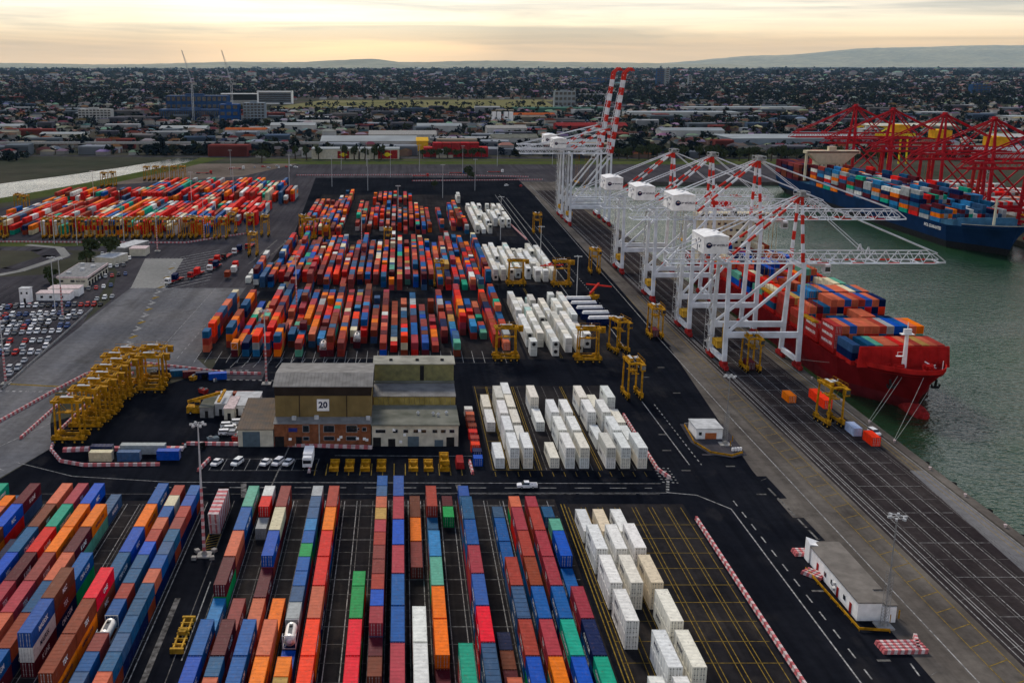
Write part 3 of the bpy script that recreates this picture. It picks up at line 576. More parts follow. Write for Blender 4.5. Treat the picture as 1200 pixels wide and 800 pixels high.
lown = {0: 'first', 1: 'second', 2: 'third', 4: 'fourth', 5: 'fifth', 6: 'sixth', 7: 'seventh', 8: 'eighth', 9: 'ninth', 10: 'tenth', 11: 'eleventh', 12: 'twelfth'}
for i, lst in LEFT.items():
    x = -49.3 - 3.85 * i; H = 2.59 if i < 2 or i == 11 else 2.85
    for j, (k, n, t, cn) in enumerate(lst):
        L = 12.19 if n == 2 else 6.06; low = None
        if i == 4 and k == 10: low = {1: 'maroon', 2: 'white'}
        if i == 5 and k == 2: low = {1: 'seafoam'}
        if i == 2 and k >= 10: low = {2: 'orange', 1: 'navy'}
        if i == 4 and k == 8: low = {2: 'rust', 1: 'navy'}
        if i == 0: low = {1: 'navy' if k % 4 else 'rust'}
        stack(x, 239.4 - 6.25 * k - 0.1, L, t, cn, H, '@%s from the road, %s row left of the striped block stack' % (nth(j + 1), lown[i]), 1, low)
def seen_(x, y): return y > 150 and abs(0 - (470 + 1250 * x / (y * 0.968 + 25)) + 600) < 660
CANDS = [c for c in CANDS if seen_(c[1], c[2])]
CANDS.sort(key=lambda c: c[0])
for c in CANDS[:284]:
    _, x, y, z, L, H, cn, lab, side = c
    put_container(x, y, z, L, H, cn, lab, side, 'open' if (cn == 'slate' and L > 7 and random.random() < 0.5) else 'dry')
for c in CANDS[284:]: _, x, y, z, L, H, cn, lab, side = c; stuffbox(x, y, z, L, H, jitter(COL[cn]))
# --- tank containers
def tank_container(loc, label):
    L, H = 6.06, 2.59; f = MB()
    for sx in (-1, 1):
        for sy in (-1, 1): f.beam((sx * 1.16, sy * 2.96, 0), (sx * 1.16, sy * 2.96, H), 0.13)
        f.beam((sx * 1.16, -2.96, 0.08), (sx * 1.16, 2.96, 0.08), 0.12); f.beam((sx * 1.16, -2.96, H - 0.07), (sx * 1.16, -2.0, H - 0.07), 0.1)
    for sy in (-1, 1):
        for zz in (0.08, H - 0.07): f.beam((-1.1, sy * 2.96, zz), (1.1, sy * 2.96, zz), 0.12)
        f.beam((-1.1, sy * 2.96, 0.2), (1.1, sy * 2.96, H - 0.2), 0.07)
    t = MB(); k = [(-2.75, 0.3), (-2.6, 0.8), (-2.35, 1.08), (2.35, 1.08), (2.6, 0.8), (2.75, 0.3)]
    for (a, ra), (b, rb) in zip(k, k[1:]): t.tube((0, a, 1.3), (0, b, 1.3), ra, rb, 14, 0, cap=(abs(a) > 2.7 or abs(b) > 2.7))
    w = MB(); w.box(-0.35, 0.35, -1.6, 1.6, 2.37, 2.44); h = MB(); h.tube((0, 0.6, 2.3), (0, 0.6, 2.55), 0.3, 0.3, 8)
    return spawn('tank_container', [('tank', t.mesh('tank', [M_tank], True)), ('frame', f.mesh('frame', [M_lgrey])), ('walkway', w.mesh('walkway', [M_grey])), ('hatch', h.mesh('hatch', [M_dark]))], label, 'tank container', loc)
tank_container((-49.3 - 3.85, 239.4 - 62.5 - 3.1, 2.64), 'white tank container on top of a brownish pile in the left block')
tank_container((-19.85, 239 - 63.5 - 3.1, 2.64), 'pale tank container with round end, atop the blue and grey row')
tank_container((-60.5, 377, 2.64), 'cream tank container at near left corner of the middle block')
tank_container((-28.4, 377, 2.64), 'white tank container at the near end behind the brown warehouse, left one')
tank_container((-16.6, 389, 2.64), 'white tank container nearest the dark gap behind the brown warehouse')
stuffbox(-53.15, 173.8, 0.04, 6.06, 2.59, COL['brown']); stuffbox(-19.85, 172.4, 0.04, 6.06, 2.59, COL['navy'])
for x, y in ((-60.5, 377), (-28.4, 377), (-16.6, 389)): stuffbox(x, y, 0.04, 6.06, 2.59, COL['maroon'])
# --- refrigerated containers, near and middle yellow-line blocks
RW = [(0.70, 0.70, 0.67), (0.64, 0.66, 0.65), (0.69, 0.66, 0.58), (0.54, 0.53, 0.48), (0.64, 0.55, 0.41)]
def reefer(x, yn, t, lab, blk, ci=None):
    for k in range(t):
        lv = '' if t == 1 else ('upper ' if k == t - 1 else 'lower ')
        c = RW[ci if ci is not None else random.choice((0, 0, 1, 1, 2, 3))]
        r = put_container(x, yn + 6.1, 0.035 + k * 2.905, 12.19, 2.89, 'reefer', '%swhite refrigerated container, %s' % (lv, lab), None, 'reefer', blk, 'refrigerated_container', jitter(c, 0.05), cat='refrigerated container')
        if x > 35 and random.random() < 0.55: put_text('MAERSK', 1.0, M_navy, r, (-1.225, 2.2, 1.6), '-x', bold=0.02)
NR = [(41.7,203.3,2,1),(45.75,203.3,2,0),(49.8,203.8,2,0),(41.7,188.4,2,0),(45.75,188.4,2,2),(49.7,188.4,2,4),(41.8,173.7,2,0),(49.8,173.6,2,2),(45.75,158.4,2,1),(49.8,158.4,2,2),
      (41.7,143.6,2,0),(45.75,143.6,2,0),(49.8,143.6,1,1),(41.7,218.2,1,1),(45.75,218.2,1,4),(49.8,218.2,1,0)]
cols = {41: 'left', 42: 'left', 45: 'middle', 46: 'middle', 49: 'right', 50: 'right'}
rowlab = {218: 'farthest', 203: 'second farthest', 204: 'second farthest', 188: 'third farthest', 174: 'fourth farthest', 158: 'fifth farthest', 144: 'nearest'}
for x, y, t, ci in NR: reefer(x, y, t, '%s in the %s row of the near yellow-lined bay' % (rowlab[round(y)], cols[int(x)]), 'reefers in the near yellow bay', ci)
MR = [(26,307,1),(26,292.4,1),(26,263.4,1),(29.8,307,2),(29.7,292.2,2),(29.7,277.6,2),(29.8,263.3,2),(33.4,320,1),(33.4,306.9,1),(33.4,292.4,1),(33.4,277.6,1),(33.4,263.3,2),
      (40.3,307.3,2),(40.3,292.6,1),(40.4,263.6,1),(44.5,293,2),(44.4,277.4,2),(44.4,263.3,2),(48.4,293,2),(48.3,277.4,2),(48.2,263.3,2),
      (55,307.1,2),(55.1,293,2),(53.6,270.2,1),(55.1,254.9 + 8.4,2),(59.3,306.9,1),(59.4,293,2),(59.4,277.4,2),(59,263.3,2),(63.4,307.1,2),(63.7,292.4,1),(63.5,277.6,1),(63.4,263.3,2)]
MR = [m for m in MR if not (m[0] == 53.6)] + [(55.1, 277.8, 1)]
xs = sorted({round(m[0] / 1.9) for m in MR}); mids = [26, 29.8, 33.4, 40.3, 44.4, 48.3, 55, 59.3, 63.5]
for x, y, t in MR:
    ri = min(range(9), key=lambda i: abs(mids[i] - x)); d = {320: 'fifth', 307: 'fourth', 293: 'third', 292: 'third', 278: 'second', 277: 'second', 263: 'first', 264: 'first'}[round(y)]
    reefer(x, y, t, '%s from the near end, %s row right of the warehouses' % (d, nth(ri + 1)), 'reefers in the middle yellow bay')
# --- far blocks: one object, still real boxes
PAL = ['flame'] * 3 + ['brickred'] * 6 + ['salmon'] * 4 + ['pink'] * 4 + ['rust'] * 5 + ['maroon'] * 3 + ['brownred'] * 4 + ['brown'] * 2 + ['red'] * 4 + ['orange'] * 4 + ['steel'] * 3 + ['blue'] * 3 + ['navy'] * 3 + ['slate'] * 4 + ['violet', 'royal', 'grey', 'white', 'cream', 'teal', 'seafoam', 'sky', 'tan']
def block(x0, x1, y0, y1, seed, maxt=3, fill=0.93, pal=PAL, hole=None, p40=0.35, tint=None):
    rn = random.Random(seed); nrow = int((x1 - x0) / 3.85); k = int((y1 - y0) / 6.35)
    for i in range(nrow + 1):
        x = x0 + 3.85 * i; base = rn.choice([2, 2, 2, 3]) if maxt >= 3 else maxt; j = 0
        if rn.random() < 0.04: continue
        s0 = rn.choice((0, 0, 0, 1, 2)); s1 = k - rn.choice((0, 0, 0, 1, 2))
        while j < k:
            n = 2 if (rn.random() < p40 and j + 1 < k) else 1; yc = y0 + 6.35 * (j + n / 2.0)
            if j >= s0 and j + n <= s1 and not (hole and hole(x, yc)) and rn.random() < fill:
                if rn.random() < 0.12: base = min(maxt, max(1, base + rn.choice((-1, 1))))
                cp = rn.choice(pal)
                for t in range(base):
                    cn = cp if rn.random() < 0.3 else rn.choice(pal); random.seed(rn.random())
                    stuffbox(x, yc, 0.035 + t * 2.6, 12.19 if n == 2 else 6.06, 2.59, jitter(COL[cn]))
            j += n
def rblock(xs, y0, y1, seed, L=6.06):
    rn = random.Random(seed); n = int((y1 - y0) / (L + 0.3))
    for x in xs:
        base = 2; e = rn.choice((0, 0, 1))
        for j in range(e, n):
            if rn.random() < 0.06: continue
            if rn.random() < 0.3: base = rn.choice((1, 2, 2, 2))
            for t in range(base):
                c = rn.choice(RW[:4]) if rn.random() < 0.97 else (0.42, 0.58, 0.54); random.seed(rn.random()); stuffbox(x, y0 + (L + 0.3) * (j + 0.5), 0.035 + t * 2.75, L, 2.7, jitter(c, 0.06), fan=rn.random() < 0.3)
block(-72, 43, 374, 471, 11, 3, 0.96, hole=lambda x, y: (-21 < x < -7 and y < 392) or (x < -60 and y > 455) or (x > 22 and x < 34 and y < 400 and y > 371))
block(-70, 43, 492, 629, 12, 3, 0.96, hole=lambda x, y: x < -64 and y > 545)
block(-62, -36, 655, 868, 13, 2, 0.9, hole=lambda x, y: x < -50 and y > 800)
block(-28, 43, 664, 775, 14, 3, 0.96); block(-20, 10, 805, 860, 15, 2, 0.7)
rblock((48.3, 52.3, 56.3), 375, 466, 21); rblock((61.8, 65.8, 69.8), 380, 464, 22); rblock((46.5, 50.4, 54.3, 58.2), 515, 600, 23); rblock((63, 66.9, 70.8, 74.7), 512, 600, 24)
rblock((48, 52, 56), 665, 780, 25); rblock((62, 66, 70), 690, 775, 26); rblock((44,), 810, 850, 27)
RP = ['red', 'red', 'red', 'flame', 'red', 'brickred', 'white', 'cream', 'navy', 'blue', 'teal', 'slate', 'orange', 'red', 'grey', 'rust']
def redblock(x0, x1, y0, y1, seed, hole=None):
    rn = random.Random(seed); x = x0
    while x < x1:
        cn = rn.choice(RP); t = rn.choice((2, 3, 3)); y = y0 + rn.choice((0, 0, 12.7))
        while y < y1 - 12:
            if rn.random() < 0.3: cn = rn.choice(RP)
            if not (hole and hole(x, y)) and rn.random() < 0.97:
                for k in range(t): random.seed(rn.random()); stuffbox(x, y + 6.1, 0.035 + k * 2.85, 12.19, 2.84, jitter(COL[cn if rn.random() < 0.6 else rn.choice(RP)]))
            y += 12.5
            if rn.random() < 0.15: t = rn.choice((2, 3))
        x += 3.9
redblock(-262, -118, 660, 790, 31); redblock(-116, -96, 700, 790, 32); redblock(-262, -95, 812, 925, 33, hole=lambda x, y: x < -200 and y > 840); redblock(-92, -82, 812, 870, 34)
for k in range(9):
    random.seed(k); stuffbox(-86 + 1.2 * (k % 2), 520 + 13 * k, 1.3, 6.06, 2.6, jitter(COL[random.choice(['red', 'white', 'teal', 'rust'])])) if k < 3 else stuffbox(-74.5 + 0.02 * k, 470 + 14 * k, 0.04, 6.06 if k % 2 else 12.19, 2.6, jitter(COL[random.choice(['red', 'white', 'salmon', 'rust', 'steel'])]))
# ================================================================ STRADDLE CARRIERS
def carrier_parts():
    P = []
    for sx in (-1, 1):
        b = MB(); x = sx * 2.15; b.box(x - 0.32, x + 0.32, -4.9, 4.9, 1.35, 2.05); b.box(x - 0.45, x + 0.45, -4.6, -2.2, 2.05, 2.7); b.box(x - 0.4, x + 0.4, 2.4, 4.5, 2.05, 2.6); b.beam((x + sx * 0.36, -4.8, 2.6), (x + sx * 0.36, 4.8, 2.6), 0.07)
        P.append(('wheel_beam', b.mesh('wheel_beam', [M_yel])))
        w = MB()
        w.tube((x - 0.27, 0, 0.75), (x + 0.27, 0, 0.75), 0.75, 0.75, 12, 0); w.tube((x - 0.3, 0, 0.75), (x + 0.3, 0, 0.75), 0.3, 0.3, 8, 1); wm = w.mesh('wheel', [M_black, M_yel2])
        for y in (-3.9, -1.7, 1.7, 3.9): P.append(('wheel', wm, (0, y, 0)))
    for sx in (-1, 1):
        for sy in (-1, 1):
            l = MB(); l.beam((sx * 2.15, sy * 3.5, 1.9), (sx * 2.1, sy * 3.3, 12.1), 0.5, 0.5, 0, 0.42)
            l.beam((sx * 2.15, sy * 3.5, 3.2), (sx * 2.15, sy * 1.7, 2.0), 0.22)
            if sx > 0: [l.beam((sx * 2.42, sy * 3.5 - 0.2, 2.2 + 0.5 * k), (sx * 2.42, sy * 3.5 + 0.2, 2.2 + 0.5 * k), 0.04) for k in range(18)]
            P.append(('leg', l.mesh('leg', [M_yel])))
    t = MB()
    for sx in (-1, 1): t.box(sx * 2.1 - 0.3, sx * 2.1 + 0.3, -4.3, 4.3, 12.0, 12.7); t.beam((sx * 2.45, -4.3, 13.6), (sx * 2.45, 4.3, 13.6), 0.06); [t.beam((sx * 2.45, -4.3 + 1.72 * k, 12.7), (sx * 2.45, -4.3 + 1.72 * k, 13.6), 0.05) for k in range(6)]
    for y in (-4.0, -3.3, 3.3, 4.0): t.box(-1.8, 1.8, y - 0.22, y + 0.22, 12.05, 12.6)
    P.append(('top_frame', t.mesh('top_frame', [M_yel])))
    e = MB(); e.box(-1.75, -0.6, -2.2, 2.0, 12.65, 13.5); e.box(-1.6, -0.75, -1.9, 1.7, 13.5, 13.62, 1); e.box(0.6, 1.7, -2.2, -0.5, 12.65, 13.3); e.box(0.6, 1.7, 0.3, 2.2, 12.65, 13.1, 1); e.box(0.2, 0.5, -3, 3, 12.62, 12.75, 2); e.tube((0.9, -1.1, 13.5), (0.9, -1.1, 14.2), 0.18, 0.18, 6, 1)
    P.append(('engine_deck', e.mesh('engine_deck', [M_yel, M_lgrey, M_dark])))
    c = MB(); c.box(0.95, 2.3, -6.2, -4.4, 10.4, 12.4); c.box(1.0, 2.25, -6.24, -6.18, 10.9, 12.2, 1); c.box(2.28, 2.34, -6.0, -4.7, 10.9, 12.2, 1); c.box(0.9, 2.35, -6.3, -4.3, 12.4, 12.5)
    P.append(('cab', c.mesh('cab', [M_yel, M_glass])))
    s = MB(); s.box(-1.2, 1.2, -0.9, 0.9, 8.7, 9.1)
    for sx in (-1, 1): s.beam((sx * 0.5, -3.0, 8.8), (sx * 0.5, 3.0, 8.8), 0.25)
    for sy in (-1, 1): s.beam((-1.2, sy * 3.0, 8.75), (1.2, sy * 3.0, 8.75), 0.3); s.beam((-0.9, sy * 0.8, 9.0), (-0.9, sy * 3.2, 12.2), 0.06); s.beam((0.9, sy * 0.8, 9.0), (0.9, sy * 3.2, 12.2), 0.06)
    P.append(('spreader', s.mesh('spreader', [M_yel])))
    return P
CP = carrier_parts()
def carrier(x, y, rz, label, group='straddle carriers in the terminal'): return spawn('straddle_carrier', CP, label, 'straddle carrier', (x, y, 0.03), rz, group)
H2 = pi / 2
carrier(37.5, 369, H2, 'yellow straddle carrier at the near end of the coloured stacks, sideways on')
carrier(66.5, 367, H2, 'yellow straddle carrier in front of the white tank and reefer rows, sideways on')
carrier(80, 380, 0.25, 'yellow straddle carrier lifting at the stack of blue open tops')
carrier(73.5, 325, 0.05, 'yellow straddle carrier standing alone on black asphalt above the reefers')
carrier(98.5, 402, 0.0, 'yellow straddle carrier on the quay left of the near white crane')
carrier(121, 356, 0.0, 'yellow straddle carrier standing between the legs of the near white crane')
carrier(126.2, 299, 0.12, 'yellow straddle carrier on the quay beside the red bow')
carrier(98, 533, 0.0, 'yellow straddle carrier on the quay lane right of the white rows')
carrier(85, 664, 0, 'small yellow straddle carrier far up the black lane')
carrier(55, 502, H2, 'yellow straddle carrier in front of the left white reefer rows')
carrier(76.5, 500, H2, 'yellow straddle carrier below the red boom truck')
carrier(18, 500, 0, 'yellow straddle carrier between the two big coloured blocks, right one', )
carrier(-7.5, 602, 0, 'yellow straddle carrier amid the coloured stacks, middle one')
carrier(-56, 640, H2, 'yellow straddle carrier at left edge of the far coloured block')
carrier(-60, 655, 0.3, 'yellow straddle carrier just behind another at the far block corner')
carrier(-45, 636, 0, 'yellow straddle carrier third along at the far block corner')
carrier(-82, 585, 0, 'yellow straddle carrier alone on the black lane beyond the lined apron')
carrier(-84, 655, 0, 'yellow straddle carrier at the right end of the red stacks')
carrier(-94, 662, 0.1, 'yellow straddle carrier over a white box by the red stacks')
carrier(-106, 666, 0, 'yellow straddle carrier third from right at the red stacks')
carrier(-128, 652, 0, 'yellow straddle carrier standing apart right of the parked line')
for k in range(17):
    carrier(-243 + (k * 7.1 if k < 1 else 21 + k * 7.1), 645, 0, '%s yellow straddle carrier from the left in the long parked line' % nth(k + 1), 'straddle carriers parked in a long line')
# parked cluster by the workshops
CL = [(-90, 284, H2), (-88.5, 295, H2), (-87.6, 302, H2), (-87, 309, H2), (-88, 317, H2), (-86.6, 324, H2), (-89, 331, H2), (-87, 338, H2), (-78, 331, H2), (-79, 341, H2)]
for i, (x, y, a) in enumerate(CL): carrier(x - 3, y, a, '%s nearest yellow straddle carrier in the workshop cluster, left of the brown warehouse' % nth(i + 1) if i else 'nearest yellow straddle carrier in the workshop cluster, left of the brown warehouse', 'carriers parked by the workshops')
for i, (x, y) in enumerate(((-232, 1010), (-224, 1012), (-216, 1012), (-208, 1014), (-200, 1014))): carrier(x, y - 30, 0, '%s of five distant yellow straddle carriers by the dirt lot' % nth(i + 1), 'far carriers by the dirt lot')
for i, (x, y) in enumerate(((-256, 925), (-250, 930), (-268, 760), (-275, 768))): carrier(x, y, 0, ['distant yellow straddle carrier near the river, left of a pair', 'distant yellow straddle carrier near the river, right of a pair', 'yellow straddle carrier at left edge behind the red stacks', 'second yellow straddle carrier at left edge behind the red stacks'][i], 'far carriers by the river')
# extra: container carried / trucks
put_container(37.5, 369, 4.6, 6.06, 2.59, 'salmon', 'brownish container held under the straddle carrier by the coloured stacks', None, rz=0)
for i, (x, y) in enumerate(((121, 357), (98.5, 403))): put_container(x, y, 0.9, 6.06, 2.59, 'maroon', ['dark red container under the carrier between the crane legs', 'dark red container under the carrier left of the near crane'][i], None)
put_container(126.0, 306, 4.5, 12.19, 2.59, 'flame', 'orange red container hanging in the straddle carrier by the bow', None)
# ================================================================ ROAD VEHICLES
def wheel_mesh(r, w):
    m = MB(); m.tube((-w / 2, 0, r), (w / 2, 0, r), r, r, 10, 0); m.tube((-w / 2 - 0.01, 0, r), (w / 2 + 0.01, 0, r), r * 0.5, r * 0.5, 8, 1); return m.mesh('wheel', [M_black, M_bar])
WM = wheel_mesh(0.33, 0.22); WT = wheel_mesh(0.5, 0.3)
def loft(mb, secs, m=0):
    """secs: (y, half width bottom, half width top, z0, z1) boxes joined end to end"""
    for a, b in zip(secs, secs[1:]):
        mb.hexa([(-a[1], a[0], a[3]), (a[1], a[0], a[3]), (b[1], b[0], b[3]), (-b[1], b[0], b[3]), (-a[2], a[0], a[4]), (a[2], a[0], a[4]), (b[2], b[0], b[4]), (-b[2], b[0], b[4])], m)
def car_parts(kind):
    b = MB(); g = MB()
    if kind == 'sedan':
        loft(b, [(-2.25, .72, .70, .35, .62), (-2.1, .85, .82, .25, .78), (-1.0, .88, .86, .22, .92), (1.3, .88, .86, .22, .95), (2.1, .84, .80, .25, .88), (2.25, .74, .72, .35, .7)])
        loft(b, [(-0.65, .76, .62, 1.36, 1.42), (0.9, .76, .62, 1.36, 1.42)]); loft(g, [(-1.15, .80, .80, .9, .93), (-0.6, .80, .66, .9, 1.38), (0.95, .80, .66, .9, 1.38), (1.6, .80, .8, .9, .95)])
    elif kind == 'wagon':
        loft(b, [(-2.3, .72, .70, .4, .7), (-2.1, .87, .85, .3, .88), (-1.1, .9, .88, .25, 1.02), (2.15, .9, .88, .25, 1.05), (2.28, .86, .82, .35, .9)])
        loft(b, [(-0.6, .8, .68, 1.56, 1.64), (2.0, .8, .68, 1.56, 1.64)]); loft(g, [(-1.2, .83, .83, 1.0, 1.02), (-0.6, .83, .72, 1.0, 1.58), (2.0, .83, .72, 1.0, 1.58), (2.2, .83, .80, 1.0, 1.05)])
    else:   # pickup
        loft(b, [(-2.5, .75, .72, .45, .8), (-2.3, .9, .86, .35, .98), (-1.2, .92, .9, .3, 1.08), (0.6, .92, .9, .3, 1.1)]); b.box(-.92, .92, .6, 2.6, .4, .62); b.box(-.92, -.84, .6, 2.6, .6, 1.12); b.box(.84, .92, .6, 2.6, .6, 1.12); b.box(-.92, .92, 2.52, 2.6, .6, 1.1)
        loft(b, [(-0.75, .8, .68, 1.62, 1.7), (0.5, .8, .68, 1.62, 1.7)]); loft(g, [(-1.35, .84, .84, 1.04, 1.08), (-0.75, .84, .72, 1.04, 1.64), (0.55, .84, .72, 1.04, 1.64)])
    P = [('body', b.mesh('body', [M_paint])), ('windows', g.mesh('windows', [M_glass]))]
    for sx in (-1, 1):
        for y in (-1.4, 1.45): P.append(('wheel', WM, (sx * .82, y, 0)))
    return P
CARS = {k: car_parts(k) for k in ('sedan', 'wagon', 'pickup')}
CC = dict(white=(.72, .73, .74), silver=(.38, .40, .43), black=(.012, .012, .015), grey=(.12, .125, .135), red=(.42, .02, .02), blue=(.03, .07, .2))
def car(x, y, rz, kind, c, label, group): return spawn('car', CARS[kind], label, kind if kind == 'pickup' else 'car', (x, y, 0.045), rz, group, jitter(CC[c], 0.06))
car(31.6, 250.2, -H2, 'pickup', 'white', 'white pickup driving on the road between the yard blocks', 'moving vehicles')
pk = [(-49.0, 'white'), (-43.6, 'white'), (-36.0, 'white'), (-32.8, 'white'), (-30.0, 'white')]
for i, (x, c) in enumerate(pk): car(x, 266.4, -0.35, 'wagon' if i % 2 else 'sedan', c, '%s white car from the left in the bays before the brick workshop' % nth(i + 1), 'cars before the workshop')
for i, (x, y) in enumerate(((-50.2, 290), (-49.2, 293.3), (-50.6, 296.2), (-47.9, 299))): car(x, y, H2 + 0.1, 'wagon', 'white', '%s white van car up, in the dark yard left of the annex' % nth(i + 1), 'white cars by the annex')
car(-48.3, 289.8, H2, 'sedan', 'silver', 'silver car at the annex corner', 'white cars by the annex')
# staff car park: ragged rows
CPK = []
def cprow(px0, px1, y0, gap, rz, seed, fill=0.75, dxdy=0.0):
    rn = random.Random(seed); x = px0; n = 0; row = []
    while x < px1:
        if 470 + 1250 * x / (y0 * .968 + 25) < -4: x += gap; continue
        if rn.random() < fill: row.append((x, y0 + (x - px0) * dxdy, rz + rn.uniform(-.04, .04), rn.choice(['sedan', 'sedan', 'wagon', 'wagon']), rn.choice(['white', 'white', 'white', 'silver', 'silver', 'black', 'grey', 'grey', 'red', 'blue'])))
        x += gap
    CPK.append(row)
cprow(-150, -133.5, 344, 2.7, 0.1, 1, 0.9, 0.4); cprow(-152, -134, 362, 2.9, 0.1, 2, 0.9, 0.3); cprow(-158, -133, 376, 2.75, 0.1, 3, 0.9, 0.1); cprow(-163, -133, 391, 2.75, 0.1, 4, 0.9, 0.2); cprow(-166, -133, 405, 2.75, 0.1, 5, 0.9, 0.2)
cprow(-172, -133, 421, 2.75, 0.1, 6, 0.9, 0.15); cprow(-178, -134, 437, 2.75, 0.1, 7, 0.9, 0.15); cprow(-182, -132, 454, 2.75, 0.1, 8, 0.9, 0.1); cprow(-176, -160, 449, 2.6, 0.25, 9, 0.9, 0.6)
cprow(-137, -131, 470, 2.7, 0.1, 10, 0.9, 1.0); cprow(-147, -134, 492, 2.7, 0.2, 11, 0.9, 1.1); cprow(-150, -139, 520, 2.7, 0.2, 12, 0.9, 0.9); cprow(-158, -144, 546, 3.0, 0.2, 13, 0.9, 0.6); cprow(-166, -147, 568, 3.0, 0.2, 14, 0.9, 0.3); cprow(-170, -150, 588, 3.2, 0.2, 15, 0.9, 0.2)

cprow(-150, -133, 352.5, 2.75, 0.1, 16, 0.6, 0.3); cprow(-158, -133, 383, 2.75, 0.1, 17, 0.7, 0.15); cprow(-168, -134, 412.5, 2.75, 0.1, 18, 0.8, 0.2); cprow(-172, -134, 429, 2.75, 0.1, 19, 0.8, 0.15)
_ord = sorted(range(len(CPK)), key=lambda k: CPK[k][0][1] if CPK[k] else 0); CPN = {k: nth(i + 1) + ' nearest' for i, k in enumerate(_ord)}
names = ['white', 'silver', 'black', 'grey', 'red', 'blue']
for r_, row in enumerate(CPK):
    cnt = {}
    tot = {c: sum(1 for q in row if q[4] == c) for c in names}
    for x, y, a, kd, c in row:
        cnt[c] = cnt.get(c, 0) + 1
        pos = 'only %s' % c if tot[c] == 1 else '%s %s' % (nth(cnt[c]), c)
        car(x, y, a, kd, c, '%s %s from the left in the %s row of the car park' % (pos, 'car' if kd == 'sedan' else 'estate', CPN[r_]), 'cars in the staff car park')
def truck(x, y, rz, col, label, trailer=True, load=None, group='lorries in the terminal', rigid=False):
    b = MB(); b.box(-1.2, 1.2, -2.1, 0.2, .9, 3.2); b.hexa([(-1.15, -2.1, .9), (1.15, -2.1, .9), (1.15, -2.0, .9), (-1.15, -2.0, .9), (-1.1, -1.8, 3.4), (1.1, -1.8, 3.4), (1.1, .1, 3.4), (-1.1, .1, 3.4)]); b.box(-.5, .5, -2.1, 4.0, .7, .95, 1)
    g = MB(); g.box(-1.05, 1.05, -2.15, -2.08, 1.9, 2.8); g.box(-1.22, 1.22, -1.7, -.8, 1.9, 2.7)
    P = [('cab', b.mesh('cab', [M_paint, M_dark])), ('windscreen', g.mesh('windscreen', [M_glass]))]
    ys = [-1.3, 2.2, 3.4]
    if trailer:
        t = MB(); t.box(-1.2, 1.2, 1.2, 13.6, 1.05, 1.35); t.box(-1.25, 1.25, 13.4, 13.7, .8, 1.4, 1); P.append(('trailer', t.mesh('trailer', [M_bogie, M_lgrey]))); ys += [10.2, 11.5, 12.8]
    if rigid:
        t = MB(); t.box(-1.25, 1.25, .4, 6.6, 1.0, 3.7); P.append(('cargo_box', t.mesh('cargo_box', [M_wht]))); ys = [-1.3, 4.6]
    for yy in ys:
        for sx in (-1, 1): P.append(('wheel', WT, (sx * 1.0, yy, 0)))
    o = spawn('truck', P, label, 'truck', (x, y, 0.045), rz, group, col)
    return o
truck(-24.6, 264, 0.0, CC['white'], 'white truck parked right of the white cars before the workshop', False, rigid=True)
tq = [(-98, 540, .2, CC['white']), (-100, 556, .15, CC['red']), (-96, 572, .1, CC['black']), (-104, 520, .25, CC['red']), (-93, 590, .1, CC['white']), (-88, 606, .1, CC['red']), (-112, 505, .3, CC['white'])]
for i, (x, y, a, c) in enumerate(tq):
    truck(x, y, -a, c, '%s lorry from the near end of the queue entering by the pale slab' % nth(i + 1), True, group='lorries queued at the gate')
    if i % 3 != 2: stuffbox(x + 1.5, y + 7.5, 1.4, 6.06, 2.6, jitter(COL['red' if i % 2 else 'navy']))
car(136.0, 290.2, 0.15, 'wagon', 'white', 'white van parked on the quay edge beside the orange red box', 'vehicles on the quay')
put_container(132.2, 283.2, 0.04, 6.06, 2.59, 'flame', 'orange red container on the quay edge right of the bow carrier', None)
put_container(130.5, 291.5, 0.04, 6.06, 2.4, 'slate', 'pale blue wrapped box on the quay beside the orange red one', None, colour=(.36, .44, .62))
put_container(122.8, 322.5, 0.04, 6.06, 2.3, 'orange', 'orange topped container alone on the quay left of the carrier', None)
for i in range(5):
    y = 424 + 9.5 * i; x = 82 - 0.9 * i
    o = put_container(x, y, 0.04, 12.19, 2.5, 'navy', '%s blue flat rack with white wrapped load, right of the reefers' % nth(i + 1), None, 'open', 'blue flat racks with white loads'); o.rotation_euler = (0, 0, H2 + 0.1)
    m = MB(); m.hexa([(-1.1, -5.6, 2.45), (1.1, -5.6, 2.45), (1.1, 5.6, 2.45), (-1.1, 5.6, 2.45), (-.7, -5.2, 3.5), (.8, -5.3, 3.4), (.7, 5.2, 3.6), (-.8, 5.3, 3.4)]); w_ = link('wrapped_load', m.mesh('wrapped_load', [M_wht]), None, (x, y, 0.05), H2 + 0.1); tag(w_, 'white wrapped load on the %s blue flat rack right of the reefers' % nth(i + 1), 'load', 'white wrapped loads')
def reach_stacker(x, y, rz, label, bm=None):
    bm = bm or M_red
    b = MB(); loft(b, [(-4, 1.6, 1.5, .8, 2.0), (-1, 1.8, 1.7, .7, 2.3), (4, 1.8, 1.6, .7, 2.6)]); c = MB(); c.box(-.7, .7, 0, 1.6, 2.4, 4.0); c.box(-.72, .72, .1, 1.5, 2.9, 3.8, 1)
    m = MB(); m.beam((0, 3.8, 3.8), (0, -6.2, 6.6), .8); s = MB(); s.box(-6, 6, -7.0, -6.2, 5.4, 5.9)
    spawn('reach_stacker', [('body', b.mesh('body', [M_yel])), ('cab', c.mesh('cab', [M_yel, M_glass])), ('boom', m.mesh('boom', [bm])), ('spreader', s.mesh('spreader', [bm]))] + [('wheel', WT, (sx * 1.8, yy, 0.2)) for sx in (-1, 1) for yy in (-2.8, 2.8)], label, 'reach stacker', (x, y, .03), rz)
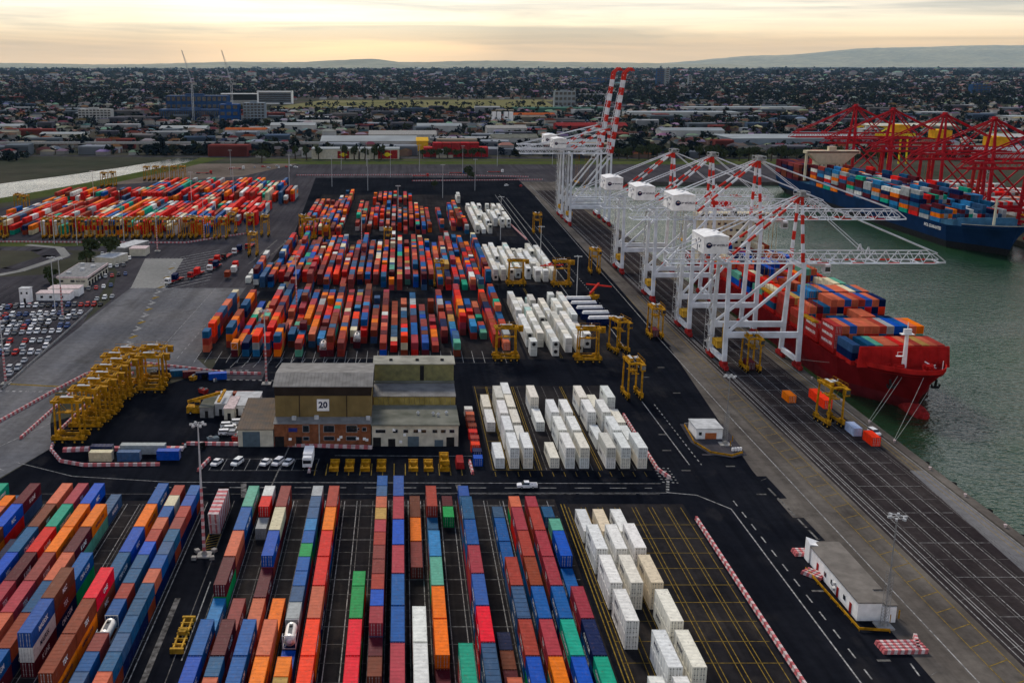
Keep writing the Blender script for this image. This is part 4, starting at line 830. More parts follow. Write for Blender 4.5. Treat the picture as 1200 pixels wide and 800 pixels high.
reach_stacker(74, 532, 0.2, 'reach stacker with red boom beyond the white reefer rows'); reach_stacker(86.5, 470, 2.6, 'reach stacker with orange red boom right of the near reefer rows')
reach_stacker(-61, 309, H2, 'yellow reach stacker in the dark yard beside the small sheds', M_yel)
# ---------------------------------------------------------------- yellow spreader frames and chassis on the ground
def frame_parts(L, mat):
    m = MB()
    for sx in (-1, 1): m.box(sx * .75 - .16, sx * .75 + .16, -L / 2, L / 2, .35, .85)
    for k in range(7): y = -L / 2 + L * k / 6; m.box(-1.2, 1.2, y - .15, y + .15, .3, .8)
    e = MB(); e.box(-1.25, 1.25, -.3, .3, 0, 1.0); em = e.mesh('end_beam', [mat])
    h = MB(); h.box(-.6, .6, -.9, .9, .8, 1.5); h.tube((-.9, 0, 1.2), (.9, 0, 1.2), .4, .4, 8)
    return [('side_rails', m.mesh('side_rails', [mat])), ('end_beam', em, (0, -L / 2, 0)), ('end_beam', em, (0, L / 2, 0)), ('head_block', h.mesh('head_block', [mat]))]
FP = frame_parts(6.2, M_yel); FP2 = frame_parts(11.5, M_yel2)
for i, x in enumerate((-17.6, -13.6, -9.4, -5.2, 3.2, 7.2, 11.4)):
    spawn('spreader_frame', FP, '%s yellow lifting frame from the left in the marked bays before the workshops' % nth(i + 1), 'lifting frame', (x, 264.5, .04), 0, 'yellow frames in marked bays')
    if i == 6: spawn('spreader_frame', FP, 'yellow lifting frame stacked on top of the seventh one before the workshops', 'lifting frame', (x, 265.5, 1.6), 0, 'yellow frames in marked bays')
spawn('spreader_frame', FP2, 'long dull yellow frame lying alone on the lane by the near stacks', 'lifting frame', (-40.5, 178.2, .04), 0.0)
r_ = thing('tarpaulin_cart', 'dark red covered cart at right end of the yellow frames', 'cart', (15.5, 264.8, .04))
m = MB(); m.hexa([(-1.1, -2.8, .4), (1.1, -2.8, .4), (1.1, 2.8, .4), (-1.1, 2.8, .4), (-.9, -2.5, 2.1), (.9, -2.5, 2.1), (.9, 2.5, 2.3), (-.9, 2.5, 2.3)]); link('cover', m.mesh('cover', [M_bogie]), r_); link('wheel', WM, r_, (-.9, 1.6, 0)); link('wheel', WM, r_, (.9, 1.6, 0))
# ================================================================ STRIPED THINGS
r_ = thing('striped_block_stack', 'tall stack of red and white diagonal striped blocks beside the light mast', 'block stack', (-42.2, 231, .04))
for k in range(14):
    m = MB(); y0 = -8.0 + 1.14 * k; s = 1.1
    for z0, z1, d0, d1 in ((0, 2.62, 0, -s / 2), (2.66, 5.3, -s / 2, -s)): m.hexa([(-1.2, y0 - d0 * -1, z0), (1.2, y0 - d0 * -1, z0), (1.2, y0 + 1.13 + d0, z0), (-1.2, y0 + 1.13 + d0, z0), (-1.2, y0 + d1, z1), (1.2, y0 + d1, z1), (1.2, y0 + 1.13 + d1, z1), (-1.2, y0 + 1.13 + d1, z1)])
    link('block', m.mesh('block', [M_pnk if k % 2 else M_bw]), r_)
for x in (-.72, .45):
    for z0, z1 in ((.15, 2.5), (2.8, 5.2)): m.hexa([(x - .2, -8.06 - .2 * z0, z0), (x + .2, -8.06 - .2 * z0, z0), (x + .2, -7.9 - .2 * z0, z0), (x - .2, -7.9 - .2 * z0, z0), (x - .2, -8.06 - .2 * z1 - .03, z1), (x + .2, -8.06 - .2 * z1 - .03, z1), (x + .2, -7.9 - .2 * z1, z1), (x - .2, -7.9 - .2 * z1, z1)])
link('red_band', m.mesh('red_band', [M_pnk]), r_)
def barrier_line(pts, label, w=0.5, h=0.85, seg=1.15, group='striped concrete barrier lines'):
    m = MB(); i = 0
    for (a, b), (c, d) in zip(pts, pts[1:]):
        L = hypot(c - a, d - b); n = max(1, int(L / seg)); an = atan2(d - b, c - a)
        for k in range(n):
            t = (k + .5) / n; x, y = a + (c - a) * t, b + (d - b) * t; m.obox(x, y, .03, h, L / n * 0.97, w, an, i % 2); m.obox(x, y, .03, .2, L / n * .97, w * 1.5, an, i % 2); i += 1
    o = link('striped_barrier', m.mesh('striped_barrier', [M_pnk, M_bw])); tag(o, label, 'barrier', group); return o
barrier_line([(69, 231), (69.1, 100)], 'long pink and white barrier along the right edge of near yellow bay')
barrier_line([(67.3, 307), (67.2, 262), (69, 256)], 'pink and white barrier along the right edge of the middle reefers')
barrier_line([(-125, 275), (-113, 330), (-108, 350), (-102, 360), (-90, 364), (-72, 357)], 'curved pink barrier round the outside of the gate lane')
barrier_line([(-108, 286), (-106.4, 330), (-103, 343), (-96, 350)], 'straight pink barrier dividing the two gate lanes')
barrier_line([(-92, 352), (-98, 320), (-99, 290), (-96.5, 277), (-91, 268), (-84, 265), (-64, 265.5)], 'hooked pink and white barrier round the carrier cluster')
barrier_line([(-93, 276.5), (-85, 277.5), (-60, 277.5)], 'double pink and white barrier row behind the yard office boxes', w=1.6)
barrier_line([(-60, 281.5), (-36, 281), (-8, 278.4)], 'white and red barrier along the front of the brick workshop', w=.8)
barrier_line([(-72, 357), (-60, 352), (-48, 351)], 'short pink barrier at the top of the workshop yard')
barrier_line([(-260, 632), (-150, 628), (-128, 628), (-105, 655), (-92, 668)], 'long pink barrier in front of the parked carrier line')
barrier_line([(80, 438), (72.6, 486)], 'thin red barrier right of the white tank rows'); barrier_line([(76, 640), (67, 800)], 'far pink barrier right of the distant reefers')
barrier_line([(-100, 1025), (40, 1030), (120, 1010)], 'far pink barrier line across the back yard'); barrier_line([(10, 975), (130, 985)], 'second far pink barrier line beyond the reefers')
barrier_line([(-24.2, 270), (-24, 260)], 'short pink barrier beside the white truck'); barrier_line([(18.3, 268), (18.6, 259)], 'short pink barrier right of the dark red cart'); barrier_line([(-51.5, 270), (-53, 261)], 'short slanted pink barrier left of the parked white cars')
def barrier_pile(x, y, rz, rows, n, label):
    r = thing('barrier_pile', label, 'barrier pile', (x, y, .035), rz)
    for k in range(rows):
        for j in range(1):
            m = MB(); yy = k * 1.0
            for i in range(n): m.hexa([(i * .62, yy, j * .8), (i * .62 + .6, yy, j * .8), (i * .62 + .6, yy + .8, j * .8), (i * .62, yy + .8, j * .8), (i * .62 + .2, yy + .1, j * .8 + .78), (i * .62 + .8, yy + .1, j * .8 + .78), (i * .62 + .8, yy + .7, j * .8 + .78), (i * .62 + .2, yy + .7, j * .8 + .78)], i % 2)
            link('barrier_block', m.mesh('barrier_block', [M_pnk, M_bw]), r)
barrier_pile(87.0, 172.0, 0.02, 4, 13, 'pile of red and white striped barriers in front of the white office'); barrier_pile(94.2, 173.0, 1.25, 1, 8, 'row of striped barriers slanting at right of the front pile')
barrier_pile(83.4, 203.5, -0.9, 3, 7, 'striped barriers stacked at left rear of the white office'); barrier_pile(85.2, 211.5, 0.0, 3, 6, 'striped barriers stacked behind the white office corner')
# ================================================================ LIGHT MASTS
def mast(x, y, h, striped, label, lattice=False, arms=6, pad=True, group='light masts'):
    p = MB(); hs = h * 0.52 if striped else 0
    if striped: p.stripes((0, 0, .4), (0, 0, hs), .62, 18, ms=(1, 0), w2=.48)
    p.tube((0, 0, hs), (0, 0, h), .24 if not lattice else .12, .13, 8, 2)
    if lattice:
        for k in range(16):
            z0, z1 = h * .5 * k / 16, h * .5 * (k + 1) / 16
            for a, b in (((-.5, -.5), (.5, -.5)), ((.5, -.5), (.5, .5)), ((.5, .5), (-.5, .5)), ((-.5, .5), (-.5, -.5))): p.beam((a[0], a[1], z0), (b[0], b[1], z1), .04, m=2); p.beam((a[0], a[1], z0), (a[0], a[1], z1), .06, m=2)
    P = [('pole', p.mesh('pole', [M_pnk, M_bw, M_grey if lattice else M_lgrey]))]
    r = MB(); n = 12
    for k in range(n):
        a, b = 2 * pi * k / n, 2 * pi * (k + 1) / n; r.beam((1.1 * cos(a), 1.1 * sin(a), h), (1.1 * cos(b), 1.1 * sin(b), h), .1)
        if k % 3 == 0: r.beam((0, 0, h), (1.1 * cos(a), 1.1 * sin(a), h), .08)
    P.append(('head_ring', r.mesh('head_ring', [M_lgrey])))
    l = MB(); l.box(-.32, .32, -.2, .2, -.28, .12); l.box(-.26, .26, -.16, .16, -.32, -.27, 1); lm = l.mesh('floodlight', [M_lgrey, M_glass])
    for k in range(arms): a = 2 * pi * k / arms; P.append(('floodlight', lm, (1.45 * cos(a), 1.45 * sin(a), h), a))
    if pad:
        b = MB(); b.box(-1.5, 1.5, -1.5, 1.5, 0, .35); b.tube((0, 0, .35), (0, 0, 1.0), .7, .5, 8); P.append(('footing', b.mesh('footing', [M_conc])))
    return spawn('light_mast', P, label, 'light mast', (x, y, .035), 0, group)
mast(-42.6, 212, 30, True, 'tall light mast with red and white base in the near container yard')
for i, (a, b, s) in enumerate(((-1.9, -1.9, 0), (1.9, -1.7, 0), (-1.9, 1.7, 0), (1.8, 1.9, 0))):
    m = MB(); m.obox(0, 0, 0, .7, 1.0, 1.0, .3 * i); tag(link('concrete_block', m.mesh('concrete_block', [M_conc]), None, (-42.6 + a, 212 + b, .035)), '%s concrete block guarding the foot of the near striped mast' % ['left front', 'right front', 'left rear', 'right rear'][i], 'concrete block', 'blocks round the near mast')
mast(-44.8, 340, 25, True, 'striped base light mast left of the brown warehouse roof'); mast(-131.5, 340, 21.5, True, 'striped base light mast at the left picture edge by the car park')
mast(-44, 439, 25.5, True, 'striped base light mast among stacks of the middle block'); mast(-142, 436, 25, True, 'striped base light mast in the car park before the white office')
mast(-138.5, 600, 25, True, 'striped base light mast with yellow foot by the pale slab'); mast(-119, 640, 25, True, 'striped base light mast in front of the red stacks')
mast(-22, 590, 25, True, 'striped base light mast in the upper coloured block, middle'); mast(-2, 700, 26, True, 'far striped base light mast behind the coloured stacks')
mast(90.5, 281.5, 20, False, 'lattice light mast standing on the small yellow edged island', True); mast(91.3, 181.8, 22.5, False, 'lattice light mast at the front corner of the white office', True)
for i, (x, y, h) in enumerate(((-205, 625, 25), (-165, 630, 25), (-190, 620, 24), (-203, 455, 22), (-148, 445, 24), (-230, 800, 26), (-155, 790, 26), (-130, 830, 26), (-195, 905, 25), (79, 470, 20), (60, 640, 26), (74, 560, 20), (-97, 930, 27), (-110, 1060, 26), (-60, 930, 26), (-60, 1080, 26), (-28, 900, 26), (-10, 1010, 25), (18, 1060, 26), (60, 1050, 26), (33, 850, 26), (-160, 1010, 25), (100, 1120, 25), (160, 1140, 25), (210, 1160, 26), (-36, 1120, 25), (62, 900, 26))):
    mast(x, y, h, False, '%s plain grey light mast of the distant ones, %s' % (['near', 'middle', 'far'][0 if y < 600 else 1 if y < 900 else 2], ['left of the car park', 'by the roadside bend', 'in front of red stacks', 'at the car park rear', 'beside the white office roof', 'within the red stacks left', 'within the red stacks centre', 'within the red stacks right', 'near the river verge', 'right of the tank rows', 'by the distant reefers', 'beside the red boom stacker', 'at the gate road end', 'by the far verge left', 'behind the coloured block left', 'in front of the yellow sheds', 'behind the coloured block', 'in the back yard centre', 'by the red container wall', 'at the verge centre', 'beyond the tall white box', 'beside the dirt lot', 'near the raised boom', 'beyond the dock end', 'behind the white cranes', 'by the verge sheds', 'at quay road end'][i]), arms=4, pad=False, group='plain distant light masts')
# ================================================================ WORKSHOPS
def prism(m, x0, x1, prof, mats):
    """extrude a (y,z) outline along x; mats per edge, last two for the ends"""
    n = len(prof)
    for i in range(n):
        (y0, z0), (y1, z1) = prof[i], prof[(i + 1) % n]; m.face([(x1, y0, z0), (x0, y0, z0), (x0, y1, z1), (x1, y1, z1)][::-1], mats[i])
    m.face([(x1, y, z) for y, z in prof], mats[n]); m.face([(x0, y, z) for y, z in prof][::-1], mats[n])
def panelwall(parent, x0, x1, y, z0, z1, n, mat, name='cladding_panel'):
    w = (x1 - x0) / n
    for i in range(n):
        m = MB(); m.box(x0 + i * w + .03, x0 + (i + 1) * w - .03, y - .05 - .02 * (i % 2), y, z0, z1); link(name, m.mesh(name, [mat]), parent)
bw = thing('brown_warehouse', 'brown clad warehouse with the number 20 over a brick ground floor', 'warehouse', (-21.8, 280, 0))
m = MB(); prism(m, -13.4, 13.4, [(0, 0), (30, 0), (30, 6.7), (0, 6.7)], [0] * 5); link('wall', m.mesh('wall', [M_brick]), bw)
m = MB(); prism(m, -13.4, 13.4, [(4, 6.9), (27, 6.9), (27, 13.6), (4, 13.6)], [0] * 5); link('upper_wall', m.mesh('upper_wall', [M_tan]), bw)
panelwall(bw, -13.4, 13.4, 4.0, 7.35, 13.5, 18, M_tan)
m = MB(); prism(m, -13.5, 13.5, [(3.85, 13.6), (27.1, 13.6), (27.1, 16.2), (3.85, 16.2)], [0] * 5); link('eaves_band', m.mesh('eaves_band', [M_dbrown]), bw)
m = MB(); prism(m, -13.9, 13.9, [(3.4, 16.2), (27.4, 16.2), (27.4, 16.45), (12, 18.0), (3.4, 16.45)], [0] * 6)
for k in range(28): x = -13.6 + k * 1.0; m.beam((x, 3.5, 16.5), (x, 12, 18.06), .06)
link('roof', m.mesh('roof', [M_metal]), bw)
m = MB(); m.hexa([(-13.6, -.5, 6.72), (13.6, -.5, 6.72), (13.6, 4.0, 7.2), (-13.6, 4.0, 7.2), (-13.6, -.5, 6.9), (13.6, -.5, 6.9), (13.6, 4.0, 7.4), (-13.6, 4.0, 7.4)])
for k in range(27): m.beam((-13.3 + k, -.5, 6.93), (-13.3 + k, 3.95, 7.43), .05)
link('lean_to_roof', m.mesh('lean_to_roof', [M_metal]), bw)
m = MB(); m.box(-1.7, 1.7, 3.72, 3.9, 9.2, 12.6); sg = link('number_sign', m.mesh('number_sign', [M_wht]), bw); put_text('20', 2.5, M_navy, sg, (0, 3.70, 10.9), '-y', bold=0.09)
for x, z0, z1, w in ((-4.6, 4.3, 6.2, 1.7), (1.8, 4.3, 6.2, 2.9), (8.1, 4.3, 6.2, 2.9), (-4.6, 1.9, 2.9, 1.6), (1.8, 1.9, 3.0, 2.8), (8.0, 1.9, 3.0, 2.8), (11.6, 4.6, 5.6, 1.1), (10.1, 4.9, 5.5, .6)):
    f = MB(); f.box(x - w / 2 - .08, x + w / 2 + .08, -.06, .02, z0 - .08, z1 + .08); fo = link('window', f.mesh('window', [M_lgrey]), bw)
    g_ = MB(); g_.box(x - w / 2, x + w / 2, -.09, -.03, z0, z1); link('pane', g_.mesh('pane', [M_glass]), fo)
for x, z1, w in ((-12.0, 3.0, 2.6), (-6.6, 2.9, 1.6)): m = MB(); m.box(x - w / 2, x + w / 2, -.05, .03, 0, z1); link('door', m.mesh('door', [M_dark]), bw)
for x in (-9.9, -3.2, -.9, 4.9, 10.4): m = MB(); m.box(x - .16, x + .16, -.22, 0, 0, 6.7); link('pilaster', m.mesh('pilaster', [M_conc if x > -1 and x < 0 else M_brick]), bw)
m = MB(); m.box(-9.4, -7.0, -.16, -.02, 4.4, 5.5); link('sign_board', m.mesh('sign_board', [pm('sign_blue', (.03, .04, .2), .5)]), bw)
for x, z in ((-9.0, 2.3), (4.5, 2.2), (5.1, 2.9), (9.7, 2.5), (11.6, 2.4), (12.3, 2.1)): m = MB(); m.box(x - .4, x + .4, -.5, -.02, z - .3, z + .3); link('air_conditioner', m.mesh('air_conditioner', [M_wht]), bw)
for x, y in ((-8.0, 2.0), (-1.8, 2.6), (12.6, 2.0)): m = MB(); m.box(x - .6, x + .6, y - .4, y + .4, 7.2, 8.2); link('roof_unit', m.mesh('roof_unit', [M_lgrey]), bw)
for x in (-6.6, 6.6): m = MB(); m.box(x - .1, x + .1, 3.8, 3.94, 7.4, 16.2); link('downpipe', m.mesh('downpipe', [M_dbrown]), bw)
# olive / cream workshop
ow = thing('olive_workshop', 'stepped workshop with olive sheet walls and a cream office front', 'workshop', (3.9, 280, 0))
m = MB(); prism(m, -12.0, 12.0, [(.3, 0), (40, 0), (40, 6.0), (.3, 6.2)], [0] * 5); link('wall', m.mesh('wall', [M_cream]), ow)
m = MB(); prism(m, -12.3, 12.3, [(-.4, 6.2), (17.9, 6.02), (17.9, 6.35), (-.4, 6.5)], [0] * 5); link('front_roof', m.mesh('front_roof', [M_roof]), ow)
panelwall(ow, -12.0, 12.0, 18.0, 6.3, 8.9, 16, M_ochre, 'ochre_panel')
m = MB(); prism(m, -12.1, 12.1, [(17.6, 8.9), (30, 9.5), (30, 9.75), (17.6, 9.15)], [0] * 5)
for k in range(30): x = -11.8 + k * .81; m.beam((x, 17.7, 9.2), (x, 30, 9.8), .07)
link('middle_roof', m.mesh('middle_roof', [M_metal]), ow)
m = MB(); prism(m, -12.0, 12.0, [(30, 6), (38, 6), (38, 15.3), (30, 15.3)], [0] * 5); link('rear_wall', m.mesh('rear_wall', [M_olive]), ow)
panelwall(ow, -12.0, 12.0, 30.0, 10.0, 15.2, 24, M_olive, 'olive_panel')
m = MB(); m.box(-12.2, 12.2, 28.6, 30.0, 9.8, 10.15); link('gutter_ledge', m.mesh('gutter_ledge', [M_roof]), ow)
m = MB(); m.box(1.8, 3.0, 29.84, 29.92, 10.3, 14.9); link('dark_strip', m.mesh('dark_strip', [M_dark]), ow)
m = MB(); prism(m, -12.4, 12.4, [(29.6, 15.3), (38.4, 15.3), (38.4, 15.75), (29.6, 15.55)], [0] * 5); link('rear_roof', m.mesh('rear_roof', [pm('pale_old_roof', (.33, .32, .27), .8, .3, .3, detail=7)]), ow)
for x in (-7.0, 1.0, 8.6): m = MB(); m.box(x - .5, x + .5, 32.8, 33.8, 15.5, 16.1); link('roof_vent', m.mesh('roof_vent', [M_dark]), ow)
for x in (-9.6, -5.5, -2.6, .2, 2.4, 5.5, 7.8, 10.2):
    w = 2.7 if x < -9 else 1.3; z0, z1 = 4.0, 4.9
    f = MB(); f.box(x - w / 2 - .06, x + w / 2 + .06, .22, .31, z0 - .06, z1 + .06); fo = link('window', f.mesh('window', [M_lgrey]), ow); g_ = MB(); g_.box(x - w / 2, x + w / 2, .19, .25, z0, z1); link('pane', g_.mesh('pane', [M_glass]), fo)
for x, w, h, mt in ((-10.6, 2.2, 2.6, M_dark), (-.5, 3.1, 2.9, M_door), (6.6, 2.4, 1.9, M_door), (9.8, 2.2, 2.7, M_dark), (-6.5, 2.0, 2.2, M_dark)): m = MB(); m.box(x - w / 2, x + w / 2, .2, .3, 0, h); link('door', m.mesh('door', [mt]), ow)
for x, y in ((.9, 9), (5.2, 8.6), (9.0, 9.3), (6.6, 7.6)):
    m = MB(); m.tube((x, y, 6.3), (x, y, 7.0), .3, .3, 8); m.tube((x, y, 7.0), (x, y, 7.5), .55, .1, 8); link('roof_ventilator', m.mesh('roof_ventilator', [M_lgrey]), ow)
for x, z in ((-5.9, 4.9), (1.2, 4.7), (-2.9, 3.4), (-4.0, 1.4)): m = MB(); m.box(x - .4, x + .4, -.15, .28, z - .3, z + .3); link('air_conditioner', m.mesh('air_conditioner', [M_wht]), ow)
# annex with low roof at left
an = thing('annex_shed', 'low shed with brown grey sheet roof joined to the brown warehouse left side', 'shed', (-40.4, 280, 0))
m = MB(); prism(m, -4.9, 4.9, [(0, 0), (24, 0), (24, 6), (0, 5)], [0] * 5); link('wall', m.mesh('wall', [M_cream]), an)
m = MB(); prism(m, -5.3, 5.05, [(-.4, 5.0), (24.3, 6.3), (24.3, 6.55), (-.4, 5.25)], [0] * 5)
for k in range(12): m.beam((-5.1 + k * .85, -.3, 5.3), (-5.1 + k * .85, 24.2, 6.62), .07)
link('roof', m.mesh('roof', [pm('brown_grey_sheet', (.20, .15, .11), .8, 0.0, .3, col2=(.13, .12, .11), detail=8)]), an)
m = MB(); m.box(-3.6, 1.2, -.12, .02, 0, 4.4)
for k in range(10): m.box(-3.6, 1.2, -.16, -.12, .1 + k * .43, .2 + k * .43)
link('roller_door', m.mesh('roller_door', [M_door]), an)
def box_building(name, label, cat, x, y, w, d, h, wall, roofm, door=None, wins=(), rz=0.0, over=.2, flat=True):
    r = thing(name, label, cat, (x, y, .035), rz); m = MB(); m.box(-w / 2, w / 2, 0, d, 0, h); link('wall', m.mesh('wall', [wall]), r)
    m = MB()
    if flat: m.box(-w / 2 - over, w / 2 + over, -over, d + over, h, h + .22)
    else: prism(m, -w / 2 - over, w / 2 + over, [(-over, h), (d + over, h), (d + over, h + .12), (d / 2, h + .1 + d * .1), (-over, h + .12)], [0] * 6)
    link('roof', m.mesh('roof', [roofm]), r)
    for a, z0, z1, ww in wins:
        f = MB(); f.box(a - ww / 2 - .05, a + ww / 2 + .05, -.05, .02, z0 - .05, z1 + .05); fo = link('window', f.mesh('window', [M_lgrey]), r); f = MB(); f.box(a - ww / 2, a + ww / 2, -.08, -.02, z0, z1); link('pane', f.mesh('pane', [M_glass]), fo)
    if door: m = MB(); m.box(door[0] - door[2] / 2, door[0] + door[2] / 2, -.06, .02, 0, door[1]); link('door', m.mesh('door', [door[3]]), r)
    return r
box_building('site_office', 'white flat roofed office between small sheds and the annex', 'office', -47.6, 307, 7.6, 14, 3.1, M_wht, M_lgrey, (-2.2, 2.2, 1.0, M_dark), [(.5, 1.2, 2.2, 1.2)])
for i, (x, y, w, d, h, wm, rm, lb) in enumerate(((-58.5, 305, 4, 12, 3.2, M_grey, M_roof, 'grey roofed hut left in the small cluster by the reach stacker'), (-54.6, 307, 3.4, 13, 3.6, M_lgrey, M_lgrey, 'pale roofed hut second in the small cluster'), (-51.4, 303, 3.0, 12, 3.4, M_cream, M_bw, 'cream hut at right of the small cluster'))):
    box_building('hut', lb, 'hut', x, y, w, d, h, wm, rm, (0, 2.1, 1.0, M_dark))
o = put_container(-52.6, 322, .04, 12.19, 2.8, 'rust', 'rusty brown container with a white plate behind the small huts', None); o.rotation_euler = (0, 0, H2)
for x, y, c, lb, L in ((-70.5, 275, 'grey', 'long pale grey container behind the curved barrier, rear row', 12.19), (-62.6, 270.5, 'royal', 'bright blue container at the right end of the front row', 6.06), (-81.5, 274, 'navy', 'dark blue container with pale ends, rear row left', 6.06), (-80.5, 269.5, 'cream', 'cream grey container at the left of the front row', 6.06), (-73, 269.6, 'slate', 'open dark skeletal container in the front row', 6.06)):
    o = put_container(x, y, .04, L, 2.59, c, lb, None, 'open' if c == 'slate' else 'dry', colour=(.3, .33, .33) if c == 'grey' else None); o.rotation_euler = (0, 0, H2)
for i in range(5):
    o = put_container(-62 - 4.6 * i, 346 + 1.2 * i, .04, 6.06, 2.2, ['royal', 'navy', 'maroon', 'steel', 'navy'][i], '%s small dark box along the top of the workshop yard from the right' % nth(i + 1), None); o.rotation_euler = (0, 0, H2 + .2)
for i in range(9):
    c = ['white', 'salmon', 'rust', 'rust', 'red', 'brickred', 'flame', 'navy', 'royal'][i]
    put_container(20.4 + .15 * (i % 2) , 308 - 5.2 * i, .04, 3.0, 2.2, c, '%s small %s skip from the far end beside the olive workshop' % (nth(i + 1), WORD[c]), None, group='small skips beside the olive workshop', cat='skip', name='small_skip')
# white office on the right
wo_ = thing('quay_office', 'long white office with grey roof beside the quay, nearest building', 'office', (90.4, 184, .035))
m = MB(); m.box(-3.3, 1.4, 0, 24, 0, 3.7); m.box(1.42, 3.8, -.6, 5.0, 0, 3.2); m.box(1.42, 3.3, 5.02, 24, 0, 3.5); link('wall', m.mesh('wall', [M_wht]), wo_)
m = MB(); m.box(-3.45, 3.5, 5.2, 26.6, 3.72, 3.95); m.box(-3.45, 1.5, -.15, 5.18, 3.72, 3.95); m.box(1.55, 3.95, -.75, 5.1, 3.52, 3.7); link('roof', m.mesh('roof', [pm('roof_membrane', (.17, .155, .14), .85, .25, .4, detail=8)]), wo_)
m = MB(); m.hexa([(-3.5, 24.5, 0), (-.4, 24.5, 0), (-.4, 27, 0), (-3.5, 27, 0), (-3.5, 24.5, 4.3), (-.4, 24.5, 3.7), (-.4, 27, 3.7), (-3.5, 27, 4.9)]); link('rear_wall', m.mesh('rear_wall', [M_wht]), wo_)
for y in (3.2, 9.5, 20): m = MB(); m.box(-3.38, -3.28, y - .5, y + .5, 0, 2.1); link('door', m.mesh('door', [M_bogie]), wo_)
for y in (6.2, 12.5, 16): m = MB(); m.box(-3.38, -3.28, y - .5, y + .5, 1.2, 2.1); link('window', m.mesh('window', [M_glass]), wo_)
for y, z in ((11.0, 1.0), (11.0, 2.2)): m = MB(); m.box(-3.8, -3.3, y - .4, y + .4, z - .3, z + .3); link('air_conditioner', m.mesh('air_conditioner', [M_lgrey]), wo_)
def rail(pts, label, h=1.0, mat=None, name='guard_rail'):
    r = thing(name, label, 'guard rail', (pts[0][0], pts[0][1], .035)); ox, oy = pts[0]
    for (a, b), (c, d) in zip(pts, pts[1:]):
        m = MB(); m.beam((a - ox, b - oy, h * .55), (c - ox, d - oy, h * .55), .14, .5); link('rail', m.mesh('rail', [M_yel]), r)
        n = max(1, int(hypot(c - a, d - b) / 3)); pmh = MB(); pmh.box(-.07, .07, -.07, .07, 0, h * .5); me = pmh.mesh('post', [M_yel])
        for k in range(n + 1): link('post', me, r, (a + (c - a) * k / n - ox, b + (d - b) * k / n - oy, 0))
rail([(85.0, 205), (86.0, 180.2), (91.5, 179.6)], 'yellow guard rail round the left and front of the white quay office')
rail([(83.2, 297), (82.2, 282), (84.6, 274.2), (89.5, 271.6), (93.2, 274.2)], 'yellow guard rail round the small island by the white crane')
for i, (x, y) in enumerate(((94.6, 186.5), (95.6, 185), (93.2, 183.5), (91.6, 280), (93.4, 284), (95, 190))): m = MB(); m.tube((0, 0, 0), (0, 0, 1.7), .14, .14, 8); tag(link('bollard', m.mesh('bollard', [M_yel]), None, (x, y, .035)), '%s tall yellow bollard standing by the %s' % (['first', 'second', 'third', 'first', 'second', 'fourth'][i], 'quay office corner' if y < 200 else 'island hut'), 'bollard', 'yellow bollards')
m = MB(); m.sheet([(82.4, 299), (81.5, 283), (84.2, 273.4), (89.6, 271), (94.2, 273.6), (95, 299)], 0.12); m.box(82, 94, 273, 274, .03, .11) ; struct('island_paving', m.mesh('island_paving', [M_asph2]))
box_building('island_hut', 'white control hut with orange shutter on the island by the crane', 'hut', 87.4, 286, 7.4, 8.5, 3.0, M_wht, M_lgrey, (0.4, 1.9, 3.2, pm('shutter_orange', (.42, .13, .05), .6)), [(-2.6, 1.2, 2.1, .8)])
for i in range(4): m = MB(); m.obox(0, 0, 0, .9, .55, .55, .2 * i); tag(link('white_drum', m.mesh('white_drum', [M_wht]), None, (91.2 + .75 * i, 276.4 + .1 * i, .12)), '%s of four white blocks on the island by its yellow rail, from the left' % nth(i + 1), 'block', 'white blocks on the island')
# offices by the car park
ox = thing('gate_office', 'two storey cream office with ribbon windows behind the car park', 'office', (-156.5, 499, .035), 0.0)
m = MB(); m.box(-7.5, 7, 0, 37, 0, 4.2); link('wall', m.mesh('wall', [M_cream]), ox)
m = MB(); m.box(-7.7, 7.3, -.3, 37.3, 4.2, 5.0); link('parapet', m.mesh('parapet', [M_bw]), ox); m = MB(); m.box(-7.2, 6.7, .4, 36.6, 5.0, 5.12); link('roof', m.mesh('roof', [M_grey]), ox)
for k in range(6): m = MB(); m.box(7.0, 7.1, 1 + 6 * k, 6.4 + 6 * k, 3.0, 3.8); link('window', m.mesh('window', [M_glass]), ox)
for x in (-5.5, 0, 2.6, 5.0): m = MB(); m.box(x - 1.0, x + 1.0, -.1, .03, 2.4, 3.4); link('window', m.mesh('window', [M_glass]), ox)
for k in range(7): m = MB(); m.box(6.98, 7.06, 2 + 5 * k, 5 + 5 * k, 0, 2.4); link('opening', m.mesh('opening', [M_dark]), ox)
for x, y in ((-4, 8), (0, 17), (3, 25), (-4, 31)): m = MB(); m.box(x - 1.0, x + 1.0, y - 1.2, y + 1.2, 5.1, 6.0); link('roof_unit', m.mesh('roof_unit', [M_lgrey]), ox)
box_building('cabin', 'long white portable building left of the cream gate office', 'cabin', -156.5, 469, 15, 7, 3.2, M_wht, M_bw, None, [(-5, 1.2, 2.2, 1.2), (-1, 1.2, 2.2, 1.2), (4, 1.2, 2.2, 1.2)], 0)
box_building('cabin', 'second white portable building just behind the first', 'cabin', -154.5, 478, 14, 8, 3.6, M_wht, M_bw, rz=0)
box_building('tower_hut', 'narrow white two storey hut left of the white portable buildings', 'hut', -167.5, 464, 4.4, 4.4, 6.4, M_wht, M_lgrey, (0, 2.1, 1, M_dark), [(-1.2, 4.0, 5.0, .8), (1.2, 4.0, 5.0, .8)])
box_building('site_office', 'low building with flat grey roof beyond the gate office', 'office', -157, 556, 11, 16, 4, M_cream, M_lgrey, rz=-.25); box_building('site_office', 'farther low building with long grey roof beyond the gate office', 'office', -158, 588, 9, 26, 4, M_grey, M_lgrey, rz=-.3)
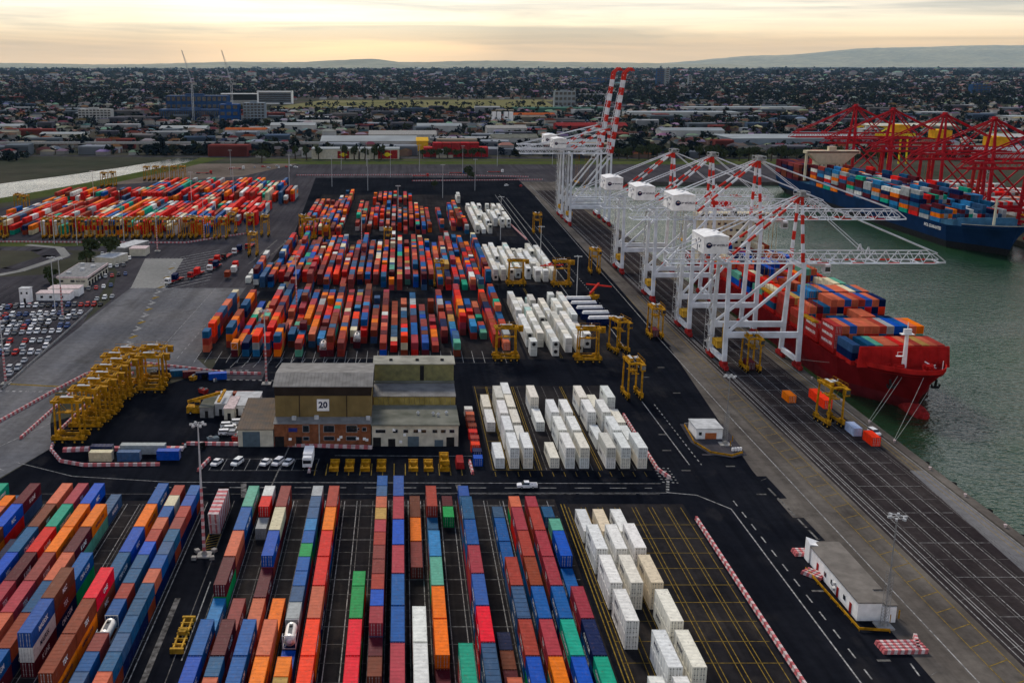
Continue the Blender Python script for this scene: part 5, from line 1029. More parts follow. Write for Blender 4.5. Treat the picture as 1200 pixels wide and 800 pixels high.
box_building('canteen', 'small mixed roof building beside tree clump beyond the gate office', 'building', -146, 584, 9, 10, 4, M_cream, M_bw)
box_building('storage_shed', 'grey shed end with dark doorway at the left edge by the road bend', 'shed', -262, 505, 14, 46, 8, M_lgrey, M_roof, (0, 6.5, 9, M_dark), rz=-.1); box_building('storage_shed', 'low flat shed beside parked trucks at far left edge', 'shed', -262, 455, 26, 18, 4, M_grey, M_bw, rz=-.4)
o = truck(-225, 455, -.8, CC['blue'], 'blue lorry with white top by the roadside at far left', False, rigid=True)
m = MB(); m.box(-.12, .12, 0, 118, 0, .8); m.box(-.5, -.4, 0, 118, 0, .5); tag(link('boundary_fence', m.mesh('boundary_fence', [M_grey]), None, (-130.4, 334, .03), .03), 'low grey double fence between the car park and the concrete apron', 'fence')

# workshop yard clutter
def clutter(kind, label, x, y, rz, i):
    r = thing(kind, label, kind.replace('_', ' '), (x, y, .035), rz, 'clutter in the workshop yard'); mt = [M_dark, M_bogie, M_lgrey, M_yel, M_door][i % 5]
    if kind == 'tyre_stack':
        for k in range(3): m = MB(); m.tube((0, 0, .55 * k), (.05 * k, 0, .55 * k + .5), .85, .85, 12); link('tyre', m.mesh('tyre', [M_black]), r)
    elif kind == 'drum_group':
        for k in range(4): m = MB(); m.tube((.7 * (k % 2), .7 * (k // 2), 0), (.7 * (k % 2), .7 * (k // 2), .95), .3, .3, 10); link('drum', m.mesh('drum', [[M_door, M_bogie, M_lgrey, M_dark][k]]), r)
    else:
        m = MB(); m.hexa([(-1.3, -.8, 0), (1.3, -.8, 0), (1.3, .8, 0), (-1.3, .8, 0), (-1.6, -1.0, 1.3), (1.6, -1.0, 1.3), (1.6, 1.0, 1.3), (-1.6, 1.0, 1.3)]); link('tub', m.mesh('tub', [mt]), r)
        m = MB(); [m.obox(random.uniform(-1, 1), random.uniform(-.5, .5), 1.2, 1.5 + .3 * random.random(), .7, .4, random.random() * 3) for _ in range(5)]; link('load', m.mesh('load', [M_grey]), r)
for i, (kd, x, y) in enumerate((('scrap_skip', -84, 350), ('tyre_stack', -79, 347), ('drum_group', -76, 350), ('scrap_skip', -70, 345), ('tyre_stack', -66.5, 346), ('drum_group', -62, 343), ('scrap_skip', -64, 330), ('tyre_stack', -55, 278.5), ('drum_group', -60, 280), ('scrap_skip', -53, 284), ('tyre_stack', -58, 316), ('scrap_skip', -46.5, 285.5))):
    clutter(kd, '%s %s of the workshop yard, %s' % (['dark', 'black', 'mixed', 'yellow', 'black', 'mixed', 'red', 'black', 'mixed', 'dark', 'black', 'red'][i], kd.replace('_', ' '), ['at far top left', 'beside the far top left skip', 'between two skips at the top', 'along the top edge', 'right of the yellow skip', 'at the top right corner', 'in the open right half', 'by the front barrier', 'at the front barrier left', 'near the parked white cars', 'behind the reach stacker', 'at the annex wall'][i]), x, y, .4 * i, i)
# ================================================================ QUAY CRANES
TK = 1.0
def truss(m, x0, x1, y, z0, z1, step, mc=0, md=0, red=None):
    """lattice girder in the xz plane: chords, verticals and zig-zag diagonals"""
    n = max(2, int(round((x1 - x0) / step)))
    for k in range(n):
        a, b = x0 + (x1 - x0) * k / n, x0 + (x1 - x0) * (k + 1) / n
        m.beam((a, y, z0), (b, y, z0), .42 * TK, .45 * TK, red if (red is not None and k % 3 == 1) else mc); m.beam((a, y, z1), (b, y, z1), .3 * TK, .32 * TK, mc)
        m.beam((a, y, z0), ((a + b) / 2, y, z1), .2, m=md); m.beam(((a + b) / 2, y, z1), (b, y, z0), .2, m=md)
def sts(X, Y, label, zg=42, zap=63, boom=56, back=34, hx=-18, gap=17, pal=0, raised=False, rot=0.0, lettering=True, gauge=25.6, name='ship_to_shore_crane', group='white ship to shore cranes', wide=1.5, hcol=None):
    r = thing(name, label, 'gantry crane', (X, Y, .035), rot, group)
    A = M_white if pal == 0 else M_crred; B = M_red if pal == 0 else M_crred; MM = [A, B]; g2 = gauge / 2; h2 = gap / 2; low = M_bogie if pal == 0 else M_crred
    for sx in (-1, 1):
        for sy in (-1, 1):
            b = MB(); x, y = sx * g2, sy * h2
            b.box(x - .7, x + .7, y - 3.6, y + 3.6, .9, 1.9); b.box(x - .8, x + .8, y - 1.6, y + 1.6, 1.9, 3.0)
            for k in range(4): b.tube((x - .3, y - 2.9 + 1.95 * k, .45), (x + .3, y - 2.9 + 1.95 * k, .45), .45, .45, 8, 1); b.box(x - .6, x + .6, y - 3.5 + 1.95 * k, y - 2.3 + 1.95 * k, .5, .95)
            link('bogie', b.mesh('bogie', [low, M_dark]), r)
            l = MB(); l.beam((x, y, 3.0), (x, y * .93, 12.5), wide, wide * .85, 0, wide); l.beam((x, y * .93, 12.5), (x, y * .72, zg + .5), wide, wide * .85, 0, wide * .72)
            link('leg', l.mesh('leg', MM), r)
        s = MB(); s.box(sx * g2 - .55, sx * g2 + .55, -h2 + .6, h2 - .6, 2.4, 4.0); link('sill_beam', s.mesh('sill_beam', MM), r)
        s = MB(); s.box(sx * g2 - .45, sx * g2 + .45, -h2 * .72, h2 * .72, zg - 1.6, zg - .1); link('cross_beam', s.mesh('cross_beam', MM), r)
    for sy in (-1, 1):
        p = MB(); yy = sy * h2 * .93; p.box(-g2 + .6, g2 - .6, yy - .65, yy + .65, 11.3, 13.3); pb = link('portal_beam', p.mesh('portal_beam', MM), r)
        p = MB(); p.beam((-g2 + .6, yy, 13.2), (g2 - .5, sy * h2 * .72, zg - 2.0), .85, .85); link('brace', p.mesh('brace', MM), r)
        if pal: p = MB(); p.beam((g2 - .6, yy, 13.2), (-g2 + .5, sy * h2 * .72, zg - 2.0), .85, .85); link('brace', p.mesh('brace', MM), r)
        p = MB(); p.beam((-g2, sy * h2 * .9, zg * .62), (g2, sy * h2 * .9, zg * .62), .6, .9) ; 
        gi = MB(); truss(gi, -back, g2, sy * 3.4, zg, zg + 3.4, 4.6); 
        for k in range(int((back + g2) / 3)): gi.beam((-back + 3 * k, sy * 4.6, zg), (-back + 3 * k, sy * 4.6, zg + 1.1), .07)
        gi.beam((-back, sy * 4.6, zg + 1.1), (g2, sy * 4.6, zg + 1.1), .08); gi.box(-back, g2, sy * 4.15 - .5, sy * 4.15 + .5, zg - .1, zg)
        link('girder', gi.mesh('girder', MM), r)
        bo = MB()
        if not raised:
            truss(bo, g2 + 1.2, g2 + boom - 4, sy * 3.4, zg, zg + 3.2, 4.2, red=1 if not pal else None); bo.beam((g2 + boom - 4, sy * 3.4, zg + 3.2), (g2 + boom, sy * 2.6, zg + .3), .3); bo.beam((g2 + boom - 4, sy * 3.4, zg), (g2 + boom, sy * 2.6, zg), .45)
            bo.box(g2 + 1.2, g2 + boom - 4, sy * 4.15 - .45, sy * 4.15 + .45, zg - .08, zg)
        else:
            q0, q1 = Vector((g2 + .5, sy * 3.6, zg)), Vector((g2 + 7.0, sy * 3.6, zg + 51)); bo.stripes(q0, q1, 1.7, 11, ms=(1, 0), w2=1.4); bo.beam(q1, (g2 + 10.5, sy * 3.6, zg + 54), 1.3, m=1); bo.beam((g2 + 10.5, sy * 3.6, zg + 54), (g2 + 12.5, sy * 3.6, zg + 52.0), .9, m=1)
            bo.beam(q0 + Vector((-2.6, 0, 0)), q0.lerp(q1, .75) + Vector((-1.4, 0, 0)), .3); [bo.beam(q0.lerp(q1, .75 * k / 14) + Vector((-2.6 + 1.2 * k / 14, 0, 0)), q0.lerp(q1, .75 * k / 14 + .03), .16) for k in range(15)]
        link('boom', bo.mesh('boom', MM), r)
    t = MB(); x = -back
    while x < (g2 + boom - 2 if not raised else g2):
        for zz in ((zg, zg + 3.3) if x < g2 else (zg + .05,)): t.beam((x, -3.3, zz), (x, 3.3, zz), .28)
        x += 7.2
    if raised:
        for k in range(6): a = Vector((g2 + .5, 0, zg)).lerp(Vector((g2 + 7, 0, zg + 51)), .12 + .17 * k); t.beam(a + Vector((0, -3.2, 0)), a + Vector((0, 3.2, 0)), .35)
    link('cross_ties', t.mesh('cross_ties', MM), r)
    for sy in (-1, 1):
        a = MB(); a.stripes((g2 - .4, sy * h2 * .68, zg + .6), (g2 - 1.2, sy * 1.5, zap), .95 + .8 * pal, 7, ms=(1, 0) if not pal else (0, 0), w2=.8); link('mast_leg', a.mesh('mast_leg', MM), r)
        a = MB(); a.stripes((-g2 + 1.0 + (6 if pal else 0), sy * h2 * .66, zg + 3.4), (g2 - 1.6, sy * 1.5, zap - .3), .7, 9, ms=(1, 0) if not pal else (0, 0)); link('back_stay', a.mesh('back_stay', MM), r)
        f = MB()
        if not raised:
            for tx in (.45, .93): f.tube((g2 - 1, sy * 1.5, zap), (g2 + boom * tx, sy * 3.3, zg + 3.4), .14 + .1 * (tx > .5) + .22 * pal, n=6)
            f.beam((g2 + boom * .45 - .8, sy * 3.4, zg + 3.2), (g2 + boom * .45, sy * 3.4, zg + 5.5), .4); f.beam((g2 + boom * .45 + .8, sy * 3.4, zg + 3.2), (g2 + boom * .45, sy * 3.4, zg + 5.5), .4)
        f.tube((g2 - 1.6, sy * 1.5, zap), (-back + 2, sy * 3.2, zg + 3.6), .22 + .3 * pal, n=6)
        link('stay', f.mesh('stay', MM), r)
    a = MB(); a.box(g2 - 2.6, g2 + .8, -3.0, 3.0, zap - .2, zap + .25, 0 if pal else 2); a.box(g2 - 1.8, g2 - .2, -2.2, 2.2, zap + .3, zap + 1.6, 2 if not pal else 0)
    for u, v in ((-2.6, -3), (.8, -3), (.8, 3), (-2.6, 3)): a.beam((g2 + u, v, zap), (g2 + u, v, zap + 1.4), .08)
    for u in (-2.6, .8): a.beam((g2 + u, -3, zap + 1.4), (g2 + u, 3, zap + 1.4), .08)
    for v in (-3, 3): a.beam((g2 - 2.6, v, zap + 1.4), (g2 + .8, v, zap + 1.4), .08)
    link('mast_head', a.mesh('mast_head', MM + [M_grey]), r)
    hz = zg + 3.9; H = MB(); hw = 4.2 if not pal else 6.5; hd = 7.6 if not pal else 5.5
    H.hexa([(hx - hw, -hd, hz), (hx + hw, -hd, hz), (hx + hw, hd, hz), (hx - hw, hd, hz), (hx - hw, -hd, hz + 5.8), (hx + hw, -hd, hz + 5.8), (hx + hw, hd, hz + 5.8), (hx - hw, hd, hz + 5.8)])
    H.hexa([(hx - hw - .2, -hd - .2, hz + 5.8), (hx + hw + .2, -hd - .2, hz + 5.8), (hx + hw + .2, hd + .2, hz + 5.8), (hx - hw - .2, hd + .2, hz + 5.8), (hx - .2, -hd, hz + 6.5), (hx + .2, -hd, hz + 6.5), (hx + .2, hd, hz + 6.5), (hx - .2, hd, hz + 6.5)])
    ho = link('machinery_house', H.mesh('machinery_house', [hcol or M_wht]), r)
    d = MB(); [d.box(hx - hw - .04, hx - hw + .02, y - .5, y + .5, hz + zz, hz + zz + .9) for y, zz in ((-3.5, 3.6), (-1.2, 3.8), (2.0, 2.6), (-2.3, 1.4))]; d.box(hx - hw - .04, hx - hw + .02, -.3, .5, hz + .1, hz + 2.2); link('vents', d.mesh('vents', [M_navy]), ho)
    if lettering:
        sd = -hd - .03; yx = lambda x, z: (hx + x, sd, hz + z)
        lg = MB(); lg.face([yx(-2.4 + 1.0 * cos(a), 2.9 + 1.0 * sin(a)) for a in [2 * pi * k / 18 for k in range(18)]], 0)
        for k, (u, c) in enumerate(((.62, 1), (.36, 2))):
            P0 = [(-2.4 + u * cos(a) + .12, 2.9 + u * .55 * sin(a) + .1) for a in [pi * (.1 + .9 * q / 7) for q in range(8)]]; P1 = [(-2.4 + (u - .18) * cos(a) + .12, 2.9 + (u - .18) * .5 * sin(a) + .1) for a in [pi * (1.0 - .9 * q / 7) for q in range(8)]]
            lg.face([(hx + x, sd - .02 - .01 * k, hz + z) for x, z in P0 + P1][::-1], c)
        link('logo', lg.mesh('logo', [M_navy, M_wht, M_oran]), ho); put_text('DP WORLD', 1.05, M_navy, ho, (hx + 1.25, sd - .02, hz + 2.9), '-y', bold=.03)
    tr = MB(); tx = -2 if raised else g2 + boom * .12; tr.box(tx - 2.5, tx + 2.5, -3.0, 3.0, zg - 1.2, zg - .3); link('trolley', tr.mesh('trolley', [M_lgrey]), r)
    cb = MB(); cb.box(tx + 3, tx + 5.2, -1.4, 1.4, zg - 3.8, zg - 1.0); cb.box(tx + 5.18, tx + 5.26, -1.2, 1.2, zg - 3.5, zg - 1.6, 1); cb.box(tx + 3.2, tx + 5.0, -1.45, 1.45, zg - 3.4, zg - 1.8, 1); link('operator_cab', cb.mesh('operator_cab', [A, M_glass]), r)
    sp = MB(); zs = 16 if not raised else 24; sp.box(tx - 1, tx + 1, -6, 6, zs, zs + .5); [sp.tube((tx + u, v, zs + .5), (tx + u, v * .4, zg - 1.2), .05, n=4) for u in (-.8, .8) for v in (-4, 4)]; link('spreader', sp.mesh('spreader', [M_yel]), r)
    st = MB(); x0, y0 = -g2 - 1.6, h2 * .8
    for k in range(int((zg - 4) / 3)):
        z0 = 3 + 3 * k; s_ = 1 if k % 2 else -1; st.beam((x0, y0 + 1.4 * s_, z0), (x0, y0 - 1.4 * s_, z0 + 3), .6, .14); st.box(x0 - .8, x0 + .8, y0 - 1.8 * s_ - .6, y0 - 1.8 * s_ + .6, z0 + 2.9, z0 + 3.0)
        for a, b in ((-.8, -2.2), (.8, -2.2), (.8, 2.2), (-.8, 2.2)): st.beam((x0 + a, y0 + b, z0), (x0 + a, y0 + b, z0 + 3), .09)
        st.beam((x0 - .8, y0 - 2.2, z0 + 1), (x0 - .8, y0 + 2.2, z0 + 1), .07)
    link('stair_tower', st.mesh('stair_tower', [M_lgrey]), r)
    el = MB(); el.box(-g2 - 1.2, -g2 + 2.4, -3.0, 3.2, 6.2, 8.6) ; el.beam((-g2 + .8, -2, 8.6), (-g2 + .8, -2, 15), .35); link('cable_reel', el.mesh('cable_reel', [M_yel2 if not pal else M_crred]), r)
    return r
sts(125.2, 366, 'nearest white crane with shorter lattice boom low over the red ship', zg=36.6, zap=59.5, boom=50, back=33, hx=-18.3)
sts(125.2, 413, 'second white crane from the camera, taller, its boom just over the red ship', zg=45, zap=67.5, boom=57, back=36, hx=-17.6)
sts(125.0, 474, 'third white crane from the camera, middle of the row', zg=41.5, zap=64, boom=52, back=36, hx=-18.5)
sts(124.5, 540, 'fourth white crane from the camera with lowered boom', zg=38.5, zap=60.5, boom=50, back=36, hx=-18.5)
sts(123.4, 705, 'farthest white crane with its red and white boom raised upright', zg=46.5, zap=63, boom=10, back=46, hx=-21, raised=True)
RC = M_yel2
hy = pm('house_yellow', (.62, .36, .02), .6, .2, .3)
TK = 2.1
for i, (Y, lb) in enumerate(((835, 'leftmost red crane over the blue ship across the dock'), (755, 'middle red crane over the blue ship across the dock'), (691, 'third red crane over the blue ship, at its bow'), (627, 'red crane at the right picture edge across the dock'), (905, 'farthest red crane behind the blue ship superstructure'))):
    sts(391, Y, lb, zg=44, zap=69, boom=52, back=34, hx=-24, pal=1, rot=pi, lettering=False, name='ship_to_shore_crane', group='red ship to shore cranes', wide=2.1, gauge=30, hcol=hy)
sts(123.4, 741, 'raised boom white crane just behind the other raised one', zg=46.5, zap=63, boom=10, back=44, hx=-22, raised=True)
# yellow gantry far behind
r_ = thing('rail_gantry', 'bright yellow gantry far behind the leftmost red crane', 'gantry crane', (525, 1150, .03)); M_by = pm('bright_yellow', (.75, .62, .02), .6, .2, .3)
for x in (-14, -6, 6, 14): m = MB(); m.beam((x, 0, 0), (x * .9, 0, 30), 1.4); link('leg', m.mesh('leg', [M_by]), r_)
m = MB(); m.beam((-22, 0, 30), (20, 0, 30), 2.4); m.beam((-22, 0, 30), (-10, 0, 37), 1); m.beam((-10, 0, 37), (20, 0, 31), 1); link('beam', m.mesh('beam', [M_by]), r_)
# ================================================================ SHIPS
def hull(m, L, B, zd, zb, bowlen, sternlen, mats=(0, 1), flare=.62):
    """levels from keel to sheer, both sides; y=0 stem head, +y aft"""
    lev = [(-8, .80, 7.5), (-4.2, .92, 7.2), (-3.0, .93, 6.6), (1.0, .95, 4.6), (zd * .6, .98, 2.2), (zd, 1.0, 0)]
    ys = [0, .035, .09, .17, .28, .45, .7, 1.0]
    R = []
    n1 = len(ys)
    for j, (z, wk, rake) in enumerate(lev):
        row = []; t = j / 5
        for a in ys:
            p = (.46 if j == 5 else .74 if j == 4 else 1.05 if j == 3 else 1.35); w = wk * (1 - (1 - a) ** (1.0 / p)) if 0 else wk * (a ** p)
            zz = z + (zb - zd) * (1 - a) ** 1.2 * (1 if j == 5 else .55 if j == 4 else 0)
            row.append((w * B / 2 if a > 0 else 0.0, rake - 3 + a * (bowlen - rake + 3), zz))
        for y, k in ((L * .45, 1), (L - sternlen, 1), (L - sternlen * .4, .9 if j > 2 else .55), (L, .8 if j > 3 else .35 if j > 2 else .1)): row.append((wk * B / 2 * k, y, z if j > 1 or y < L - sternlen else z + 4))
        R.append(row)
    for j in range(5):
        for i in range(len(R[0]) - 1):
            a, b, c, d = R[j][i], R[j][i + 1], R[j + 1][i + 1], R[j + 1][i]; mt = mats[1] if j < 3 else mats[0]
            m.face([(a[0], a[1], a[2]), (b[0], b[1], b[2]), (c[0], c[1], c[2]), (d[0], d[1], d[2])], mt); m.face([(-a[0], a[1], a[2]), (-d[0], d[1], d[2]), (-c[0], c[1], c[2]), (-b[0], b[1], b[2])], mt)
    a = [R[j][-1] for j in range(6)]
    for j in range(5): m.face([(a[j][0], a[j][1], a[j][2]), (-a[j][0], a[j][1], a[j][2]), (-a[j + 1][0], a[j + 1][1], a[j + 1][2]), (a[j + 1][0], a[j + 1][1], a[j + 1][2])], mats[0])
    return R[5]
def deck_of(sheer, mat, drop, inset=.3):
    m = MB(); n = len(sheer)
    for i in range(n - 1):
        a, b = sheer[i], sheer[i + 1]; wa, wb = max(0, a[0] - inset), max(0, b[0] - inset)
        m.face([(-wa, a[1] + (inset if i == 0 else 0), a[2] - drop), (wa, a[1] + (inset if i == 0 else 0), a[2] - drop), (wb, b[1], b[2] - drop), (-wb, b[1], b[2] - drop)])
    return m.mesh('deck', [mat])
def bulwark(sheer, mat, h, k, rail=None):
    m = MB()
    for i in range(k):
        a, b = sheer[i], sheer[i + 1]
        for s in (-1, 1): m.beam((s * a[0], a[1], a[2] + h / 2 - .1), (s * b[0], b[1], b[2] + h / 2 - .1), .22, h, 0); m.beam((s * a[0], a[1], a[2] + h), (s * b[0], b[1], b[2] + h), .35, .18, 1)
    return m.mesh('bulwark', [mat, rail or mat])
# red ship (bow at world x=161.5, y=315)
rs = thing('container_ship', 'red container ship moored at the near quay with its bulbous bow towards the camera', 'container ship', (161.5, 316, 0))
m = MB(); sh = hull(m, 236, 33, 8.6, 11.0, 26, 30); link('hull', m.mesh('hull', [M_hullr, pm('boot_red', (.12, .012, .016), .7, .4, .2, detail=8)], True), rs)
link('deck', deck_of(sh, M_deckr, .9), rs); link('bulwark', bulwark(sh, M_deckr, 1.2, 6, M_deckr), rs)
m = MB()
k_ = [(-4.2, .2), (-3.6, 1.3), (-2.2, 2.2), (1, 2.7), (9, 2.6)]
for (a, ra), (b, rb) in zip(k_, k_[1:]): m.tube((0, a, -2.6), (0, b, -2.6), ra, rb, 14)
link('bulb', m.mesh('bulb', [M_bogie], True), rs)
m = MB(); m.hexa([(-15.4, 12.6, 9.0), (14.2, 12.6, 9.0), (14.2, 13.2, 9.0), (-15.4, 13.2, 9.0), (-14.2, 14.6, 15.3), (14.4, 14.6, 15.3), (14.4, 15.2, 15.3), (-14.2, 15.2, 15.3)])
for k in range(10): x = -13.6 + 3.05 * k; m.beam((x, 12.7, 9.1), (x, 14.4, 15.0), .18, .35)
link('breakwater', m.mesh('breakwater', [M_deckr]), rs)
m = MB(); m.beam((-2, 9.6, 9.8), (-2, 10, 21.0), 1.25, .9, 0, .9); m.box(-4.0, 0, 9, 11, 20.6, 20.8); m.box(-3.2, -.8, 9.5, 10.3, 20.8, 22.4); m.beam((-2, 10, 21), (-2, 10, 24.5), .2); m.box(-4.6, -2.4, 9.4, 10.4, 13.4, 13.6); m.beam((-4.4, 9.6, 13.6), (-4.4, 9.6, 15.0), .12); m.beam((-4.4, 9.6, 14.9), (-2.4, 9.6, 14.9), .1)
link('foremast', m.mesh('foremast', [M_wht]), rs)
m = MB()
for s in (-1, 1):
    m.box(s * 4.6 - 1.1, s * 4.6 + 1.1, 6.0, 8.5, 9.6, 11.2); m.tube((s * 4.6 - 1.6, 7.5, 10.8), (s * 4.6 + 1.6, 7.5, 10.8), .75, .75, 10); m.beam((s * 2.5, 6, 10.2), (s * 1.8, 2.8, 10.2), .35)
    for x, y in ((7, 10), (10, 11), (5, 4.5), (2, 1.5)): m.tube((s * x, y, 9.6), (s * x, y, 10.9), .35, .35, 8); m.tube((s * (x - .9), y + .6, 9.6), (s * (x - .9), y + .6, 10.9), .35, .35, 8)
link('winches', m.mesh('winches', [M_deckr]), rs)
m = MB(); m.beam((4.2, 8.5, 10.2), (6.6, 6.8, 11.4), .3); m.beam((4.4, 9.5, 11.8), (7.0, 7, 10.3), .28); m.beam((8.6, 6.2, 10), (8.6, 6.2, 13), .16); link('davit', m.mesh('davit', [M_wht]), rs)
for s in (-1, 1): m = MB(); m.beam((s * 7.3, 6.4, 6.8), (s * 7.0, 6.2, 4.0), .6); m.beam((s * 7.0 - 1.1, 6.0, 4.4), (s * 7.0 + 1.1, 6.0, 4.4), .7); m.beam((s * 7.0 - 1.1, 6.0, 4.4), (s * 7.0 - 1.3, 6.0, 5.4), .4); m.beam((s * 7.0 + 1.1, 6.0, 4.4), (s * 7.0 + 1.3, 6.0, 5.4), .4); link('anchor', m.mesh('anchor', [M_dark]), rs)
for b in range(13):
    m = MB(); y = 18 + 14.9 * b; m.box(-15.2, 15.6, y, y + 12.4, 8.2, 9.6)
    if b % 2: m.box(-15.6, 15.9, y + 12.7, y + 13.5, 9.2, 13.5)
    link('hatch', m.mesh('hatch', [M_deckr]), rs)
m = MB(); m.box(-15.4, 15.6, 202, 216, 8.0, 30); m.box(-17.6, 17.6, 201, 209, 30, 33); link('superstructure', m.mesh('superstructure', [M_beige]), rs)
m = MB(); m.box(-17, 17, 200.9, 201.05, 31, 32.3); [m.box(-13 + 3 * i, -11.6 + 3 * i, 201.9, 202.05, 12 + 3 * j, 13.1 + 3 * j) for i in range(10) for j in range(6)]; link('windows', m.mesh('windows', [M_glass]), rs)
m = MB(); m.box(-4, 4, 219, 227, 8, 36); link('funnel', m.mesh('funnel', [M_deckr]), rs)
def shiprow(x0, n, y, L, tiers, z, pal, c0=None, pit=2.5, seed=0):
    rn = random.Random(seed)
    for i in range(n):
        T = tiers[i] if isinstance(tiers, (list, tuple)) else tiers
        for t in range(T):
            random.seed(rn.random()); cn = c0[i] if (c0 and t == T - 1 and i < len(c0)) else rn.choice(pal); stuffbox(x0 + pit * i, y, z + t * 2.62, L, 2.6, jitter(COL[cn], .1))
SP = ['red', 'rust', 'rust', 'brickred', 'salmon', 'navy', 'steel', 'flame', 'red', 'orange', 'royal', 'brickred', 'seafoam', 'cream']
xa = 161.5 - 14.0
HB0 = 316 + 24.2
shiprow(xa, 12, HB0, 12.19, [2, 1, 2, 2, 2, 2, 2, 2, 2, 2, 2, 2], 9.7, ['navy', 'red', 'rust', 'navy', 'brickred'], ['slate', 'navy', 'steel', 'seafoam', 'salmon', 'salmon', 'red', 'salmon', 'brickred', 'tan', 'salmon', 'brickred'], seed=1)
shiprow(xa + 2.5, 11, HB0 + 14.9, 12.19, 3, 9.7, SP, ['salmon', 'violet', 'salmon', 'salmon', 'salmon', 'brickred', 'grey', 'royal', 'blue', 'salmon', 'orange'], seed=2)
shiprow(xa + 2.5, 11, HB0 + 29.8, 12.19, [1, 1, 2, 2, 2, 3, 3, 2, 2, 2, 2], 9.7, SP, ['brickred', 'rust', 'steel', 'blue', 'steel', 'salmon', 'salmon', 'brickred', 'slate', 'steel', 'navy'], seed=3)
shiprow(xa, 12, HB0 + 44.7, 12.19, [2, 3, 3, 3, 4, 4, 4, 4, 4, 4, 4, 4], 9.7, SP, ['brickred', 'salmon', 'maroon', 'steel', 'salmon', 'salmon', 'violet', 'salmon', 'brickred', 'violet', 'salmon', 'navy'], seed=4)
shiprow(xa, 12, HB0 + 59.6, 12.19, [3, 3, 3, 4, 4, 4, 4, 4, 4, 4, 4, 4], 9.7, SP, ['brickred', 'tan', 'steel', 'sky', 'slate', 'salmon', 'violet', 'salmon', 'salmon', 'cream', 'slate', 'salmon'], seed=5)
for k in range(3):
    for bq in range(2):
        if bq and k > 1: continue
        lv = ['bottom', 'middle', 'top'][k]; r9 = put_container(xa, HB0 + 14.9 * (bq + 1), 9.7 + 2.62 * k, 12.19, 2.59, 'red', 'red container on the ship port side, %s layer, %s bay from the bow' % (lv, ['second', 'third'][bq]), None, group='red containers along the ship side', colour=(.42, .03, .03)); put_text('HAMBURG S\u00dcD', 1.3, M_wht, r9, (-1.23, 0, 1.3), '-x', bold=.05)
for b in range(5, 12): shiprow(xa, 12, 316 + 24.2 + 14.9 * b, 12.19, [[2, 3, 3, 2, 3, 3, 2, 1, 1, 2, 3, 3], [3, 3, 4, 4, 2, 2, 3, 3, 3, 4, 4, 3]][b % 2], 9.7, SP, seed=5 + b)
# moorings and quay furniture
for i, (p, q_, lb) in enumerate((((158.2, 321, 10.2), (138.6, 299, .5), 'pair of mooring ropes from the red bow, left rope'), ((157.2, 322, 10.2), (138.4, 300, .5), 'pair of mooring ropes from the red bow, right rope'), ((162.5, 317, 11), (138.3, 283, .5), 'long mooring rope from the red stem to the quay'), ((164.5, 318.5, 4), (138.3, 282.4, .5), 'low mooring rope slanting from behind the red stem'), ((149.5, 334, 8.5), (138.8, 372, .5), 'mooring rope running aft along the red hull'))):
    m = MB(); P = []; p = Vector(p); q_ = Vector(q_)
    for k in range(9): t = k / 8; P.append(p.lerp(q_, t) + Vector((0, 0, -1.6 * t * (1 - t))))
    for a, b in zip(P, P[1:]): m.tube(a, b, .07, n=5, cap=False)
    tag(link('mooring_rope', m.mesh('mooring_rope', [M_conc])), lb, 'mooring rope', 'mooring ropes of the red ship')
qb = MB(); qb.tube((0, 0, 0), (0, 0, .5), .28, .22, 8); qb.tube((0, 0, .5), (0, 0, .65), .4, .4, 8); qme = qb.mesh('quay_bollard', [M_bw])
for k in range(9): y = [299.5, 282.8, 262, 244, 226, 210, 320, 345, 372][k]; tag(link('quay_bollard', qme, None, (138.5, y, .35)), 'pale mooring bollard on the quay edge, %s' % ['holding the left bow ropes', 'holding the long stem rope', 'first in front of the roped ones', 'second in front of the roped ones', 'third in front of the roped ones', 'fourth and nearest the camera', 'first alongside the red hull', 'second alongside the red hull', 'third alongside the red hull'][k], 'bollard', 'mooring bollards')
fd = MB(); fd.tube((0, 0, -2.6), (0, 0, .1), .9, .9, 10); fme = fd.mesh('fender', [M_black])
for k, y in enumerate((268, 253.5, 236.5, 222, 207)): tag(link('fender', fme, None, (140.4, y, -.1)), '%s round black rubber fender on the quay face, counted from the bow ropes' % nth(k + 1), 'fender', 'black quay fenders')
# blue ship across the dock
bs = thing('container_ship', 'blue container ship with beige bridge on the far side of the dock', 'container ship', (346, 598, 0))
m = MB(); sh2 = hull(m, 345, 43, 10.5, 13.5, 34, 36); link('hull', m.mesh('hull', [M_hullb, M_dark], True), bs); link('deck', deck_of(sh2, M_aqua, 1.0), bs); link('bulwark', bulwark(sh2, M_hullb, 1.3, 6, M_beige), bs)
tm = put_text('MOL GUARANTEE', 2.6, M_wht, bs, (-19.3, 27, 7.4), '-x', bold=.06); tm.location = (-21.7, 50, 7.2)
m = MB(); m.box(-17, 17, 30, 31, 9.5, 15.0); m.hexa([(-19, 31, 9.5), (19, 31, 9.5), (20, 44, 9.5), (-20, 44, 9.5), (-19, 31, 14.2), (19, 31, 14.2), (20, 44, 12.5), (-20, 44, 12.5)]); link('breakwater', m.mesh('breakwater', [M_aqua]), bs)
m = MB(); m.beam((0, 22, 12), (0, 22, 27), 1.2, 1.2, 0, .8); m.beam((0, 22, 26), (6, 22, 26.5), .4); m.beam((0, 22, 24), (-2, 24, 22), .4); link('foremast', m.mesh('foremast', [M_beige]), bs)
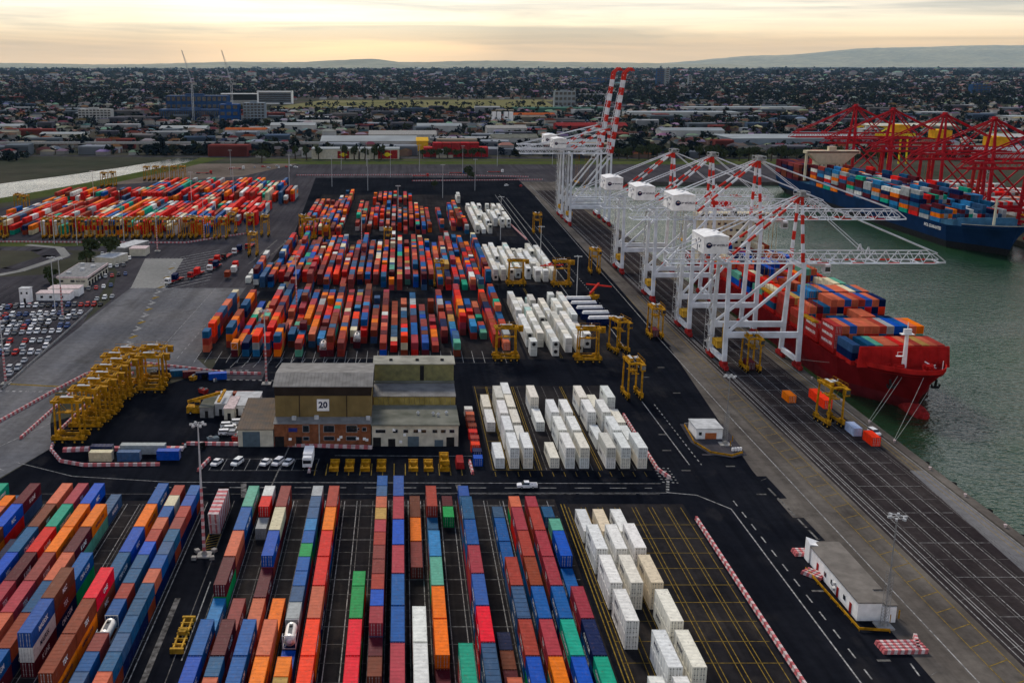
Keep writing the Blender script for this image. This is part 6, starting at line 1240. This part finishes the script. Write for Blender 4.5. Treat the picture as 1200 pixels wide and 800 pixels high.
m = MB(); m.box(-11, 11, 268, 280, 9, 31); m.hexa([(-21.5, 266, 33.5), (21.5, 266, 33.5), (21.5, 274, 33.5), (-21.5, 274, 33.5), (-21.5, 266, 35.8), (21.5, 266, 35.8), (21.5, 274, 35.8), (-21.5, 274, 35.8)]); m.hexa([(-11, 267, 26), (11, 267, 26), (11, 275, 26), (-11, 275, 26), (-19, 266, 33.4), (19, 266, 33.4), (19, 274, 33.4), (-19, 274, 33.4)]); m.box(-21, -19.5, 268, 270, 12, 33); m.box(-3, 3, 268, 272, 35.8, 39); link('superstructure', m.mesh('superstructure', [M_beige]), bs)
m = MB(); [m.box(-9.5 + 3.1 * i, -8.7 + 3.1 * i, 267.9 if j < 5 else 266.8, 268.05, 15 + 2.9 * j, 16 + 2.9 * j) for i in range(7) for j in range(5)]; m.box(-20.5, 20.5, 265.9, 266.05, 34.1, 35.2); link('windows', m.mesh('windows', [M_glass]), bs)
m = MB(); m.box(-5, 5, 292, 302, 9, 34); link('funnel', m.mesh('funnel', [M_crred]), bs)
BP = ['grey', 'slate', 'slate', 'steel', 'steel', 'red', 'maroon', 'grey', 'white', 'sky', 'navy', 'brickred', 'maroon', 'navy', 'orange', 'teal']
for b in range(15): rn = random.Random(50 + b); shiprow(346 - 18.6, 16, 598 + 52 + 14.3 * b, 12.19, [max(1, min(6, rn.choice((4, 5, 5)) + (i % 5 == 0) - (b < 2) * 2)) for i in range(16)], 10, BP, seed=70 + b)
for b in range(4): shiprow(346 - 18.6, 16, 598 + 290 + 14.3 * b, 12.19, 5, 10, ['maroon', 'maroon', 'brownred', 'navy', 'brown'], seed=90 + b)
# right-hand quay yard
for b in range(9):
    for k in range(5): random.seed(b * 7 + k); redcol = random.choice(['white', 'grey', 'brickred', 'red', 'salmon', 'rust']); [stuffbox(430 + 16 * k + 3 * j, 690 + 30 * b + (b % 2) * 6, .1 + 2.6 * t, 12.19, 2.6, jitter(COL[random.choice([redcol, 'white', 'red', 'grey'])])) for j in range(5) for t in range(2)]
for k, (x, y) in enumerate(((432, 610), (460, 612))): pass
# ================================================================ TREES
def crown_mesh(seed, n=260, rx=1.0, rz=.8, leaf=.22, lobes=7):
    rn = random.Random(seed); m = MB(); L = [(rn.uniform(-.6, .6) * rx, rn.uniform(-.6, .6) * rx, rn.uniform(-.35, .55) * rz, rn.uniform(.32, .6)) for _ in range(lobes)]
    for i in range(n):
        lx, ly, lz, lr = rn.choice(L)
        while True:
            u = Vector((rn.uniform(-1, 1), rn.uniform(-1, 1), rn.uniform(-1, 1)))
            if .05 < u.length < 1: break
        u = u.normalized() * (rn.random() ** .4); c = Vector((lx, ly, lz)) + Vector((u.x * lr * rx, u.y * lr * rx, u.z * lr * rz))
        a = Vector((rn.uniform(-1, 1), rn.uniform(-1, 1), rn.uniform(-1, 1))).normalized(); b = a.cross(Vector((rn.uniform(-1, 1), rn.uniform(-1, 1), rn.uniform(-1, 1)))).normalized(); s = leaf * rn.uniform(.6, 1.4)
        m.face([c + a * s, c + b * s, c - a * s * .8, c - b * s * .9])
    return m
CR = [crown_mesh(s).mesh('crown', [M_leaf]) for s in range(5)]
def trunk_mesh(seed):
    rn = random.Random(seed); m = MB(); m.tube((0, 0, 0), (.03, 0, .55), .05, .035, 7, cap=False)
    for k in range(5): a = rn.uniform(0, 6.3); m.tube((.03, 0, .38 + .04 * k), (.32 * cos(a), .32 * sin(a), .72 + .05 * k), .022, .008, 5, cap=False)
    return m.mesh('trunk', [M_bark])
TRK = [trunk_mesh(s) for s in range(3)]
def tree(x, y, h, w, label, group='trees about the terminal', i=0):
    r = thing('tree', label, 'tree', (x, y, 0), (i * 1.7) % 6.28, group); c = link('crown', CR[i % 5], r, (0, 0, h * .62)); c.scale = (w / 2, w / 2, h * .45); t = link('trunk', TRK[i % 3], r); t.scale = (h, h, h)
tl = [(-167, 566, 13, 11, 'big dark tree left in the clump behind the gate office'), (-158, 572, 14, 10, 'big dark tree right in the clump behind the gate office'), (-166, 556, 9, 9, 'lower tree in front of the clump behind the gate office'), (-170, 510, 8, 7, 'single round tree on the verge left of the gate office'), (-163, 492, 6, 5, 'small green bush tree beside the white cabins'), (-214, 425, 6, 7, 'low shrub by the roadside at the left edge'), (-222, 405, 6, 6, 'second low shrub at the left edge below the lorry'), (-150, 1160, 15, 18, 'dark round tree at the left end of the back verge'), (62, 1000, 12, 9, 'small leaning tree beside the far pink barrier'), (64, 985, 7, 7, 'lower dark tree under the leaning one by the barrier'), (28, 905, 8, 6, 'dark tree near the tall white box at the block end')]
for i, (x, y, h, w, lb) in enumerate(tl): tree(x, y, h, w, lb, i=i)
for k in range(34):
    x = 170 + 10.5 * k + random.Random(k).uniform(-3, 3); tree(x, 1215 - (k * 1.5) + random.Random(k + 9).uniform(-6, 6), 13 + (k * 7) % 6, 11, '%s tree from the left in the dark row beyond the dock end' % (nth(k + 1) if k < 20 else ['twenty first', 'twenty second', 'twenty third', 'twenty fourth', 'twenty fifth', 'twenty sixth', 'twenty seventh', 'twenty eighth', 'twenty ninth', 'thirtieth', 'thirty first', 'thirty second', 'thirty third', 'thirty fourth'][k - 20]), 'row of trees beyond the dock end', i=k)
for k, (x, d) in enumerate(((-118, 8), (-105, 0), (-92, 4), (-62, 0), (-52, 3), (-40, -2), (-30, 2), (-22, 5))): tree(x, 1196 + d, 17 - k % 3, 8, '%s tall slim tree from the left before the cream and red sheds' % nth(k + 1), 'slim trees before the long sheds', i=k + 2)
for k in range(8): tree(24 + 9.5 * k, 1215 + 4 * (k % 2), 10 + k % 4, 10, '%s tree from the left before the red container wall' % nth(k + 1), 'trees before the red wall', i=k)
# ================================================================ NEAR TOWN: sheds, towers, offices as things
def shed(name, lb, x, y, w, d, h, wall, roof, gable=True, stripes=0, cat='building', rz=0.0, nwin=0, floors=1):
    r = thing(name, lb, cat, (x, y, 0), rz); m = MB(); m.box(-w / 2, w / 2, 0, d, 0, h); link('wall', m.mesh('wall', [wall]), r); m = MB()
    if gable: prism(m, -w / 2 - .5, w / 2 + .5, [(-.5, h), (d + .5, h), (d + .5, h + .3), (d / 2, h + d * .08 + .3), (-.5, h + .3)], [0] * 6)
    else: m.box(-w / 2 - .4, w / 2 + .4, -.4, d + .4, h, h + .6)
    link('roof', m.mesh('roof', [roof]), r)
    for f in range(floors):
        fh = h / floors
        for i in range(nwin):
            cw = w / nwin; m = MB(); x0 = -w / 2 + cw * (i + .18); m.box(x0, x0 + cw * .64, -.15, -.03, fh * f + fh * .3, fh * f + fh * .78); link('window', m.mesh('window', [M_glass]), r)
    return r
G1 = pm('shed_white', (.40, .40, .39), .7, .2, .1); G2 = pm('shed_blue_grey', (.20, .24, .28), .7, .2, .05); G3 = pm('shed_green', (.05, .13, .10), .7, .2, .05); G4 = pm('tile_orange', (.35, .09, .03), .8, .2, .1); G5 = pm('tile_red', (.22, .03, .03), .8, .2, .1); G6 = pm('office_blue', (.02, .06, .15), .5, .3, .1); G7 = pm('pale_roof', (.25, .28, .30), .6, .2, .03)
r_ = shed('warehouse', 'cream fronted shed with dark red panels and yellow diamonds, left end', -74, 1205, 52, 28, 11, M_cream, G7, False)
for x in (8, 12): m = MB(); m.box(x - 5, x + 8, -.3, -.05, 1, 9); link('red_panel', m.mesh('red_panel', [M_bogie]), r_); break
m = MB(); m.face([(4.5, -.4, 5), (9.5, -.4, 2.6), (14.5, -.4, 5), (9.5, -.4, 7.4)]); link('diamond_sign', m.mesh('diamond_sign', [M_by]), r_)
r_ = shed('warehouse', 'cream fronted shed with dark red panel and yellow diamond, right end', -24, 1205, 44, 28, 11, M_cream, G7, False)
m = MB(); m.box(-2, 20, -.3, -.05, .5, 10); link('red_panel', m.mesh('red_panel', [M_bogie]), r_); m = MB(); m.face([(3, -.4, 5.2), (8.5, -.4, 2.6), (14, -.4, 5.2), (8.5, -.4, 7.8)]); link('diamond_sign', m.mesh('diamond_sign', [M_by]), r_)
shed('warehouse', 'long grey roofed shed behind the cream and red sheds', -40, 1330, 118, 60, 11, G1, G7); shed('warehouse', 'tan roofed shed behind the long grey shed', 2, 1440, 90, 50, 12, G1, M_conc); shed('warehouse', 'yellow ended shed beside the long grey roof', 26, 1320, 14, 40, 12, hy, hy)
r_ = thing('red_container_wall', 'high wall of dark red containers beyond the verge', 'container stack', (62, 1235, 0))
for k in range(7):
    for t in range(6 if 0 < k < 6 else 4): m = MB(); m.box(-36 + 10.6 * k, -26 + 10.6 * k, 0, 28 - 2 * t, 2.65 * t, 2.65 * t + 2.6); link('container', m.mesh('container', [M_bogie if (k + t) % 3 else M_crred]), r_)
r_ = thing('building', 'small white front building before the red container wall', 'building', (47, 1225, 0)); m = MB(); m.box(-5, 5, 0, 8, 0, 9); link('wall', m.mesh('wall', [G1]), r_); m = MB(); m.box(-7, 12, -2, 0, 0, 3); link('porch', m.mesh('porch', [M_cream]), r_)
for x, lb in ((190, 'left one of two white silos behind the terminal sheds'), (214, 'right one of two white silos behind the terminal sheds')):
    r_ = thing('silo', lb, 'silo', (x * .9, 1950, 0)); m = MB(); [m.tube((dx, 0, 0), (dx, 0, 20), 4, 4, 12) for dx in (-5, 4)]; link('tank', m.mesh('tank', [M_wht]), r_)
def tower(lb, x, y, w, d, h, wall, floors, bays, name='apartment_block', rz=0.0, cat='building'):
    r = thing(name, lb, cat, (x, y, 0), rz); m = MB(); m.box(-w / 2, w / 2, 0, d, 0, h); m.box(-w * .2, w * .1, d * .3, d * .6, h, h + 3); link('wall', m.mesh('wall', [wall]), r)
    for f in range(floors):
        z0 = h * f / floors
        for b in range(bays): x0 = -w / 2 + w * (b + .15) / bays; m = MB(); m.box(x0, x0 + w * .7 / bays, -.3, -.05, z0 + h / floors * .3, z0 + h / floors * .85); link('window', m.mesh('window', [M_glass]), r)
    return r
tower('white and glass apartment block in the left suburb', -560, 1990, 60, 20, 23, G1, 5, 9)
tower('lower half of the long hospital with pale vertical fins', -395, 2060, 125, 40, 20, G6, 1, 30, 'hospital')
tower('upper dark glazed half of the hospital under construction', -395, 2110, 118, 40, 44, G6, 3, 12, 'hospital_wing')
tower('blue clad block at the right end of the hospital', -305, 1930, 34, 30, 34, pm('cladding_blue', (.01, .06, .2), .5, .2, .1), 3, 3, 'office_block'); tower('grey gridded block right of the blue clad block', -262, 1940, 38, 30, 36, G2, 7, 6, 'office_block')
r_ = thing('grandstand', 'long dark glazed grandstand in a white frame behind the hospital', 'grandstand', (-335, 2900, 0)); m = MB(); m.box(-45, 45, 0, 3, 30, 34); m.box(-47, -43, 0, 24, 0, 34); m.box(43, 47, 0, 24, 0, 34); m.box(-45, 45, 0, 3, 0, 3); link('frame', m.mesh('frame', [M_wht]), r_); m = MB(); m.box(-43, 43, 4, 22, 3, 30); link('glazing', m.mesh('glazing', [M_glass]), r_)
for f in range(5): m = MB(); m.box(-43, 43, 3.4, 4, 6 + 5 * f, 7 + 5 * f); link('tier', m.mesh('tier', [G2]), r_)
r_ = thing('grandstand', 'lower long grandstand with thin white roof left of the framed one', 'grandstand', (-430, 2920, 0)); m = MB(); m.box(-50, 50, -8, 14, 25, 27); link('roof', m.mesh('roof', [M_wht]), r_); m = MB(); m.box(-48, 48, 6, 20, 0, 25); link('wall', m.mesh('wall', [M_dark]), r_); m = MB(); m.box(-48, 48, -6, 6, 0, 9); link('lower_tier', m.mesh('lower_tier', [M_conc]), r_)
tower('tall twin apartment tower near the horizon right of the raised boom', 1180, 5000, 34, 24, 82, G6, 9, 3, 'tower_block'); tower('pale half of the tall twin tower near the horizon', 1212, 5000, 18, 24, 82, G7, 9, 1, 'tower_block'); tower('slim pale tower near the horizon farther right', 1290, 4900, 16, 16, 54, G7, 6, 1, 'tower_block')
tower('white and blue ribbed block left of the raised boom', 405, 2700, 52, 24, 38, G7, 3, 5, 'office_block'); tower('long low blue building near the horizon left of the raised boom', 960, 5400, 150, 40, 34, G6, 2, 8, 'office_block'); tower('blue office block low at the right picture edge', 1960, 3700, 60, 30, 36, G6, 4, 4, 'office_block'); tower('white three storey block beside the far quay sheds', 640, 1480, 22, 16, 17, G1, 4, 2, 'office_block')
for i, (x, lb) in enumerate(((-392, 'left tower crane over the hospital with upright jib'), (-318, 'right tower crane over the hospital with upright jib'))):
    r_ = thing('tower_crane', lb, 'tower crane', (x, 2055, 0)); m = MB()
    for a, b in ((-1.4, -1.4), (1.4, -1.4), (1.4, 1.4), (-1.4, 1.4)): m.beam((a, b, 0), (a, b, 66), .5)
    for k in range(12): m.beam((-1.4, -1.4, 5.5 * k), (1.4, -1.4, 5.5 * k + 5), .35)
    link('tower', m.mesh('tower', [M_lgrey]), r_); m = MB()
    for a in (-1, 1): m.beam((a, 0, 67), (-16 + a * .4, 0, 128), .55)
    for k in range(12): m.beam((-1 - 1.3 * k, 0, 67 + 5 * k), (1 - 1.3 * k, 0, 71 + 5 * k), .35)
    link('jib', m.mesh('jib', [M_lgrey]), r_); m = MB(); m.box(2, 9, -1.5, 1.5, 65, 69); m.beam((5, 0, 67), (3, 0, 80), .6); m.beam((3, 0, 80), (-14, 0, 122), .3); link('counterweight', m.mesh('counterweight', [M_conc]), r_)
SH = [(-800, 1500, 70, 40, 9, G2, G7, 'long grey blue shed in the left suburb, nearest the river bend'), (-640, 1470, 60, 30, 8, G1, G7, 'white roofed shed second along from the far left'), (-560, 1560, 44, 30, 8, G5, M_roof, 'dark red shed beside white roofs at left'), (-470, 1500, 60, 26, 9, M_cream, G7, 'cream walled shed with green sign board'), (-640, 1700, 90, 30, 9, G1, G7, 'long pale shed before the white apartment block'), (-330, 1640, 70, 36, 9, G1, G7, 'bright white shed before the hospital left end'), (-230, 1600, 60, 30, 9, G1, G4, 'shed with orange end wall before the blue block'), (-215, 1330, 22, 14, 9, G4, G4, 'small orange building at the verge left'), (-170, 1700, 70, 40, 10, G1, G7, 'white flat shed right of the gridded block'), (-130, 1820, 60, 30, 9, G1, M_conc, 'pale shed behind the white flat one'),
      (210, 1330, 70, 40, 9, G2, G7, 'grey blue shed left of the raised boom crane'), (150, 1420, 60, 46, 9, G1, M_roof, 'ribbed grey roof shed near the raised boom'), (300, 1700, 110, 50, 9, G5, G5, 'dark red roofed shed behind the raised boom'), (160, 1640, 60, 40, 9, G1, M_conc, 'grey gabled shed left of the dark red one'), (250, 2050, 80, 40, 10, G1, G4, 'orange roofed shed left of the raised boom'), (60, 1700, 70, 40, 9, G1, G7, 'pale blue roofed shed beyond the red wall'),
      (520, 1390, 190, 90, 10, G2, G7, 'very large pale arched roof shed beyond the dock end trees'), (420, 1560, 90, 40, 10, G1, G7, 'white roofed shed left above the very large one'), (560, 2150, 220, 70, 10, G1, G7, 'long pale blue roof in the right suburb'), (760, 2400, 260, 60, 10, G1, G7, 'longest pale roof in the right suburb farther back'), (350, 2400, 200, 60, 9, G3, G3, 'dark green roofed shed centre right'), (840, 1420, 120, 40, 10, G3, G1, 'dark green shed with white roof strips behind red cranes'), (1120, 1500, 220, 60, 11, G3, pm('green_roof', (.03, .18, .13), .7, .2, .05), 'long teal green roof at the right edge behind red cranes'), (660, 1200, 90, 50, 9, G1, G7, 'white shed left of the leftmost red crane'), (800, 1700, 140, 40, 9, hy, M_cream, 'cream and yellow long shed behind the red cranes'), (860, 1130, 160, 70, 10, G1, G7, 'grey shed between the red cranes, nearest'), (1200, 2000, 160, 50, 9, G1, G7, 'pale shed far right suburb')]
for x, y, w, d, h, wl, rf, lb in SH: shed('warehouse', lb, x, y, w, d, h, wl, rf, gable=(w < 150), cat='warehouse')
r_ = thing('viaduct', 'long dark road viaduct crossing behind the river at left', 'bridge', (-420, 1310, 0)); m = MB(); m.box(-420, 330, 0, 16, 9, 11); link('deck', m.mesh('deck', [M_conc]), r_)
for k in range(16): m = MB(); m.box(-400 + 46 * k, -397 + 46 * k, 3, 13, 0, 9); link('pier', m.mesh('pier', [M_conc]), r_)
m = MB(); m.box(-420, 330, -.3, -.05, 11, 12.2); link('parapet', m.mesh('parapet', [M_lgrey]), r_)
# small tugs of detail in the back yard
for i, (x, y, c, lb) in enumerate(((24, 1010, 'red', 'red lorry crossing the back yard'), (60, 1040, 'blue', 'blue lorry crossing the back yard'), (98, 1050, 'white', 'white and green lorry farther right on the back yard'), (-185, 1040, 'red', 'red lorry by the dirt lot'), (-160, 1085, 'white', 'white lorry by the far verge left'))): truck(x, y, H2, CC[c], lb, True, group='lorries on the back yard')
for i, (x, y) in enumerate(((-125, 1100), (-118, 1108), (-135, 1098), (-108, 1104), (-142, 1110), (-128, 1118), (92, 935), (104, 930), (-150, 1102), (-115, 1120))): car(x, y, .4 * i, 'wagon', ['white', 'red', 'silver'][i % 3], '%s small %s vehicle in the far yard parking, counted from left' % (nth(i + 1), ['white', 'red', 'silver'][i % 3]), 'vehicles parked in the far yard')
put_container(44.5, 838, .04, 12.19, 2.6, 'white', 'tall white box standing alone at the far end of the coloured stacks', None)
put_container(44.5, 838, 2.7, 12.19, 2.6, 'white', 'white box on top of the lone one at the far stack end', None)
# ================================================================ SUBURB: uncountable roofs and trees to the hills
rn = random.Random(99); HB = MB(); TB = MB()
RC_ = [(.22, .07, .05), (.26, .11, .08), (.16, .07, .06), (.30, .30, .30), (.45, .45, .45), (.20, .20, .22), (.10, .10, .12), (.36, .26, .2), (.6, .6, .58), (.3, .14, .1), (.55, .52, .46)]
WC_ = [(.5, .47, .42), (.6, .6, .58), (.34, .22, .17), (.42, .40, .38), (.7, .7, .68)]
keep = [(x, y, w, d) for x, y, w, d, *_ in SH] + [(-395, 2060, 140, 120), (-305, 1930, 120, 60), (-560, 1990, 70, 30), (-40, 1330, 130, 180), (62, 1235, 90, 60), (0, 1205, 130, 30), (-380, 2890, 240, 60), (-380, 2500, 200, 380), (405, 2700, 60, 40), (-40, 1440, 200, 60)]
def free(x, y):
    if y < 1225: return False
    if 2500 < y < 3270 and -310 < x < 430: return False
    if any(abs(y - (ry + k * (x + 2500) / 5000)) < 13 for ry, k in ROADS): return False
    if y < 1340 and x < -80 and x > -860 and 1305 < y < 1335: return False
    if x < -200 and y < 1260 and y > 560: return x < -420 and y > 920
    if 300 < x < 1100 and y < 1340 and y > 960 and rn.random() < .6: return False
    return all(not (abs(x - a) < c / 2 + 8 and b - 6 < y < b + d + 8) for a, b, c, d in keep)
HF = .62
def house(x, y, s, far):
    w, d, h, rz = rn.uniform(10, 17) * s, rn.uniform(9, 14) * s, rn.uniform(3, 4.5) * (1 + (rn.random() < .12)) * s, rn.choice((0, .1, -.15, 1.2)) + rn.uniform(-.1, .1)
    HB.cur = tuple(v * HF for v in rn.choice(WC_)); HB.obox(x, y, 0, h, w, d, rz); c, q = cos(rz), sin(rz); P = []
    HB.cur = tuple(v * rn.uniform(.5, 1.1) * HF for v in rn.choice(RC_))
    for a, b in ((-1, -1), (1, -1), (1, 1), (-1, 1)): u, v = a * (w / 2 + .5), b * (d / 2 + .5); P.append((x + u * c - v * q, y + u * q + v * c, h))
    e = w * .25; R0, R1 = (x - e * c, y - e * q, h + 2.4 * s), (x + e * c, y + e * q, h + 2.4 * s)
    HB.face([P[0], P[1], R1, R0]); HB.face([P[1], P[2], R1]); HB.face([P[2], P[3], R0, R1]); HB.face([P[3], P[0], R0])
def bush(x, y, s):
    k = rn.uniform(.65, 1.3); TB.cur = rn.choice([(.008 * k, .015 * k, .020 * k), (.014 * k, .022 * k, .020 * k), (.007 * k, .012 * k, .022 * k), (.024 * k, .030 * k, .018 * k)])
    h = rn.uniform(.7, 1.3) * s * (1 if s < 20 else .5)
    for i in range(9 if y < 2600 else 5):
        a = rn.uniform(0, 6.28); r = rn.uniform(.1, .75) * s * .62; z = rn.uniform(.25, 1.0) * h * (1 - .35 * r / s); c = Vector((x + r * cos(a), y + r * sin(a), z)); t = s * rn.uniform(.28, .5)
        p = [c + Vector((rn.uniform(-1, 1), rn.uniform(-1, 1), rn.uniform(-.7, .7))).normalized() * t for _ in range(4)]
        TB.face([p[0], p[1], p[2]]); TB.face([p[0], p[2], p[3]]); TB.face([p[1], p[3], p[2]])
def scatter(n, y0, y1, ph, hs, ts, power=1.0):
    for _ in range(n):
        y = y0 + (y1 - y0) * rn.random() ** power; half = (y * .57 + 60); x = y * .105 + rn.uniform(-1, 1) * half
        if not free(x, y): continue
        clump = sin(x * .006 + 1.3) * sin(y * .0041 + x * .0013) + .6 * sin(x * .021 + y * .017)
        if rn.random() < ph + clump * .16: house(x, y, hs * rn.uniform(.85, 1.3), y > 4000)
        else: bush(x, y, ts * rn.uniform(.7, 1.3))
scatter(8500, 1225, 2700, .34, 1.0, 9); scatter(11000, 2700, 5200, .30, 1.15, 15); scatter(9000, 5000, 9500, .36, 1.9, 26, 1.2); scatter(5000, 9000, 21000, .33, 3.6, 60, 1.4)
for k in range(700):   # riverside and verge thickets
    a = rn.choice([(-300, 1260, -120, 1300), (160, 1260, 640, 1200), (-420, 2400, 600, 2440), (-300, 2760, 700, 2800), (-900, 1080, -420, 1200), (-300, 1800, 100, 1900)]); t = rn.random(); bush(a[0] + (a[2] - a[0]) * t + rn.uniform(-10, 10), a[1] + (a[3] - a[1]) * t + rn.uniform(-15, 15), rn.uniform(8, 13))
for k in range(420):    # big flat roofs farther out
    y = rn.uniform(1240, 2600) if k < 260 else rn.uniform(2600, 7000); x = y * .105 + rn.uniform(-1, 1) * y * .5
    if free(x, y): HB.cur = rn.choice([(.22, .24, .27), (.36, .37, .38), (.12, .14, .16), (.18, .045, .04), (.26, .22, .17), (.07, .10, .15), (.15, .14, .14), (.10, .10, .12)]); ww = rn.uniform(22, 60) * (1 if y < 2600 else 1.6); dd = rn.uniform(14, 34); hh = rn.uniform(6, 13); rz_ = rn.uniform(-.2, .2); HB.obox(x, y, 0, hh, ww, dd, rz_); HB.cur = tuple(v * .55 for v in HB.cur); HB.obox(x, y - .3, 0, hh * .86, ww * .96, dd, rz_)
stuff('suburban_houses', HB.mesh('suburban_houses', [M_city]), 'thousands of small suburban roofs reaching to the hills', 'houses')
stuff('suburban_trees', TB.mesh('suburban_trees', [M_leaf2]), 'dark tree canopy between the suburban roofs', 'trees')
stuff('stacked_containers', BOX.mesh('stacked_containers', [M_attr]), 'coloured shipping containers stacked in the farther yard blocks and on the ships', 'containers')
# ================================================================ HAZE
hz = MB(); hz.box(-60000, 60000, -500, 61000, -12, 1100); hm = bpy.data.materials.new('haze'); hm.use_nodes = True; t = hm.node_tree; t.nodes.remove(t.nodes['Principled BSDF'])
v = t.nodes.new('ShaderNodeVolumePrincipled'); v.inputs['Density'].default_value = HAZE; v.inputs['Color'].default_value = (.36, .60, .90, 1); v.inputs['Anisotropy'].default_value = 0.2
t.links.new(v.outputs[0], t.nodes['Material Output'].inputs['Volume']); stuff('haze', hz.mesh('haze', [hm]))
